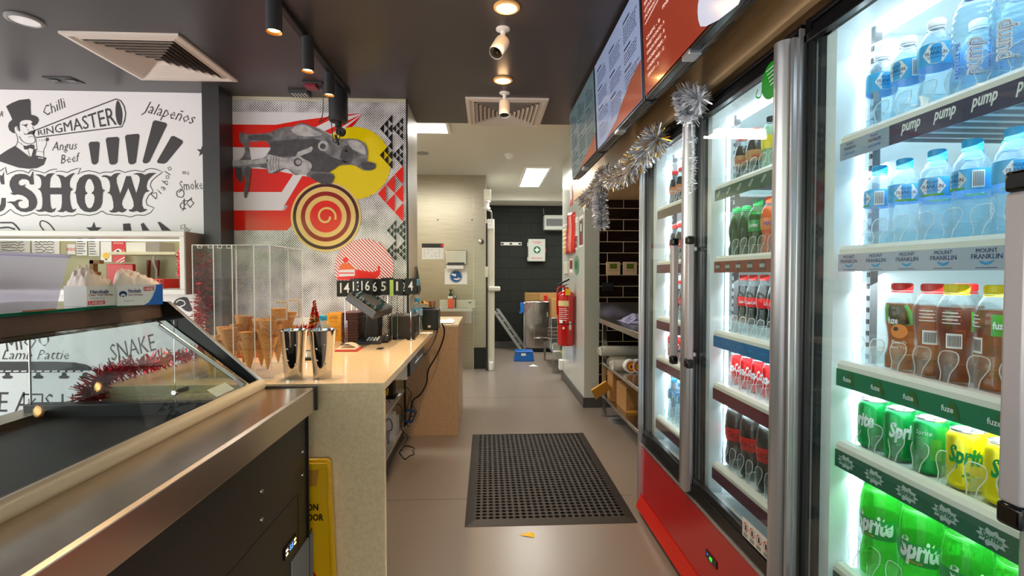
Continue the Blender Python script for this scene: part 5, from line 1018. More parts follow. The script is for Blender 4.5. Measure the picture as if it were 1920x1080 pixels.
# glove boxes
pm('glove', '#f7e3d3', .55)
def glovebox(px0, px1, pybase, H, D, label, flip):
    a = onZ(px0, pybase, ZS); b = onZ(px1, pybase-3, ZS); a.z = b.z = ZS
    d = (b-a); Lh = d.length; u = d.normalized(); n = Vector((-u.y, u.x, 0)) 
    t = thing('glove_box', label, 'glove box', tuple(a), 'open glove boxes')
    m = MB(); W_ = lambda s, v, dep=0: tuple(a+u*s-n*dep+Vector((0, 0, v)))
    for p in ([W_(0, 0), W_(Lh, 0), W_(Lh, H), W_(0, H)], [W_(0, 0, -D), W_(Lh, 0, -D), W_(Lh, H, -D), W_(0, H, -D)], [W_(0, 0), W_(0, 0, -D), W_(0, H, -D), W_(0, H)], [W_(Lh, 0), W_(Lh, 0, -D), W_(Lh, H, -D), W_(Lh, H)], [W_(0, 0), W_(Lh, 0), W_(Lh, 0, -D), W_(0, 0, -D)]): m.poly(p, 'paper')
    f1 = lambda s, v: W_(s, v, .001); f2 = lambda s, v: W_(s, v, .0018)
    if flip:
        m.poly([f1(s, v) for s, v in [(Lh*.57, 0), (Lh, 0), (Lh, H), (Lh*.86, H)]+[(Lh*(.86-.02), H*.75), (Lh*.76, H*.35), (Lh*.68, H*.12)]], 'blue'); m.poly([W_(Lh+.001, 0), W_(Lh+.001, 0, -D), W_(Lh+.001, H, -D), W_(Lh+.001, H)], 'blue')
        m.disc(Lh*.12, H*.55, Lh*.085, f1, 'navy', 24); m.disc(Lh*.12, H*.48, Lh*.05, f2, 'paper', 20); m.disc(Lh*.12, H*.45, Lh*.022, lambda s, v: W_(s, v, .0024), 'navy', 16)
        m.poly([f1(s, v) for s, v in ((Lh*.57, H*.68), (Lh*.8, H*.70), (Lh*.8, H*.9), (Lh*.57, H*.88))], 'lab_red'); m.text('LARGE', f2, 'paper', width=Lh*.19, size=H*.17, cx=Lh*.685, cy=H*.79, bold=.03)
        x = Lh*.4; m.text('Handsafe', f1, 'navy', width=Lh*.28, size=H*.25, cx=Lh*.37, cy=H*.7, bold=.02); m.text('Clear Vinyl Gloves', f1, pm('plum', '#8a1f4a', .5), width=Lh*.32, size=H*.15, cx=Lh*.39, cy=H*.5, bold=.01); m.text('Powder Free', f1, 'grey', width=Lh*.22, size=H*.11, cx=Lh*.25, cy=H*.23)
    else:
        m.text('Handsafe', f1, 'navy', width=Lh*.62, size=H*.25, cx=Lh*.42, cy=H*.72, bold=.02); m.text('Clear Vinyl Gloves', f1, 'plum' if 'plum' in MATS else pm('plum', '#8a1f4a', .5), width=Lh*.8, size=H*.15, cx=Lh*.46, cy=H*.55, bold=.01); m.text('Powder Free', f1, 'grey', width=Lh*.45, size=H*.11, cx=Lh*.35, cy=H*.39)
        m.poly([f1(s, v) for s, v in ((Lh*.03, H*.08), (Lh*.58, H*.08), (Lh*.58, H*.26), (Lh*.03, H*.26))], 'lab_red'); m.text('LARGE', f2, 'paper', width=Lh*.47, size=H*.15, cx=Lh*.3, cy=H*.17, bold=.03)
    m.build('box', t, smooth=False)
    m = MB(); NX, NY = 30, 16; vs = []
    for j in range(NY+1):
        for i in range(NX+1):
            fx_, fy_ = i/NX, j/NY; e = (sin(pi*fx_)**.3)*(sin(pi*fy_)**.4) if 0 < fx_ < 1 and 0 < fy_ < 1 else 0
            bump = (.5+.5*sin(9*fx_+3*fy_+(2 if flip else 0)))*.4+(.5+.5*sin(23*fx_-11*fy_))*.16
            prof = (1-.75*fx_) if flip else (.55+.5*math.exp(-((fx_-.25)/.2)**2))
            bump = .5*abs(sin(7*fx_+5*fy_+fy_*fy_*6))+.35*abs(sin(17*fx_-9*fy_))+.2*abs(sin(31*fx_+13*fy_)); vs.append(Vector(W_(Lh*(.02+.96*fx_), H*.93+.05*e**.6*prof*(.5+bump)+R.uniform(-.0015, .0015)*e, -D*(.04+.92*fy_))))
    m.add(vs, [(j*(NX+1)+i, j*(NX+1)+i+1, (j+1)*(NX+1)+i+1, (j+1)*(NX+1)+i) for j in range(NY) for i in range(NX)], 'glove'); g = m.build('gloves', t, ang=180)
    s = g.modifiers.new('sub', 'SUBSURF'); s.levels = s.render_levels = 1
glovebox(163, 219, 575, .0585, .10, 'open glove box with gloves bulging out, left one beside the clear tub', False)
glovebox(220.5, 305, 573.5, .062, .11, 'open blue-cornered glove box, right one at the end of the case', True)
m = MB(); a = onY(177, 513, 1.75); b = onY(195, 488, 1.75); k_ = .012
m.box(a.x, a.x+k_, 1.73, 1.75, ZS, b.z, pm('brown_board', '#9a6a35', .6)).box(a.x, b.x, 1.73, 1.75, b.z-k_, b.z, 'brown_board').box(a.x, b.x-.01, 1.73, 1.75, a.z-k_*.5, a.z+k_*.5, 'brown_board')
tag(m.build('cardboard_stand'), 'brown cardboard bracket standing between the clear tub and the gloves', 'cardboard stand')
m = MB(); a, b = onZ(58, 585, ZS), onZ(108, 581, ZS); m.box(a.x-.02, a.x, a.y, b.y, ZS, ZS+.003, 'brown_board'); tag(m.build('wooden_stick'), 'thin wooden strip lying at the glass shelf edge before the tub', 'stick')

# ================================================================ MAIN COUNTER
def stone(name, c, s1, s2):
    m_, t_, b_ = newmat(name); N = t_.nodes.new; tc = N('ShaderNodeTexCoord'); b_.inputs['Roughness'].default_value = .13
    v = N('ShaderNodeTexVoronoi'); v.inputs['Scale'].default_value = 130; t_.links.new(tc.outputs['Object'], v.inputs['Vector'])
    n = N('ShaderNodeTexNoise'); n.inputs['Scale'].default_value = 60; t_.links.new(tc.outputs['Object'], n.inputs['Vector'])
    ml = N('ShaderNodeMath'); ml.operation = 'MULTIPLY'; t_.links.new(v.outputs['Distance'], ml.inputs[0]); ml.inputs[1].default_value = 1
    cr = N('ShaderNodeValToRGB'); cr.color_ramp.elements[0].position = .12; cr.color_ramp.elements[0].color = lin(s1); cr.color_ramp.elements[1].position = .2; cr.color_ramp.elements[1].color = (1, 1, 1, 1); t_.links.new(ml.outputs[0], cr.inputs[0])
    c2 = N('ShaderNodeValToRGB'); c2.color_ramp.elements[0].position = .35; c2.color_ramp.elements[0].color = lin(s2); c2.color_ramp.elements[1].position = .6; c2.color_ramp.elements[1].color = lin(c); t_.links.new(n.outputs['Fac'], c2.inputs[0])
    mm = N('ShaderNodeMath'); mm.operation = 'GREATER_THAN'; mm.inputs[1].default_value = .56; t_.links.new(n.outputs['Fac'], mm.inputs[0])
    mx = N('ShaderNodeMix'); mx.data_type = 'RGBA'; mx.blend_type = 'MULTIPLY'; t_.links.new(mm.outputs[0], mx.inputs[0]); t_.links.new(c2.outputs[0], mx.inputs[6]); t_.links.new(cr.outputs[0], mx.inputs[7]); t_.links.new(mx.outputs[2], b_.inputs['Base Color'])
stone('stone', '#f3d9b2', '#6e5d4a', '#ebcea4')
pm('lam_white', '#e6ddd0', .35)
ct = thing('service_counter', 'speckled stone service counter with open shelving facing the aisle', 'counter', (-.8, 2.6, 0)); XC = -.385; CY0 = 1.897
m = MB(); m.box(-1.41, XC, CY0, 3.465, .868, .9, 'stone').box(-.553, XC, 3.465, 3.93, .868, .9, 'stone'); m.build('worktop', ct, bevel=.002)
MB().box(-1.41, XC, CY0, CY0+.03, 0, .868, 'stone').build('end_panel', ct, bevel=.002)
m = MB(); m.box(-1.40, -1.38, CY0+.03, 3.46, 0, .868, 'lam_white').box(-1.08, -.655, CY0+.03, 4.055, .085, .105, 'lam_white').box(-1.08, -.655, CY0+.03, 4.055, .37, .39, 'lam_white').box(-1.1, -1.08, CY0+.03, 4.055, .0, .868, 'lam_white'); m.build('carcass', ct)
m = MB(); m.box(-.70, -.412, 2.6, 3.3, .762, .868, 'lam_white'); m.build('drawer_housing', ct, bevel=.002)
MB().box(-.69, -.67, CY0+.03, 4.05, 0, .085, 'skirting').build('toe_kick', ct)
MB().box(-.66, -.645, 4.02, 4.035, .105, .762, 'black').build('shelf_upright', ct)
# cash drawer under the top
t = thing('cash_drawer', 'black cash drawer mounted under the stone counter edge', 'cash drawer', (-.5, 2.9, .77))
MB().box(-.63, -.405, 2.62, 3.22, .772, .866, 'black').build('case', t, bevel=.003); m = MB(); m.box(-.405, -.398, 2.63, 3.21, .776, .862, pm('drawer_face', '#262624', .35)); m.box(-.399, -.393, 2.8, 3.1, .81, .82, 'silver'); m.build('drawer', t, bevel=.002)
MB().lathe([(.009, 0), (.009, .006)], (-.398, 2.86, .84), 'silver', 12, (1, 0, 0)).build('lock', t)
# second cabinet behind
t = thing('stone_cabinet', 'tall beige stone-clad cabinet block at the far end of the counter', 'cabinet', (-.45, 4.4, 0)); a = onY(859, 817, 4.06)
m = MB(); m.box(-1.1, -.229, 4.062, 4.85, 0, .9, pm('stone2', '#cfa884', .35, noise=('#c49c77', 90, .35, .65))); m.build('body', t, bevel=.002); MB().box(-1.1, -.228, 4.06, 4.852, .885, .902, 'stone').build('top', t, bevel=.001)
q = onZ(835, 600, .903); m = MB(); vs = []
for j in range(6):
    for i in range(10): vs.append((-.5+i*.025, 4.15+j*.05, .906+.02*R.random()*(1 if 0 < i < 9 and 0 < j < 5 else .1)))
m.add(vs, [(j*10+i, j*10+i+1, (j+1)*10+i+1, (j+1)*10+i) for j in range(5) for i in range(9)], 'paper'); tag(m.build('crumpled_paper', ang=60), 'crumpled white paper on the beige stone cabinet top', 'paper')
# under-counter clutter
pm('cable_yellow', '#e8b81c', .4); pm('cable_blue', '#1d4a8a', .4)
t = thing('power_unit', 'black upright power unit among cables on the under-counter shelf', 'power unit', (-.72, 3.78, .391)); MB().box(-.75, -.69, 3.72, 3.84, .391, .60, 'black').build('body', t, bevel=.01); MB().box(-.765, -.675, 3.70, 3.86, .391, .403, 'black').build('foot', t, bevel=.004)
def cable(pts, r, mat, name, label, grp=None, sm=6): tag(MB().tube([tuple(p) for p in pts], r, mat, 7, sm=sm).build(name), label, 'cable', grp)
GC = 'cables under the counter'
cable([(-.70+.01*sin(a), 3.52+.04*cos(a), .455+.055*sin(a)) for a in [k*.6 for k in range(10)]], .005, 'cable_yellow', 'yellow_cable', 'yellow cable curling on the under-counter shelf', GC, 3)
cable([(-.60+.045*cos(a)+.006*sin(3*a), 3.9+.01*sin(a*3), .20+.05*sin(a)+.001*a) for a in [k*.5 for k in range(38)]], .0035, 'cable_blue', 'coiled_cable', 'coiled dark blue cable hanging beside the counter shelf', GC, 2)
cable([onY(828, 606, 3.93), onY(833, 618, 3.95), onY(831, 636, 3.95), onY(820, 664, 3.95), onY(803, 694, 3.95), onY(800, 718, 3.95), onY(788, 740, 3.95), onY(774, 752, 3.95), onY(768, 785, 3.93), onY(757, 800, 3.93)], .006, 'black', 'black_cable', 'thick black cable draped from the far counter edge down to the coiled cable', GC)
cable([(-.46, 3.78, .904), (-.40, 3.86, .906), (-.375, 3.86, .89), (-.37, 3.6, .84), (-.385, 3.3, .80), (-.40, 3.22, .79)], .005, 'black', 'black_cable', 'black cable running from the counter edge to the cash drawer', GC)
def pc(L, Y): return [onY(u, v, Y) for u, v in L]
cable(pc(((752, 722), (762, 726), (771, 738), (770, 750), (776, 765), (781, 772), (776, 780), (766, 780)), 3.88), .003, 'black', 'black_cable', 'thin black cable looping right of the power unit', GC)
cable(pc(((725, 745), (728, 722), (734, 722), (733, 735), (727, 748), (735, 758)), 3.6), .003, 'black', 'black_cable', 'thin black cable looped over the yellow cable', GC)
cable(pc(((742, 757), (752, 762), (753, 780), (752, 800), (758, 812), (765, 820), (756, 835)), 3.75), .003, 'black', 'black_cable', 'thin black cable hanging over the shelf edge below the power unit', GC)
cable(pc(((768, 740), (764, 765), (760, 780), (762, 795), (768, 800)), 3.96), .003, 'black', 'black_cable', 'thin black cable running down beside the black shelf upright', GC)
cable(pc(((723, 790), (730, 785), (735, 795), (734, 806), (726, 808)), 3.55), .003, 'black', 'black_cable', 'black cable clipped round the white box on the lowest shelf', GC)
cable([onZ(u, v, .004) for u, v in ((752, 845), (760, 836), (776, 840), (774, 846), (777, 851), (768, 855), (760, 861), (755, 857), (749, 848), (752, 843))], .0035, 'black', 'black_cable', 'black cable lying on the floor in a loop under the counter', GC, 4)
tag(MB().box(-.80, -.67, 3.62, 3.72, .106, .30, 'paper').build('white_box', bevel=.003), 'white box standing on the lowest shelf under the counter', 'box')
tag(MB().box(-.74, -.67, 3.78, 3.86, .106, .24, 'white').build('white_charger', bevel=.008), 'white adaptor on the lowest counter shelf beside the white box', 'adaptor')
m = MB(); vs = []
for j in range(7):
    for i in range(8): vs.append((-.83+i*.022+R.uniform(-.01, .01), 3.36+j*.032, .11+.14*sin(pi*j/6)*(.4+.6*R.random())))
m.add(vs, [(j*8+i, j*8+i+1, (j+1)*8+i+1, (j+1)*8+i) for j in range(6) for i in range(7)], pm('bag_grey', '#a79da6', .3)); tag(m.build('plastic_bag', ang=30), 'crumpled grey plastic bag at the near end of the lowest shelf', 'plastic bag')
# wet floor sign
t = thing('wet_floor_sign', 'yellow wet floor sign leaning on the counter end behind the display case', 'floor sign', (-.63, 1.86, 0))
ys = 1.866; tl, tr_ = onY(560, 862, ys), onY(619, 862, ys); br = onY(629, 1080, ys); xb = tr_.x+(br.x-tr_.x)*(tl.z-0)/(tl.z-br.z); cxs = -.665
m = MB(); out = [(cxs-(xb-cxs), 0), (xb, 0), (tr_.x, tl.z-.01), (tr_.x-.012, tl.z), (cxs-(tr_.x-cxs)+.012, tl.z), (cxs-(tr_.x-cxs), tl.z-.01)]
pm('sign_yellow', '#f4b90c', .3, spec=.6); m.ext([(x, ys, z) for x, z in out], (0, .02, 0), 'sign_yellow'); m.build('panel', t, bevel=.004)
m = MB(); rw = .012
m.ext([(xb-.002, ys-.006, .01), (tr_.x-.002, ys-.006, tl.z-.02), (tr_.x-.014, ys-.006, tl.z-.02), (xb-.016, ys-.006, .01)], (0, .008, 0), 'sign_yellow'); m.ext([(2*cxs-xb+.002, ys-.006, .01), (2*cxs-tr_.x+.002, ys-.006, tl.z-.02), (2*cxs-tr_.x+.014, ys-.006, tl.z-.02), (2*cxs-xb+.016, ys-.006, .01)], (0, .008, 0), 'sign_yellow')
m.box(cxs-.05, tr_.x-.008, ys-.006, ys+.002, tl.z-.035, tl.z-.012, 'sign_yellow'); m.build('rim', t, bevel=.003)
m = MB(); m.ext([(cxs-.05, ys-.0012, tl.z-.1), (cxs+.038, ys-.0012, tl.z-.1), (cxs+.047, ys-.0012, tl.z-.04), (cxs-.05, ys-.0012, tl.z-.04)], (0, .001, 0), pm('sign_shade', '#c98a2a', .5)); m.build('handle_hole', t)
m = MB(); q1 = onY(597, 950, ys-.002); q2 = onY(607, 968, ys-.002); f = lambda u, v: (u, ys-.002, v)
def rt(s_, xr, z, h): 
    vs, fs, bb = textmesh(s_, 0, .03); m.add([f(xr-(bb[1]-u)*h*1.02, z+(v-bb[2])*h/(bb[3]-bb[2])) for u, v in vs], fs, 'black')
rt('CAUTION', onY(597, 950, ys).x, onY(597, 957, ys).z, .026); rt('WET FLOOR', onY(607, 968, ys).x, onY(607, 976, ys).z, .026)
c0 = onY(580, 1075, ys); m.stroke([(c0.x-.045, c0.z-.06), (c0.x+.03, c0.z-.06), (c0.x+.032, c0.z-.03), (c0.x-.005, c0.z+.035), (c0.x-.012, c0.z+.035), (c0.x-.05, c0.z-.03)], .008, f, 'red', True, 2); m.build('lettering', t, smooth=False)
# ================================================================ THINGS ON THE COUNTER
ZC = .9005
def onC(px, py, z=ZC): return onZ(px, py, z)
# tumblers
pm('tin', '#c9c6c2', .07, 1)
def tumbler(px, label):
    q = onY(px, 707, 2.0); Y = 2.0; c = (q.x, Y, ZC); t = thing('steel_tumbler', label, 'milkshake cup', c, 'steel milkshake cups')
    m = MB(); m.lathe([(.034, 0), (.0345, .002), (.0505, .185), (.053, .188), (.053, .191), (.0505, .191), (.0495, .186), (.033, .004), (.001, .004)], c, 'tin', 36, cap=True); m.build('cup', t, ang=50)
    m = MB()
    for a, z in ((-100, .12), (-100, .075), (-60, .135), (-60, .06), (-140, .09)):
        r = .0345+(.0505-.0345)*z/.185; m.lathe([(.005, -.001), (.003, .0015), (.001, .002)], (c[0]+r*cos(radians(a)), c[1]+r*sin(radians(a)), ZC+z), 'tin', 10, (cos(radians(a)), sin(radians(a)), 0))
    m.build('dimples', t)
tumbler(551.5, 'left steel milkshake cup at the near counter edge'); tumbler(605, 'right steel milkshake cup at the near counter edge')
# acrylic cone dispenser
t = thing('acrylic_cone_box', 'clear acrylic box with compartments holding waffle cones on the counter', 'cone dispenser', (-1.0, 2.15, ZC))
x0, x1 = onY(379, 600, 2.06).x, onY(519.5, 600, 2.06).x; xd = onY(489, 600, 1.99).x; zt = onY(430, 461, 2.06).z; y0, y1 = 2.0, 2.34
clear('acry_edge', '#ffffff', hz=.8, haze='#ffffff', ior=1.5)
m = MB(); 
for a in ((x0, x0+.004, y0, y1, ZC, zt), (x1-.004, x1, y0, y1, ZC, zt), (x0, x1, y0, y0+.004, ZC, zt), (x0, x1, y1-.004, y1, ZC, zt), (x0, x1, y0, y1, zt-.003, zt), (x0, x1, y0, y1, ZC+.11, ZC+.113)): m.box(*a, 'acrylic')
for k in (1, 2, 3): xx = x0+(x1-x0)*k/4; m.box(xx-.0015, xx+.0015, y0+.01, y1-.01, ZC+.115, zt-.004, 'acrylic')
m.build('box', t, smooth=False)
m = MB(); e = .0028
for x in (x0, x0+(x1-x0)*.27, x0+(x1-x0)*.51, x0+(x1-x0)*.79, x1):
    for y in (y0, y1): m.box(x-e/2, x+e/2, y-e/2, y+e/2, ZC, zt, 'acry_edge')
for z in (ZC+.002, zt): 
    m.box(x0, x1, y0-e/2, y0+e/2, z-e/2, z+e/2, 'acry_edge').box(x0, x1, y1-e/2, y1+e/2, z-e/2, z+e/2, 'acry_edge').box(x0-e/2, x0+e/2, y0, y1, z-e/2, z+e/2, 'acry_edge').box(x1-e/2, x1+e/2, y0, y1, z-e/2, z+e/2, 'acry_edge')
m.build('edges', t, smooth=False)
m = MB()
for x in (x0+.03, x0+.07, x0+.105, x0+.14): m.tube([(x-.008, y0-.003, zt), (x-.008, y0-.003, zt-.012), (x+.008, y0-.003, zt-.012), (x+.008, y0-.003, zt)], .0012, 'acry_edge', 5)
m.build('hinge', t)
for s in (0, 1):
    hx_, hz_ = x1+.002, zt-.26; y = y0+.05+.13*s; m = MB(); m.tube([(hx_, y, hz_+.035), (hx_+.035, y, hz_+.035), (hx_+.04, y, hz_+.03), (hx_+.04, y, hz_-.03), (hx_+.035, y, hz_-.035), (hx_, y, hz_-.035)], .004, clear('acry_handle', '#e8dccb', hz=.5, haze='#e8dccb'), 8, sm=2); m.build('handle', t)
mw, tw, bw = newmat('waffle'); tc = tw.nodes.new('ShaderNodeTexCoord'); vv = tw.nodes.new('ShaderNodeTexChecker'); mp_ = tw.nodes.new('ShaderNodeMapping'); mp_.inputs['Rotation'].default_value = (.8, .3, .78)
tw.links.new(tc.outputs['Object'], mp_.inputs[0]); tw.links.new(mp_.outputs[0], vv.inputs['Vector']); vv.inputs['Scale'].default_value = 150; vv.inputs['Color1'].default_value = lin('#dca35a'); vv.inputs['Color2'].default_value = lin('#c98a42'); tw.links.new(vv.outputs['Color'], bw.inputs['Base Color']); bw.inputs['Roughness'].default_value = .7
cone = MB(); cone.lathe([(.003, 0), (.034, .13), (.036, .134), (.033, .13), (.005, .012)], (0, 0, 0), 'waffle', 18, cap=False)
cproto = cone.build('waffle_cone', at=(0, 0, 0)); n = 0; first = True
for ci, (fx_, cnt) in enumerate(((.13, 2), (.38, 3), (.63, 3), (.87, 4))):
    for r_ in range(3):
        for k in range(cnt if r_ == 1 else cnt-1):
            c = cproto if first else cproto.copy()
            if not first: col.objects.link(c)
            first = False
            c.location = (x0+(x1-x0)*fx_+R.uniform(-.004, .004), y0+.055+.1*r_, ZC+.012+.031*k+.014*(ci % 2)+.01*r_); c.rotation_euler = (R.uniform(-.08, .08), R.uniform(-.08, .08), R.uniform(0, 6))
            tag(c, 'waffle cone, %s from the bottom, %s %s stack in the acrylic box' % (ORD[k], ['leftmost', 'second', 'third', 'rightmost'][ci], ['front', 'middle', 'back'][r_]), 'waffle cone', 'waffle cones in the acrylic box')
# water bottle in front of yellow cartons
def place2(pr, loc, lab, rz=0, s=1): c = copy_tree(pr); c.location = loc; c.rotation_euler = (0, 0, rz); c.scale = (s, s, s); c['label'] = lab; c['group'] = 'water bottles on the counter'; return c
q = onY(606, 600, 2.32); place2(bt_water, (q.x, 2.32, ZC), 'blue-capped water bottle behind the right steel cup', -.3, 1.08)
q = onY(782.5, 600, 3.54); place2(bt_water, (q.x, 3.54, ZC), 'blue-capped water bottle between the black printers', .5, 1.18)
# yellow cartons
pm('carton', '#e9a21c', .55)
for i, (z0, z1, dx) in enumerate(((ZC, ZC+.085, 0), (ZC+.086, ZC+.165, -.008))):
    a, b = onY(608+dx*50, 600, 3.1), onY(640, 600, 3.1); m = MB(); m.box(a.x, b.x, 3.1, 3.3, z0, z1, 'carton'); f = faceY(3.099, (a.x+b.x)/2, (z0+z1)/2)
    m.text('LATEX', f, 'brown_board', size=.022, width=.05, cx=.005, cy=.018, bold=.02); m.text('GLOVES', f, 'brown_board', size=.012, width=.045, cx=.005, cy=-.005)
    tag(m.build('yellow_carton', bevel=.002), ['lower yellow-orange carton beside the stacked brown folders', 'upper yellow-orange carton beside the stacked brown folders'][i], 'carton', 'yellow cartons on the counter')
# brown bill folders
pm('folder', '#4a2018', .4); a, b = onC(641, 640), onC(678, 640)
ya = 3.02; xa_, xb_ = onY(641, 620, ya).x, onY(672, 620, ya).x; zt_ = onY(655, 587, ya).z
N = 11
for k in range(N):
    z = ZC+.002+(zt_-ZC)*k/N; h = (zt_-ZC)/N; m = MB(); ox = R.uniform(-.003, .003)
    m.box(xa_+ox, xb_+ox, ya, ya+.2, z, z+h*.55, 'folder').box(xa_+ox+.003, xb_+ox-.003, ya+.003, ya+.197, z+h*.55, z+h*.8, 'folder').box(xa_+ox-.002, xb_+ox+.004, ya-.003, ya+.203, z+h*.8, z+h*.97, pm('folder_top', '#7c4434', .35))
    tag(m.build('bill_folder', bevel=.001), 'dark brown bill folder, %s from the bottom of the stack on the counter' % ORD[k], 'bill folder', 'stacked brown bill folders')
q = onY(650.5, 600, 2.98); tag(MB().tube([(q.x, 2.98, ZC), (q.x, 2.98, onY(651, 601, 2.98).z)], .0022, 'chrome', 8).lathe([(.012, 0), (.012, .002)], (q.x, 2.98, ZC), 'chrome', 14).build('receipt_spike'), 'thin steel receipt spike in front of the brown folders', 'receipt spike')
# red docket holder with paper
q = onC(652, 655); t = thing('docket_pad', 'red-edged docket pad with curled white paper on the counter', 'docket pad', (q.x, q.y, ZC)); m = MB(); q0, q1 = onC(628, 659), onC(676, 656)
m.box(q0.x, q1.x, q0.y-.01, q0.y+.12, ZC, ZC+.007, pm('docket_red', '#c8382c', .4)); m.build('base', t, bevel=.002); m = MB(); m.box(q0.x+.004, q1.x-.012, q0.y, q0.y+.11, ZC+.007, ZC+.014, pm('docket_paper', '#f1dcc0', .6)); m.build('paper_stack', t, bevel=.001)
m = MB(); arc = [(q0.x+.02+(q1.x-q0.x-.035)*k/10, ZC+.014+.022*sin(pi*(.15+.85*k/10))**.8) for k in range(11)]
m.add([(x, q0.y+.02, z) for x, z in arc]+[(x, q0.y+.1, z) for x, z in arc], [(i, i+1, 12+i, 11+i) for i in range(10)], 'docket_paper'); m.build('curled_sheet', t)
# terminal / phone
q0, q1 = onC(668, 646), onC(722, 640); t = thing('card_terminal', 'dark keypad terminal with pale keys in front of the touch screen', 'card terminal', ((q0.x+q1.x)/2, q0.y, ZC)); m = MB()
m.ext([(q0.x, q0.y, ZC), (q0.x, q0.y+.13, ZC), (q0.x, q0.y+.13, ZC+.036), (q0.x, q0.y, ZC+.016)], (q1.x-q0.x, 0, 0), 'dark_grey'); m.build('body', t, bevel=.004); m = MB()
for i in range(4):
    for j in range(3): xx = q0.x+(q1.x-q0.x)*(.42+.13*i); yy_ = q0.y+.03+.028*j; m.obox((xx, yy_, ZC+.018+.154*(yy_-q0.y)), (.005, 0, 0), (0, .009, .0015), (0, 0, .002), 'paper')
m.build('keys', t)
# POS touch screen
t = thing('touch_screen', 'black tilted touch screen terminal on a slanted stand', 'touch screen', (onC(700, 630).x, 2.65, ZC)); Yp = 2.62
a, b, c, d = onY(690, 541, Yp), onY(735, 574, Yp+.0), onY(706, 597, Yp-.05), onY(652, 553, Yp-.05)
# screen plane: long side runs down-right in depth; corners in space
A_ = onY(653, 549, 2.84); B2 = onY(688, 540, 3.24); C2 = onY(738, 577, 3.10); D2 = onY(706, 586, 2.70)
n_ = (B2-A_).cross(D2-A_).normalized(); n_ = -n_ if n_.z < 0 else n_
m = MB(); m.ext([A_, B2, C2, D2], tuple(n_*-.045), 'dark_grey'); m.build('housing', t, bevel=.008)
ins = lambda u, v: A_+(B2-A_)*u+(D2-A_)*v+(C2-B2-(D2-A_))*u*v+n_*.0012
m = MB(); m.poly([ins(.03, .02), ins(.97, .02), ins(.97, .98), ins(.03, .98)], 'black_gloss'); m.poly([tuple(ins(*p)+n_*.0006) for p in ((.1, .06), (.9, .06), (.9, .9), (.1, .9))], pm('pos_glass', '#10191a', .06, emis='#5a7d7a', es=.12)); m.build('display', t, smooth=False)
cc = (A_+B2+C2+D2)/4-n_*.05; m = MB(); fb = onC(693, 640); base = Vector((cc.x-.02, 3.0, ZC))
bx = onY(696, 600, 3.05).x; m.ext([(bx+.0, 3.03, cc.z+.0), (bx+.05, 3.03, cc.z-.05), (bx+.045, 3.03, ZC+.02), (bx-.045, 3.03, ZC+.02), (bx-.02, 3.03, cc.z-.04)], (0, .12, 0), 'black'); base.x = bx+.02; cc.y = 3.03; m.build('stand', t, bevel=.006)
MB().box(base.x-.1, base.x+.09, cc.y-.02, cc.y+.16, ZC, ZC+.022, 'black').build('base', t, bevel=.01)
# printers
def blackbox(name, px0, px1, Y, pyt, D, label, cat, mat, extra=None):
    a, b = onY(px0, 600, Y), onY(px1, 600, Y); z = onY(px0, pyt, Y).z; t = thing(name, label, cat, ((a.x+b.x)/2, Y, ZC))
    MB().box(a.x, b.x, Y, Y+D, ZC, z, mat).build('body', t, bevel=.008); 
    if extra: extra(t, a.x, b.x, Y, D, z)
def ex1(t, x0, x1, Y, D, z):
    MB().box(x0+(x1-x0)*.55, x0+(x1-x0)*.8, Y+.02, Y+.1, z-.002, z+.004, 'grey').build('paper_slot', t, bevel=.001); MB().box(x1-.002, x1+.001, Y+.02, Y+D-.03, ZC+.03, z-.03, 'black').build('side_cover', t)
def ex2(t, x0, x1, Y, D, z):
    MB().box(x0+.01, x0+(x1-x0)*.75, Y+.02, Y+D-.02, z-.002, z+.012, 'black_gloss').build('lid', t, bevel=.003); MB().box(x0+(x1-x0)*.45, x0+(x1-x0)*.6, Y-.002, Y, ZC+.02, ZC+.035, 'paper').build('sticker', t)
blackbox('receipt_printer', 729, 778, 3.2, 592, .22, 'dark brown-black receipt printer beside the touch screen', 'printer', pm('printer_brown', '#2c2320', .45), ex1)
blackbox('docket_printer', 787, 821, 3.68, 580, .2, 'black docket printer with glossy lid at the far end of the counter', 'printer', 'black', ex2)
cable([(onC(730, 630).x, 3.1, ZC+.03)]+[onC(*p, ZC+.004) for p in ((722, 625), (733, 630), (745, 627), (744, 619), (730, 618), (715, 622))], .0028, 'black', 'looped_cable', 'thin black cable looped between touch screen and receipt printer', None, 4)
a, b = onC(747, 639), onC(777, 633); m = MB(); m.tube([(a.x, a.y, ZC+.004), (b.x-.01, b.y, ZC+.004), (b.x, b.y, ZC+.004)], [.002, .0035, .0035], 'black', 8); m.tube([(b.x-.02, b.y-.004, ZC+.008), (b.x-.045, b.y-.01, ZC+.008)], .0015, 'black', 5); tag(m.build('black_pen'), 'black ballpoint pen lying on the counter', 'pen')
a = onC(713, 654); tag(MB().box(a.x-.016, a.x+.016, a.y-.025, a.y+.025, ZC, ZC+.004, 'dark_grey').build('grey_card', bevel=.001), 'small grey card lying flat on the counter before the terminal', 'card')
a = onC(800, 623); m = MB(); m.lathe([(.045, 0), (.05, .002), (.001, .003)], (a.x, a.y-.06, ZC), 'paper', 24); tag(m.build('white_coaster'), 'round white paper disc on the counter beside the receipt printer', 'paper disc')
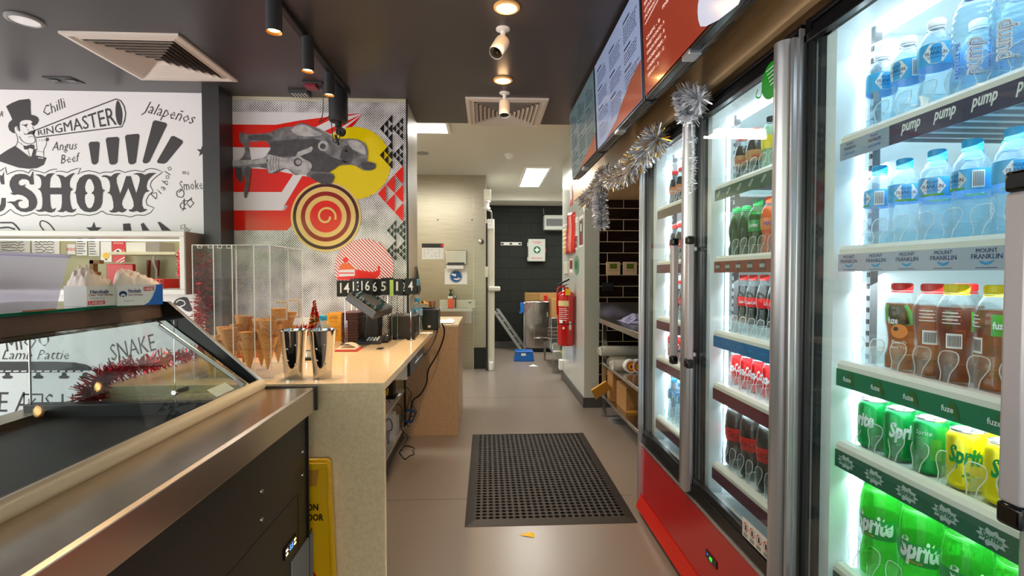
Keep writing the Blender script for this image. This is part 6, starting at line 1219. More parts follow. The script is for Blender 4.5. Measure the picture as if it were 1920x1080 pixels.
# table numbers
nums = [('14', 646.5, 541, 2.78), ('11', 659, 541, 3.1), ('13', 669, 538, 3.0), ('12', 676, 537, 3.25), ('16', 685.5, 537, 2.9), ('9', 697, 538, 3.2), ('6', 702.5, 539, 2.95), ('10', 708.5, 538, 3.12), ('5', 719, 538, 3.0), ('7', 727, 536, 3.22), ('1', 744.5, 538, 3.0), ('2', 756.5, 539, 3.05), ('4', 770, 537, 2.98)]
for k, (s_, px, py, Y) in enumerate(nums):
    Y += .16; q = onY(px, py, Y); W2 = .088 if len(s_) > 1 else .075; Hh = .094*Y/2.95; t = thing('table_number', 'black table number card %s on a thin steel stand' % s_, 'table number', (q.x, Y, ZC), 'table number stands')
    zc = q.z; rot = R.uniform(-.25, .25); cu, su = cos(rot), sin(rot)
    f = lambda u, v, d=0: (q.x+u*cu+d*su, Y+u*su-d*cu, zc+v)
    m = MB(); P8 = [f(-W2/2, -Hh/2, -.001), f(W2/2, -Hh/2, -.001), f(W2/2, Hh/2, -.001), f(-W2/2, Hh/2, -.001)]; m.ext(P8, (-.002*su, .002*cu, 0), 'black'); m.text(s_, lambda u, v: f(u, v, .0008), 'white', size=.082, cy=.004, bold=.01, width=.052 if len(s_) > 1 else (.012 if s_ == '1' else .03)); m.build('card', t, smooth=False)
    m = MB(); m.tube([(q.x, Y+.004, ZC+.004), (q.x, Y+.004, zc-Hh/2-.01)], .0028, 'chrome', 8); m.tube([(q.x+.008*cos(a_), Y+.004, zc-Hh/2+.0+.008*sin(a_)) for a_ in [i*pi/5 for i in range(10)]], .0012, 'chrome', 5, closed=True); m.lathe([(.028, 0), (.03, .002), (.028, .005), (.001, .006)], (q.x, Y+.004, ZC), 'chrome', 20); m.build('stand', t)
q = onY(734, 540, 3.12); tag(MB().box(q.x-.011, q.x+.011, 3.12, 3.125, q.z-.05, q.z+.05, pm('lime', '#b8d868', .4)).tube([(q.x, 3.128, ZC), (q.x, 3.128, q.z)], .0025, 'chrome', 8).build('green_card'), 'narrow lime green card on a thin stand among the table numbers', 'card')
# small christmas tree and tinsel
def tinsel(name, path, rad, n, cols, label, cat='tinsel', ln=.03, w=.0035, seed=1):
    r = random.Random(seed); m = MB(); pts = [Vector(p) for p in smooth_pts([tuple(p) for p in path], 8)]
    for k in range(n):
        i = r.randrange(len(pts)-1); f = r.random(); p = pts[i].lerp(pts[i+1], f); d = (pts[i+1]-pts[i]); d = d.normalized() if d.length > 1e-9 else Vector((0, 0, 1))
        v = Vector((r.gauss(0, 1), r.gauss(0, 1), r.gauss(0, 1))); v = (v-d*v.dot(d)*.6).normalized(); s = v.cross(Vector((r.gauss(0, 1), r.gauss(0, 1), r.gauss(0, 1)))).normalized()*w*.5
        e = p+v*(rad*(.55+.5*r.random())); mid = p+v*rad*.45+s*.8
        m.add([p-s, p+s, mid+s, mid-s, e+s*.6+Vector((0, 0, -.002)), e-s*.6+Vector((0, 0, -.002))], [(0, 1, 2, 3), (3, 2, 4, 5)], cols[r.randrange(len(cols))])
    m.tube(pts[::4]+[pts[-1]], .003, cols[0], 5)
    return tag(m.build(name, smooth=False), label, cat)
pm('tin_silver', '#f4f4fa', .3, .55); pm('tin_silver2', '#c4c8d2', .25, .7); pm('tin_red', '#d81420', .2, .8); pm('tin_red2', '#a80c18', .3, .7); pm('tin_gold', '#e8b840', .2, 1); pm('tin_green', '#3f8a1c', .25, .8)
YQ = 3.22; q = onY(590, 600, YQ); t = thing('small_christmas_tree', 'small red, gold and green tinsel Christmas tree on the counter', 'christmas tree', (q.x, YQ, ZC)); r = random.Random(5); m = MB(); zt2 = onY(590, 562, YQ).z; Ht = zt2-ZC
for k in range(900):
    h = r.random()**1.3; z = ZC+.03+(Ht-.03)*h; rad = .045*(1-h)+.005; a_ = r.random()*6.28; e = Vector((q.x+rad*cos(a_), YQ+rad*sin(a_), z-.006)); s = Vector((r.gauss(0, .003), r.gauss(0, .003), r.gauss(0, .003))); c = ['tin_red', 'tin_gold', 'tin_green', 'tin_gold', 'orange'][r.randrange(5)] if h < .55 else ['tin_red', 'tin_gold', 'tin_red'][r.randrange(3)]
    m.add([Vector((q.x, YQ, z))+s*.3, e-s, e+s], [(0, 1, 2)], c)
m.build('foliage', t, smooth=False); MB().lathe([(.02, 0), (.024, .02), (.02, .03), (.004, .031), (.003, Ht)], (q.x, YQ, ZC), 'white', 16).build('pot', t)
a = [onY(*p, 3.0) for p in ((530, 618), (545, 614), (560, 614), (573, 606))]; tinsel('red_tinsel', [(p.x, 3.0, p.z-.03) for p in a], .05, 600, ['tin_red', 'tin_red2', 'tin_red'], 'small pile of red tinsel on the counter behind the left steel cup', seed=2)
q = onY(567, 590, 3.3); tag(MB().box(q.x-.02, q.x+.06, 3.3, 3.36, ZC, ZC+.125, 'paper').build('white_carton', bevel=.003), 'white carton on the counter behind the red tinsel', 'box')
a = onY(537, 590, 2.4); m = MB(); m.box(a.x-.04, a.x+.03, 2.42, 2.5, ZC, ZC+.10, clear('jar_clear', '#eef3f0', hz=.15, ior=1.4)); tag(m.build('clear_jar', bevel=.01), 'square clear jar behind the acrylic cone box', 'jar')
a = onZ(575, 676, ZC); tag(MB().box(a.x-.02, a.x+.02, a.y, a.y+.05, ZC, ZC+.012, 'black').lathe([(.016, 0), (.016, .03), (.012, .034)], (a.x+.0, a.y+.03, ZC+.012), 'chrome', 16).build('small_cruet'), 'small steel-topped black item between the two steel cups', 'cruet')
# red tinsel over counter's left edge and on the pillar side
L_ = [onY(190, 738, 1.885), onY(205, 715, 1.885), onY(222, 690, 2.0), onY(250, 668, 2.3), onY(290, 658, 2.6), onY(340, 652, 2.9)]
L_ = [(-1.42, 1.86, .82), (-1.43, 1.87, .88), (-1.415, 1.95, .935), (-1.41, 2.2, .93), (-1.40, 2.55, .925), (-1.36, 2.95, .92), (-1.3, 3.2, .92)]
tinsel('red_tinsel', L_, .06, 1500, ['tin_red', 'tin_red2'], 'long red tinsel garland along the counter edge seen through the display case', w=.006, seed=3)
L_ = [onY(377, 480, 3.15), onY(372, 520, 3.12), onY(368, 560, 3.1), onY(362, 595, 3.1), onY(360, 640, 3.1)]
L_ = [(p.x-.05, 3.27, p.z) for p in L_]
tinsel('red_tinsel', L_, .07, 900, ['tin_red', 'tin_red2'], 'red tinsel hanging beside the pillar left of the acrylic cone box', w=.007, seed=4)
L_ = [onY(334, 470, 3.3), onY(335, 495, 3.3), onY(335, 520, 3.3)]
tinsel('red_tinsel', [tuple(p) for p in L_], .018, 260, ['tin_red', 'white'], 'thin red tinsel strand hanging inside the right edge of the hatch', w=.003, seed=6)
a = onC(395, 655); t = MB().box(-1.34, -1.12, 2.5, 2.8, ZC, ZC+.035, pm('red_cloth', '#c83020', .6)); tag(t.build('red_folder', bevel=.006), 'flat red folder on the counter seen through the case end glass', 'folder')
# silver tinsel garland on the bulkhead
Xs = .80
L_ = [onX(1310, 175, Xs), onX(1283, 185, Xs)]
tinsel('silver_tinsel', [onX(1296, 215, .80), onX(1290, 196, .79), onX(1287, 178, .78), onX(1312, 187, .80)], .06, 1300, ['tin_silver', 'tin_silver2', 'tin_silver'], 'silver tinsel bunch on top of the red fridge door handle bar', w=.007, seed=7)
tinsel('silver_tinsel', [onX(1297, 220, .79), onX(1299, 300, .80), onX(1298, 360, .80)], .022, 160, ['tin_silver', 'tin_silver2'], 'sparse silver tinsel strand down the red fridge door edge', w=.004, seed=8)
pth = [onX(1232, 258, Xs), onX(1215, 277, Xs), onX(1195, 300, Xs), onX(1175, 322, Xs), onX(1150, 335, Xs), onX(1138, 328, Xs), onX(1128, 345, Xs), onX(1115, 362, Xs), onX(1098, 378, Xs)]
tinsel('silver_tinsel', pth, .08, 6500, ['tin_silver', 'tin_silver2', 'tin_silver', 'tin_silver2', 'tin_gold'], 'thick silver tinsel garland draped under the timber bulkhead beside the fridge', w=.006, seed=9)
pth = [onX(1126, 350, Xs), onX(1124, 380, Xs), onX(1126, 400, Xs), onX(1127, 425, Xs)]
tinsel('silver_tinsel', pth, .062, 2000, ['tin_silver', 'tin_silver2', 'tin_silver'], 'hanging tail end of the silver tinsel in front of the brown tiles', w=.006, seed=10)

# ================================================================ FLOOR MAT
pm('rubber', '#2e2722', .55); t = thing('rubber_mat', 'black perforated rubber floor mat in the aisle', 'floor mat', (.31, 3.35, 0))
c0, c1, c2, c3 = onZ(860, 985, 0.012), onZ(1189, 985, .012), onZ(1103, 812, .012), onZ(893, 812, .012)
mx0, mx1, my0, my1 = (c0.x+c3.x)/2, (c1.x+c2.x)/2, c0.y, c3.y
m = MB(); b = .05; Rg = [(mx0, my0), (mx1, my0), (mx1, my1), (mx0, my1)]; I = [(mx0+b, my0+b), (mx1-b, my0+b), (mx1-b, my1-b), (mx0+b, my1-b)]
m.add([(x, y, .001) for x, y in Rg]+[(x, y, .012) for x, y in I], [(k, (k+1) % 4, 4+(k+1) % 4, 4+k) for k in range(4)], 'rubber'); m.build('bevelled_border', t, smooth=False)
m = MB(); nx, ny = 23, 38; dx, dy = (mx1-mx0-2*b)/nx, (my1-my0-2*b)/ny
for j in range(ny):
    for i in range(nx):
        X0, Y0_ = mx0+b+i*dx, my0+b+j*dy; cx, cy = X0+dx/2, Y0_+dy/2; r_ = dx*.37; nn = 12
        sq = []; ci = []
        for k in range(nn):
            a_ = 2*pi*k/nn+pi/4; ca, sa = cos(a_), sin(a_); s = 1/max(abs(ca), abs(sa)); sq.append((cx+ca*s*dx/2, cy+sa*s*dy/2, .012)); ci.append((cx+r_*ca, cy+r_*sa, .0135))
        lo = [(x, y, .002) for x, y, z in ci]
        m.add(sq+ci+lo, [(k, (k+1) % nn, nn+(k+1) % nn, nn+k) for k in range(nn)]+[(nn+k, nn+(k+1) % nn, 2*nn+(k+1) % nn, 2*nn+k) for k in range(nn)], 'rubber')
m.box(mx0+b, mx1-b, my0+b, my1-b, .001, .002, 'black'); m.build('perforated_field', t, smooth=False)
q = onZ(990, 1005, 0); m = MB(); m.add([(q.x-.045, q.y+.01, .002), (q.x+.01, q.y+.02, .012), (q.x+.035, q.y+.01, .003), (q.x+.03, q.y-.02, .001), (q.x, q.y-.01, .003)], [(0, 1, 4), (1, 2, 3, 4)], pm('crumb_yellow', '#f0c020', .4)); tag(m.build('yellow_scrap', smooth=False), 'small yellow scrap on the floor in front of the mat', 'scrap')
# ================================================================ KITCHEN AND PASSAGE
def box_px(m, u0, u1, v0, v1, Y, D, mat): a, b = onY(u0, v0, Y), onY(u1, v1, Y); return m.box(a.x, b.x, Y, Y+D, b.z, a.z, mat)
pm('basin', '#cfd0c0', .3, .6); YB = SY-.28
t = thing('hand_basin', 'wall-hung steel hand basin with tap on the stainless wall', 'hand basin', (onY(853, 600, SY).x, SY, .65))
a, b = onY(818, 580, YB), onY(886, 607, YB); m = MB()
m.box(a.x, b.x, YB, SY-.002, a.z-.03, a.z, 'basin').box(a.x+.02, b.x-.01, YB+.01, SY-.002, b.z, a.z-.03, 'steel').box(a.x+.02, b.x+.03, SY-.02, SY-.002, a.z, onY(850, 562, SY).z, 'basin'); m.box(a.x+.05, b.x-.05, YB+.04, SY-.06, a.z-.002, a.z+.001, 'grey'); m.build('bowl', t, bevel=.006)
q = onY(854, 575, SY-.08); m = MB(); m.tube([(q.x, SY-.07, a.z), (q.x, SY-.07, a.z+.15), (q.x, SY-.1, a.z+.19), (q.x, SY-.18, a.z+.18), (q.x, SY-.19, a.z+.15)], .011, 'chrome', 8, sm=3); m.build('tap', t)
m = MB(); q2 = onY(881, 566, SY-.03); m.lathe([(.02, 0), (.02, .04), (.008, .05)], (q2.x, SY-.02, q2.z), 'chrome', 12, (0, -1, 0)); m.build('valve', t)
q = onY(845, 575, SY-.12); t = thing('soap_bottle', 'orange soap bottle with dark green pump on the hand basin', 'soap bottle', (q.x, SY-.12, a.z)); MB().box(q.x-.035, q.x+.035, SY-.15, SY-.1, a.z, a.z+.13, pm('soap_orange', '#e0603a', .3)).box(q.x-.035, q.x+.035, SY-.15, SY-.1, a.z+.13, a.z+.17, 'cream_metal').build('bottle', t, bevel=.01)
MB().lathe([(.025, 0), (.025, .03), (.01, .035), (.01, .07), (.02, .072), (.02, .085)], (q.x, SY-.125, a.z+.17), pm('pump_green', '#1c3a20', .4), 14).build('pump', t)
t = thing('paper_towel_dispenser', 'stainless paper towel dispenser above the hand-washing sign', 'towel dispenser', (onY(855, 480, SY).x, SY-.1, 1.45))
m = MB(); box_px(m, 835, 874.5, 469, 496, SY-.11, .108, 'steel'); m.build('body', t, bevel=.006); m = MB(); box_px(m, 839, 871, 492, 497, SY-.113, .01, 'dark_grey'); m.build('slot', t)
m = MB(); box_px(m, 837, 869, 497, 504, SY-.10, .05, 'paper'); m.build('paper_towel', t)
def hands(m, x0, x1, z0, z1, Y):
    cx, cz, r = (x0+x1)/2, (z0+z1)/2, (z1-z0)*.41; f = lambda u, v: (cx+u*r, Y, cz+v*r); g = lambda u, v: (cx+u*r, Y-.0015, cz+v*r)
    m.disc(0, 0, 1, f, pm('sign_blue', '#1a5a9c', .5), 36); m.stroke([(.9*cos(a*pi/12), .9*sin(a*pi/12)) for a in range(24)], .04, g, 'paper', True, 0)
    m.poly([g(*p) for p in ((-.75, .35), (-.5, .5), (-.2, .35), (-.05, .5), (.02, .35), (-.05, .1), (-.2, -.05), (-.25, .12), (-.5, .15))], 'paper'); m.poly([g(*p) for p in ((-.45, -.35), (-.1, -.28), (.2, -.3), (.45, -.1), (.5, -.18), (.3, -.35), (.75, -.25), (.7, -.38), (.2, -.55), (-.2, -.5))], 'paper')
flat('hand_washing_sign', 834, 876, 504, 533, SY-.002, 'paper', 'white sign with a blue round hand-washing symbol on the stainless wall', 'sign', hands)
def notice(m, x0, x1, z0, z1, Y):
    w, h = x1-x0, z1-z0; m.poly([(x0, Y, z1-h*.27), (x1, Y, z1-h*.27), (x1, Y, z1), (x0, Y, z1)], 'black'); m.poly([(x1-w*.16, Y-.001, z1-h*.12), (x1, Y-.001, z1-h*.27), (x1, Y-.001, z1)], 'lab_red')
    for i in range(5):
        for j in range(3): m.stroke([(x0+w*(.12+.17*i)+.01*cos(k), z1-h*(.42+.19*j)+.01*sin(k)) for k in range(6)], .003, lambda u, v: (u, Y, v), 'grey', True, 0) if (i+j) % 4 != 3 else None
flat('steps_notice', 791, 832, 456.5, 486, SY-.002, 'paper', 'white notice with black header and small pictograms, left of the towel dispenser', 'notice', notice)
for px, py in ((821, 412), (885, 412)):
    q = onY(px, py, SY-.012); tag(MB().lathe([(.01, 0), (.008, .004), (.001, .005)], q, 'dark_grey', 10, (0, -1, 0)).build('wall_screw'), '%s dark screw head high on the stainless wall' % ('left' if px < 850 else 'right'), 'screw', 'screws on the stainless wall')
q = onY(902, 453, SY-.02); tag(MB().lathe([(.04, 0), (.035, .02), (.001, .03)], q, 'steel', 16, (0, -1, 0)).build('wall_button'), 'round dull metal knob on the steel column beside the door frame', 'knob')
# apron on the wall end
a = onX(772, 500, xe+.03); m = MB()
m.ext([(xe+.006, 3.74, 1.37), (xe+.012, 3.68, 1.25), (xe+.02, 3.66, 1.17), (xe+.02, 3.76, 1.15), (xe+.02, 3.86, 1.19), (xe+.012, 3.80, 1.3)], (.02, .01, 0), 'black'); m.obox((xe+.035, 3.70, 1.25), (.012, 0, 0), (0, .035, 0), (0, .006, .025), pm('cloth_blue', '#6aa8d8', .7)); tag(m.build('black_apron', bevel=.006), 'black apron with a light blue patch hanging on the mural wall end', 'apron')
# things on the docket printer
zp = onY(800, 578, 3.7).z+.004; q = onY(790, 560, 3.75)
m = MB(); vs = []
for j in range(6):
    for i in range(8): vs.append((q.x-.05+i*.015, 3.74+j*.02, zp+.002+.05*sin(pi*(i+.5)/8)*R.uniform(.5, 1)))
m.add(vs, [(j*8+i, j*8+i+1, (j+1)*8+i+1, (j+1)*8+i) for j in range(5) for i in range(7)], pm('cloth_yellow', '#d8a020', .7)); tag(m.build('yellow_cloth'), 'crumpled yellow cloth lying on the docket printer', 'cloth')
q = onY(808, 570, 3.72); m = MB(); m.lathe([(.02, 0), (.024, .045), (.022, .045), (.018, .004)], (q.x, 3.8, zp), pm('cup_strip', '#c89a80', .5), 16)
for k in range(8): m.obox((q.x+.0235*cos(k*.785), 3.8+.0235*sin(k*.785), zp+.022), (.001, 0, 0), (0, .003, 0), (0, 0, .02), 'maroon')
tag(m.build('striped_cup'), 'small striped pot standing on the docket printer', 'pot')
# back wall
pm('aid_box', '#c9ccc6', .4); YW = 8.9
t = thing('first_aid_kit', 'grey first aid box with a green cross on the black block wall', 'first aid box', (onY(1006, 470, YW-.1).x, YW-.1, 1.5))
m = MB(); box_px(m, 990.5, 1022.5, 448, 490, YW-.12, .118, 'aid_box'); m.build('case', t, bevel=.01)
for v in (455, 482): m = MB(); box_px(m, 989, 991.5, v, v+7, YW-.1, .06, 'white'); m.build('hinge', t)
m = MB(); box_px(m, 1022.5, 1024, 466, 473, YW-.1, .04, 'red'); m.build('latch', t)
q = onY(1007, 468.5, YW-.121); f = lambda u, v: (q.x+u, YW-.1215, q.z+v); g = lambda u, v: (q.x+u, YW-.123, q.z+v); m = MB(); m.disc(0, 0, .064, f, pm('cross_green', '#0c6a48', .5), 28)
m.poly([g(-.012, -.04), g(.012, -.04), g(.012, .04), g(-.012, .04)], 'white'); m.poly([(p[0], p[1]-.0005, p[2]) for p in (g(-.04, -.012), g(.04, -.012), g(.04, .012), g(-.04, .012))], 'white')
m.text('Trafalgar', f, 'lab_red', width=.17, size=.06, cy=.13, shear=.5); m.text('FIRST AID KIT', f, 'lab_red', width=.19, size=.028, cy=-.145, bold=.03); m.build('lettering', t, smooth=False)
t = thing('wall_bracket_strip', 'white mounting strip with three dark slots on the black wall', 'bracket', (onY(958, 457, YW).x, YW-.02, 1.8)); m = MB(); box_px(m, 939, 978, 454, 460, YW-.02, .018, 'paper'); m.build('strip', t, bevel=.002)
for u in (942, 958, 974.5): m = MB(); box_px(m, u-2.5, u+2.5, 455.5, 458.5, YW-.024, .005, 'black'); m.build('slot', t)
t = thing('wall_heater', 'pale wall heater unit with a grille high on the black wall', 'heater', (onY(1038, 417, YW-.2).x, YW-.2, 2.0)); m = MB(); box_px(m, 1020.5, 1060, 403, 431, YW-.22, .218, 'aid_box'); m.build('case', t, bevel=.015)
m = MB(); box_px(m, 1024, 1056, 410, 424, YW-.224, .006, 'grey')
for k in range(12): u = 1026+k*2.5; box_px(m, u, u+.8, 410.5, 423.5, YW-.227, .004, 'dark_grey')
m.build('grille', t); q0, q1 = onY(1019, 391, YW-.02), onY(1020, 403, YW-.02); MB().tube([q0, q1], .006, 'grey', 6).build('cable', t)
# steel appliance, bin, boards
t = thing('steel_cabinet', 'tall shiny stainless cabinet by the black back wall', 'appliance', (onY(1007, 600, 8.4).x, 8.4, 0)); m = MB()
a, b = onY(984, 565, 8.35), onY(1032, 660, 8.35); zm = onY(1000, 650, 8.35).z; xm = onY(1001, 600, 8.35).x
pm('wavy_steel', '#c9bdb8', .14, 1, bump=.25, bscale=5); m.box(a.x, b.x, 8.37, 8.85, .07, a.z, 'steel'); m.box(a.x+.02, b.x-.02, 8.42, 8.8, 0, .07, 'black'); m.build('body', t, bevel=.008)
MB().box(a.x+.005, xm-.004, 8.35, 8.37, .1, a.z-.01, 'wavy_steel').build('door', t, bevel=.006); MB().box(xm+.004, b.x-.005, 8.35, 8.37, .26, a.z-.01, 'wavy_steel').build('door', t, bevel=.006); MB().box(xm+.004, b.x-.005, 8.35, 8.37, .08, .25, 'wavy_steel').build('drawer', t, bevel=.004); MB().tube([(b.x-.05, 8.33, .6), (b.x-.05, 8.33, .68)], .01, 'chrome', 8).build('handle', t)
q = onY(979, 572, 8.3); tag(MB().box(q.x-.03, q.x+.03, 8.3, 8.34, q.z-.12, q.z+.04, 'blue').box(q.x-.05, q.x+.0, 8.3, 8.33, q.z-.14, q.z-.11, 'blue').tube([(q.x+.04, 8.36, 0), (q.x+.04, 8.36, .85)], .014, 'chrome', 8).build('blue_spray_hook', bevel=.01), 'blue plastic hook on a steel post beside the stainless cabinet', 'hook')
m = MB(); c0, c1 = onY(985, 549.5, 8.5), onY(1045, 565, 8.5); m.box(c0.x, c1.x, 8.5, 8.75, a.z+.002, c0.z, 'cardboard').box(c0.x+.01, c0.x+.25, 8.495, 8.5, a.z+.01, c0.z-.01, pm('card_dark', '#94703f', .8)); tag(m.build('cardboard_box', bevel=.003), 'wide cardboard box on top of the stainless cabinet', 'box')
q = onY(1023, 558, 8.42); tag(MB().lathe([(.03, 0), (.02, .06), (.035, .09), (.03, .1)], (q.x, 8.44, a.z), 'red', 12).build('red_funnel'), 'small red stopper on top of the stainless cabinet', 'stopper')
m = MB(); c0, c1 = onY(1034, 560, 8.2), onY(1060, 596, 8.2); m.box(c0.x, c1.x+.3, 8.2, 8.6, c1.z, c0.z, 'cardboard'); m.box(c0.x, c1.x+.3, 8.2, 8.6, .0, c1.z, 'steel'); tag(m.build('boxed_bench', bevel=.004), 'cardboard-topped steel unit right of the stainless cabinet', 'steel unit')
t = thing('steel_bench_low', 'low steel bench with round green sticker beside the passage', 'bench', (1.15, 6.8, 0)); xk = onY(1035, 660, 6.6).x; m = MB(); zk = onY(1040, 657, 6.6).z
m.box(xk, 1.9, 6.55, 7.6, zk-.03, zk, 'steel'); m.ext([(xk, 6.55, zk-.03), (xk+.25, 6.55, zk-.24), (xk+.25, 6.55, zk-.03)], (0, 1.0, 0), 'steel'); m.build('top', t, bevel=.004)
for y in (6.57, 7.55): MB().box(xk, xk+.03, y, y+.03, 0, zk, 'steel').build('leg', t)
MB().lathe([(.02, 0), (.001, .003)], (xk+.12, 6.55, zk-.012), 'lime', 12, (0, -1, 0)).build('sticker', t); m = MB()
for k in range(4): m.tube([(xk-.02, 6.9, zk+.12+.05*k), (xk+.5, 6.9, zk+.12+.05*k)], .006, 'chrome', 6)
m.box(xk+.05, xk+.6, 6.85, 7.2, zk, zk+.07, 'chrome'); m.tube([(xk+.03, 6.9, zk), (xk+.03, 6.9, zk+.3)], .006, 'chrome', 6); m.build('wire_rack', t)
# folded trolley / ladder leaning
t = thing('leaning_ladder', 'folded aluminium ladder leaning against the black wall', 'ladder', (onY(970, 655, 8.6).x, 8.6, 0)); pm('alu', '#b9b9b9', .35, .8)
for k, (p_, q_) in enumerate((((925, 583), (975, 655)), ((931, 579), (981, 650)))):
    a, b = onY(*p_, 8.75), onY(*q_, 8.5+.1*k); b.z = max(b.z, .01); MB().tube([a, b], .018, 'alu', 6).build('rail', t); a2 = a+Vector((.03, .0, .0)); MB().tube([a2, b+Vector((.03, 0, 0))], .012, 'alu', 6).build('rail', t)
a, b = onY(933, 580, 8.72), onY(983, 652, 8.55)
for k in range(5): p_ = a.lerp(b, .1+.2*k); MB().box(p_.x-.06, p_.x+.02, p_.y, p_.y+.02, p_.z-.01, p_.z+.01, 'alu').build('rung', t)
q0, q1 = onZ(966, 678, 0), onZ(1000, 678, 0); t = thing('blue_floor_box', 'blue plastic box with a white sticker on the kitchen floor', 'plastic box', ((q0.x+q1.x)/2, q0.y, 0)); zt = onY(980, 658, q0.y+.1).z; m = MB()
m.ext([(q0.x-.02, q0.y, 0), (q1.x+.02, q0.y, 0), (q1.x+.0, q0.y, zt*.75), (q1.x-.04, q0.y, zt), (q0.x+.03, q0.y, zt), (q0.x+.0, q0.y, zt*.6)], (0, .22, 0), 'blue'); m.build('body', t, bevel=.01); MB().box(q0.x+.09, q0.x+.16, q0.y-.002, q0.y, zt*.6, zt*.85, 'white').build('sticker', t); MB().box(q0.x, q1.x, q0.y-.01, q0.y+.23, zt*.98, zt*1.05, 'blue').build('lid', t, bevel=.006)
q = onZ(1000, 687, 0); tag(MB().add([(q.x-.07, q.y, .002), (q.x, q.y-.03, .004), (q.x+.07, q.y, .002), (q.x, q.y+.05, .02)], [(0, 1, 2, 3)], 'paper').build('paper_scrap', smooth=False), 'white paper scrap on the kitchen floor before the blue box', 'scrap')

# ---------------------------------------------------------------- passage wall items (plane X = .955)
XW = .955
def onwall(name, u0, v0, u1, v1, mat, label, cat, th=.004, extra=None):
    """rectangle on the passage wall from far edge px u0 to near edge px u1"""
    a, b = onX(u0, (v0+v1)/2, XW), onX(u1, (v0+v1)/2, XW); ym = (a.y+b.y)/2; k = ym/FPX; mid = onX((u0+u1)/2, v0, XW).z; low = onX((u0+u1)/2, v1, XW).z
    m = MB().box(XW-th, XW-.0005, b.y, a.y, low, mid, mat)
    if extra: extra(m, faceX(XW-th-.0012, a.y, low), a.y-b.y, mid-low)
    return tag(m.build(name, smooth=False), label, cat)
t = thing('fire_extinguisher', 'red fire extinguisher on the white passage wall', 'fire extinguisher', (.855, 5.4, .54)); c = (.855, 5.35, onY(1062, 647, 5.35).z); zt = onY(1062, 546, 5.35).z-c[2]; r_ = .094
m = MB(); m.lathe([(r_*.9, 0), (r_, .015), (r_, zt-.05), (r_*.9, zt-.02), (r_*.6, zt), (.03, zt+.012), (.03, zt+.04)], c, 'red_gloss', 36); m.build('cylinder', t, ang=50)
m = MB(); w = lambda u, v: (c[0]+(r_+.001)*cos(-1.9+u/r_), c[1]+(r_+.001)*sin(-1.9+u/r_), c[2]+v)
patch(m, c, r_+.0012, -1.9, -.085, .045, zt*.73, zt*.83, pm('ext_yellow', '#f0d69a', .4)); m.build('label_band', t); m = MB()
for k in range(7): patch(m, c, r_+.0012, -1.9, -.07, .02+.02*(k % 2), zt*(.68-.035*k), zt*(.69-.035*k), 'paper', 6)
patch(m, c, r_+.0012, -1.9, .05, .075, zt*.3, zt*.45, 'paper', 4); patch(m, c, r_+.0012, -1.9, -.06, -.02, zt*.42, zt*.47, 'paper', 4); m.disc(-.01, zt*.33, .013, w, 'paper', 12); m.build('printed_markings', t, smooth=False)
MB().lathe([(r_+.003, zt*.4), (r_+.003, zt*.415)], c, 'black', 36, cap=False).build('strap', t)
m = MB(); m.lathe([(.02, zt+.04), (.022, zt+.06), (.015, zt+.08)], c, 'chrome', 16); m.obox((c[0]-.03, c[1]-.03, c[2]+zt+.10), (.06, .0, .03), (0, .012, 0), (-.004, 0, .008), 'black'); m.obox((c[0]-.03, c[1]-.03, c[2]+zt+.065), (.05, .0, .01), (0, .012, 0), (0, 0, .005), 'chrome'); m.tube([(c[0]-.02, c[1], c[2]+zt+.05), (c[0]-.09, c[1]-.02, c[2]+zt+.03), (c[0]-.10, c[1]-.02, c[2]+zt-.1), (c[0]-.10, c[1]-.02, c[2]+zt-.25)], .009, 'red', 8, sm=4); m.build('valve', t, bevel=.003)
MB().box(c[0]-.02, c[0]+.03, c[1]-r_-.004, c[1]-r_+.01, c[2]+zt-.04, c[2]+zt+.03, 'yellow').build('tag', t); MB().box(c[0]+.05, XW, c[1]-.03, c[1]+.03, c[2]+zt*.5, c[2]+zt*.9, 'grey').build('bracket', t)
# fire blanket
t = thing('fire_blanket', 'bright red fire blanket pouch hanging above the fire extinguisher', 'fire blanket', (.92, 5.55, 1.5)); a, b = onX(1058, 440, .93), onX(1075, 440, .93); z1, z0 = onX(1069, 402, .93).z, onX(1064, 476, .93).z
m = MB(); vs = []; pm('pouch_red', '#e8281c', .25, coat=.4)
for i in range(11):
    for j in range(6): f = i/10; g_ = j/5; vs.append((XW-.012-.035*sin(pi*g_)-.004*sin(9*f+3*g_), b.y+(a.y-b.y)*(g_*(.75+.25*f)), z1+(z0-z1)*f+.02*g_*(1-f)))
m.add(vs, [(i*6+j, i*6+j+1, (i+1)*6+j+1, (i+1)*6+j) for i in range(10) for j in range(5)], 'pouch_red'); o = m.build('pouch', t, ang=180); sd = o.modifiers.new('s', 'SOLIDIFY'); sd.thickness = .006
m = MB(); f = lambda u, v: (XW-.055, a.y-u, z0+v)
for k in range(6): m.stroke([(.10, .08+.05*k), (.28+.04*(k % 3), .08+.05*k)], .015, f, 'paper', sm=0)
m.build('lettering', t, smooth=False)
onwall('blanket_sign', 1057, 430, 1060, 475, pm('sign_mixed', '#d8a838', .5), 'narrow yellow and blue edged sign behind the red pouch', 'sign')
def st1(m, f, W_, H): m.poly([f(.01, .02), f(W_-.01, .02), f(W_-.01, H*.42), f(.01, H*.42)], 'maroon'); [m.stroke([(.02, H*(.5+.06*k)), (W_-.03, H*(.5+.06*k))], .008, f, 'grey', sm=0) for k in range(6)]; m.text('CCTV', lambda u, v: tuple(x+y for x, y in zip(f(u, v), (-.001, 0, 0))), 'paper', width=W_*.7, size=.05, cx=W_/2, cy=H*.2)
onwall('safety_sign', 1076.5, 408, 1083.5, 468, 'paper', 'white and maroon notice beside the red fire blanket pouch', 'sign', extra=st1)
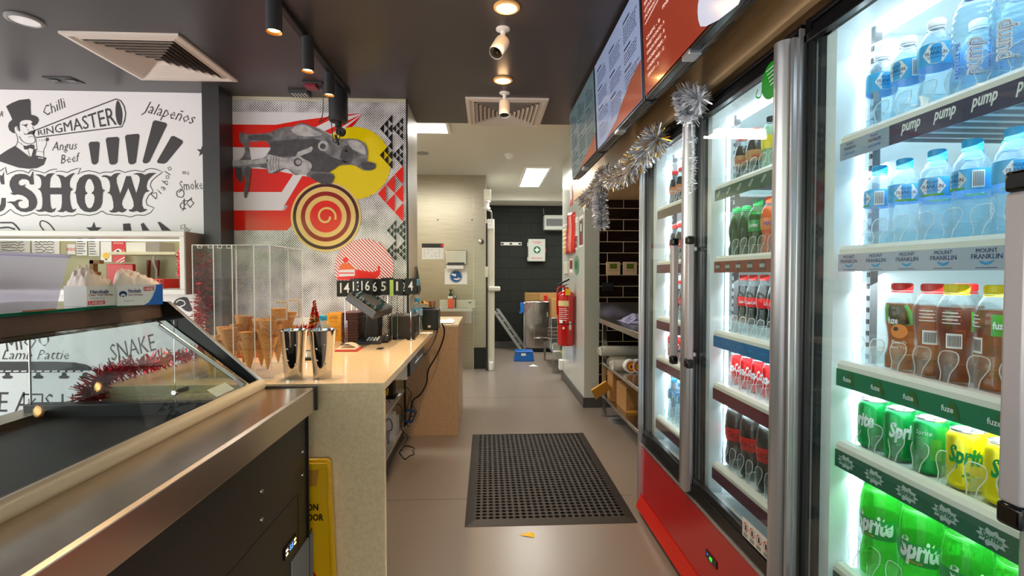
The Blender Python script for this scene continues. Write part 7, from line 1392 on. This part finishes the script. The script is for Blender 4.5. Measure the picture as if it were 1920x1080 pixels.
def st2(m, f, W_, H): m.poly([f(.02, .02), f(W_-.02, .02), f(W_-.02, H-.03), f(.02, H-.03)], pm('sign_dark', '#3a1c20', .3)); g = lambda u, v: tuple(x+y for x, y in zip(f(u, v), (-.001, 0, 0))); m.poly([g(W_*.4, H*.5), g(W_*.65, H*.5), g(W_*.65, H*.75), g(W_*.4, H*.75)], 'paper'); m.poly([g(W_*.3, H*.06), g(W_*.85, H*.06), g(W_*.85, H*.4), g(W_*.3, H*.4)], 'maroon'); m.text('FIRE', g, 'paper', width=W_*.6, size=.05, cx=W_/2, cy=H*.9)
onwall('extinguisher_sign', 1086, 405, 1094.5, 463, 'paper', 'dark framed fire sign nearest the brown tiles on the passage wall', 'sign', extra=st2)
q = onX(1080.5, 497, XW-.004); tag(MB().poly([(XW-.004, q.y+.14*cos(k*pi/16), q.z+.10*sin(k*pi/16)) for k in range(32)], pm('oval_green', '#6f9a78', .5)).poly([(XW-.006, q.y+.08*cos(k*pi/16), q.z+.05*sin(k*pi/16)) for k in range(32)], 'cross_green').build('oval_sticker', smooth=False), 'oval green sticker on the white passage wall', 'sticker')
def tagx(m, f, W_, H): m.poly([f(0, H*.35), f(W_, H*.35), f(W_, H*.9), f(0, H*.9)], 'maroon'); m.poly([f(W_*.1, H*.12), f(W_*.9, H*.12), f(W_*.5, 0)], 'lab_red')
onwall('inspection_tag', 1069, 485, 1074, 515, 'paper', 'white and red inspection tag with arrow above the extinguisher', 'tag', extra=tagx)
onwall('light_switch', 1059, 491, 1066, 513, 'cream_metal', 'cream switch plate on the passage wall above the extinguisher', 'switch', th=.012)
q = onX(1056, 684, XW); tag(MB().box(XW-.05, XW, 6.15, 6.26, q.z-.06, q.z+.06, 'white').build('wall_socket', bevel=.006), 'white socket low at the far end of the passage wall', 'socket')
def ex(m, f, W_, H): m.poly([f(.02, .03), f(W_-.02, .03), f(W_-.02, H-.03), f(.02, H-.03)], 'paper'); g = lambda u, v: tuple(x+y for x, y in zip(f(u, v), (-.001, 0, 0))); m.poly([g(.05, H*.1), g(W_-.05, H*.1), g(W_-.05, H*.25), g(.05, H*.25)], 'red')
onwall('red_framed_sign', 1069, 341, 1074, 385, 'lab_red', 'red framed white sign high on the passage wall under the screens', 'sign', extra=ex)

# ---------------------------------------------------------------- tiled wall items and steel shelf bench
YT = 4.85
for u, lab in ((1137, 'left square beige wall controller with green display on the brown tiles'), (1168.5, 'right square beige wall controller with green display on the brown tiles')):
    t = thing('wall_controller', lab, 'wall controller', (onY(u+13, 504, YT).x, YT, 1.3), 'beige wall controllers'); m = MB(); box_px(m, u, u+26, 491, 516, YT-.014, .0135, pm('ctrl_beige', '#e8c8a8', .4)); m.build('plate', t, bevel=.003)
    m = MB(); box_px(m, u+6.5, u+20, 494.5, 504, YT-.0155, .002, pm('lcd', '#6f7a22', .2)); m.build('display', t, smooth=False); m = MB()
    for k in range(4): box_px(m, u+5+k*4.5, u+8+k*4.5, 507, 508, YT-.0155, .002, 'cardboard')
    m.build('button_row', t)
t = thing('black_double_socket', 'black power socket plate low on the brown tiles', 'socket', (onY(1140, 537, YT).x, YT, 1.15)); m = MB(); box_px(m, 1129, 1151, 530, 545, YT-.01, .0095, 'black'); m.build('plate', t, bevel=.002)
m = MB(); [box_px(m, 1132+k*6, 1136+k*6, 533, 537, YT-.013, .004, 'dark_grey') for k in range(3)]; m.build('switch', t)
t = thing('steel_shelf_bench', 'steel bench with two lower shelves between the tiled wall and the red fridge', 'bench', (1.35, 3.7, 0)); X0 = 1.045; BY0, BY1 = 2.78, 4.6; zb = .905
m = MB(); m.ext([(X0, BY0, zb), (X0, BY0, zb-.045), (X0+.02, BY0, zb-.05), (1.68, BY0, zb-.02), (1.68, BY0, zb)], (0, BY1-BY0, 0), 'steel'); m.build('top', t, bevel=.003)
MB().box(X0+.0, 1.68, BY1-.02, BY1, zb, onY(1150, 567, BY1).z, 'steel').box(1.66, 1.68, BY0, BY1, zb, 1.06, 'steel').build('splashback', t, bevel=.002)
for z in (.50, .195): m = MB(); m.box(X0+.03, 1.66, BY0, BY1-.03, z-.03, z, 'steel'); m.build('shelf', t, bevel=.003)
for y in (BY1-.07, BY0+.02): 
    for x in (X0+.02, 1.62): MB().box(x, x+.036, y, y+.036, 0, zb-.02, 'steel').build('leg', t)
m = MB(); r = random.Random(4); vs = []; n1, n2 = 14, 9
q = onZ(1175, 604, zb)
for j in range(n2):
    for i in range(n1): e = sin(pi*i/(n1-1))*sin(pi*j/(n2-1)); vs.append((1.13+.30*i/(n1-1)+r.uniform(-.012, .012), q.y-.20+.36*j/(n2-1)+r.uniform(-.012, .012), zb+.004+.10*e*(.4+.6*r.random())))
m.add(vs, [(j*n1+i, j*n1+i+1, (j+1)*n1+i+1, (j+1)*n1+i) for j in range(n2-1) for i in range(n1-1)], pm('cloth_violet', '#b8b4d8', .8, noise=('#2a3a78', 16, .44, .5, (1, 6, 1)))); o = tag(m.build('striped_cloth', ang=180), 'crumpled blue and white striped cloth on the steel bench', 'cloth'); s_ = o.modifiers.new('s', 'SUBSURF'); s_.levels = s_.render_levels = 1
clear('sleeve', '#f4f4f2', hz=.3, haze='#f4f2ec', ior=1.35)
for k, (y_, z_, x0_, lab) in enumerate(((4.35, .50+.135, 1.0, 'upper plastic sleeve of white cups on the middle bench shelf'), (4.12, .50+.052, 1.05, 'lower front plastic sleeve of white cups on the middle bench shelf'), (4.33, .50+.045, 1.08, 'lower rear plastic sleeve of white cups on the middle bench shelf'))):
    t = thing('cup_sleeve', lab, 'cup sleeve', (x0_, y_, z_-.045), 'plastic sleeves of cups'); m = MB()
    for i in range(16): m.lathe([(.033, 0), (.042, .028), (.044, .03)], (x0_+.03+i*.026, y_, z_), 'white', 18, (-1, 0, .02), cap=(i == 15))
    m.build('cups', t); m = MB(); pr = [(.001, -.02), (.03, -.02), (.048, .02)]+[(.047+.002*(i % 2), .05+.03*i) for i in range(13)]+[(.03, .47), (.015, .5)]; m.lathe([(a_, -b_) for a_, b_ in pr], (x0_, y_, z_), 'sleeve', 18, (-1, 0, .02), cap=False); m.build('wrapper', t)
for k in range(2):
    q = onZ(1186+k*14, 700, .505); a_ = Vector((q.x, q.y, .50)); t = thing('sticker_roll', ['left roll of red and yellow round stickers on the middle bench shelf', 'right roll of red and yellow round stickers on the middle bench shelf'][k], 'sticker roll', tuple(a_), 'sticker rolls on the bench')
    m = MB(); m.lathe([(.02, 0), (.055, 0), (.055, .05), (.02, .05)], (a_.x, a_.y+.03, .50+.055), 'white', 24, (-.15, 1, 0)); m.build('roll', t)
    m = MB(); f = lambda u, v: (a_.x+u, a_.y+.028+.15*u, .555+v); m.disc(0, 0, .04, f, 'red', 20); m.disc(0, 0, .03, lambda u, v: (a_.x+u, a_.y+.026+.15*u, .555+v), 'yellow', 20); m.disc(0, 0, .015, lambda u, v: (a_.x+u, a_.y+.024+.15*u, .555+v), 'maroon', 16); m.build('print', t, smooth=False)
for i, (x0_, x1_, y0_, y1_, h, lab) in enumerate(((1.10, 1.25, 4.3, 4.5, .25, 'taller cardboard box at the back of the lowest bench shelf'), (1.12, 1.42, 3.95, 4.25, .20, 'wide cardboard box in front on the lowest bench shelf'))):
    m = MB(); m.box(x0_, x1_, y0_, y1_, .196, .196+h, 'cardboard'); m.box(x0_+.03, x0_+.11, y0_-.001, y0_, .215, .245, 'card_dark'); tag(m.build('cardboard_box', bevel=.002), lab, 'box', 'cardboard boxes under the bench')
m = MB(); A_, B2, C2, D2 = onY(1109, 733, 4.3), onY(1137, 715, 4.3), onY(1151, 732, 4.3), onY(1121, 754, 4.3)
m.ext([A_, B2, C2+Vector((0, .08, 0)), D2+Vector((0, .08, 0))], (0, .03, .004), pm('bag_yellow', '#d8a040', .7)); tag(m.build('yellow_envelope', bevel=.002), 'tilted yellow padded envelope sticking out of the lowest bench shelf', 'envelope')
m = MB(); r = random.Random(9); q = onZ(1188, 748, .2)
m.tube([(q.x+.02+.05*r.uniform(-1, 1), q.y+.1+.05*r.uniform(-1, 1), .31+.045*r.uniform(-1, 1)) for k in range(26)], .003, clear('wrap_clear', '#ffffff', hz=.4), 5, sm=3); tag(m.build('crumpled_wrap'), 'crumpled clear plastic wrap on the lowest bench shelf', 'plastic wrap')
for k in range(3): q = onZ(1186, 770, .2); tag(MB().box(q.x-.06+.01*k, q.x+.09, q.y-.06+.03*k, q.y+.10, .196+.018*k, .212+.018*k, 'bag_yellow').build('yellow_pad', bevel=.002), 'yellow paper bag bundle, %s from the bottom on the lowest bench shelf' % ORD[k], 'paper bags', 'yellow paper bag bundles')
q = onZ(1165, 790, 0); tag(MB().box(1.1, 1.3, 4.3, 4.45, .0, .02, clear('crisp', '#d0d8e8', hz=.4)).build('clear_wrapper'), 'flat clear wrapper on the floor under the steel bench', 'wrapper')
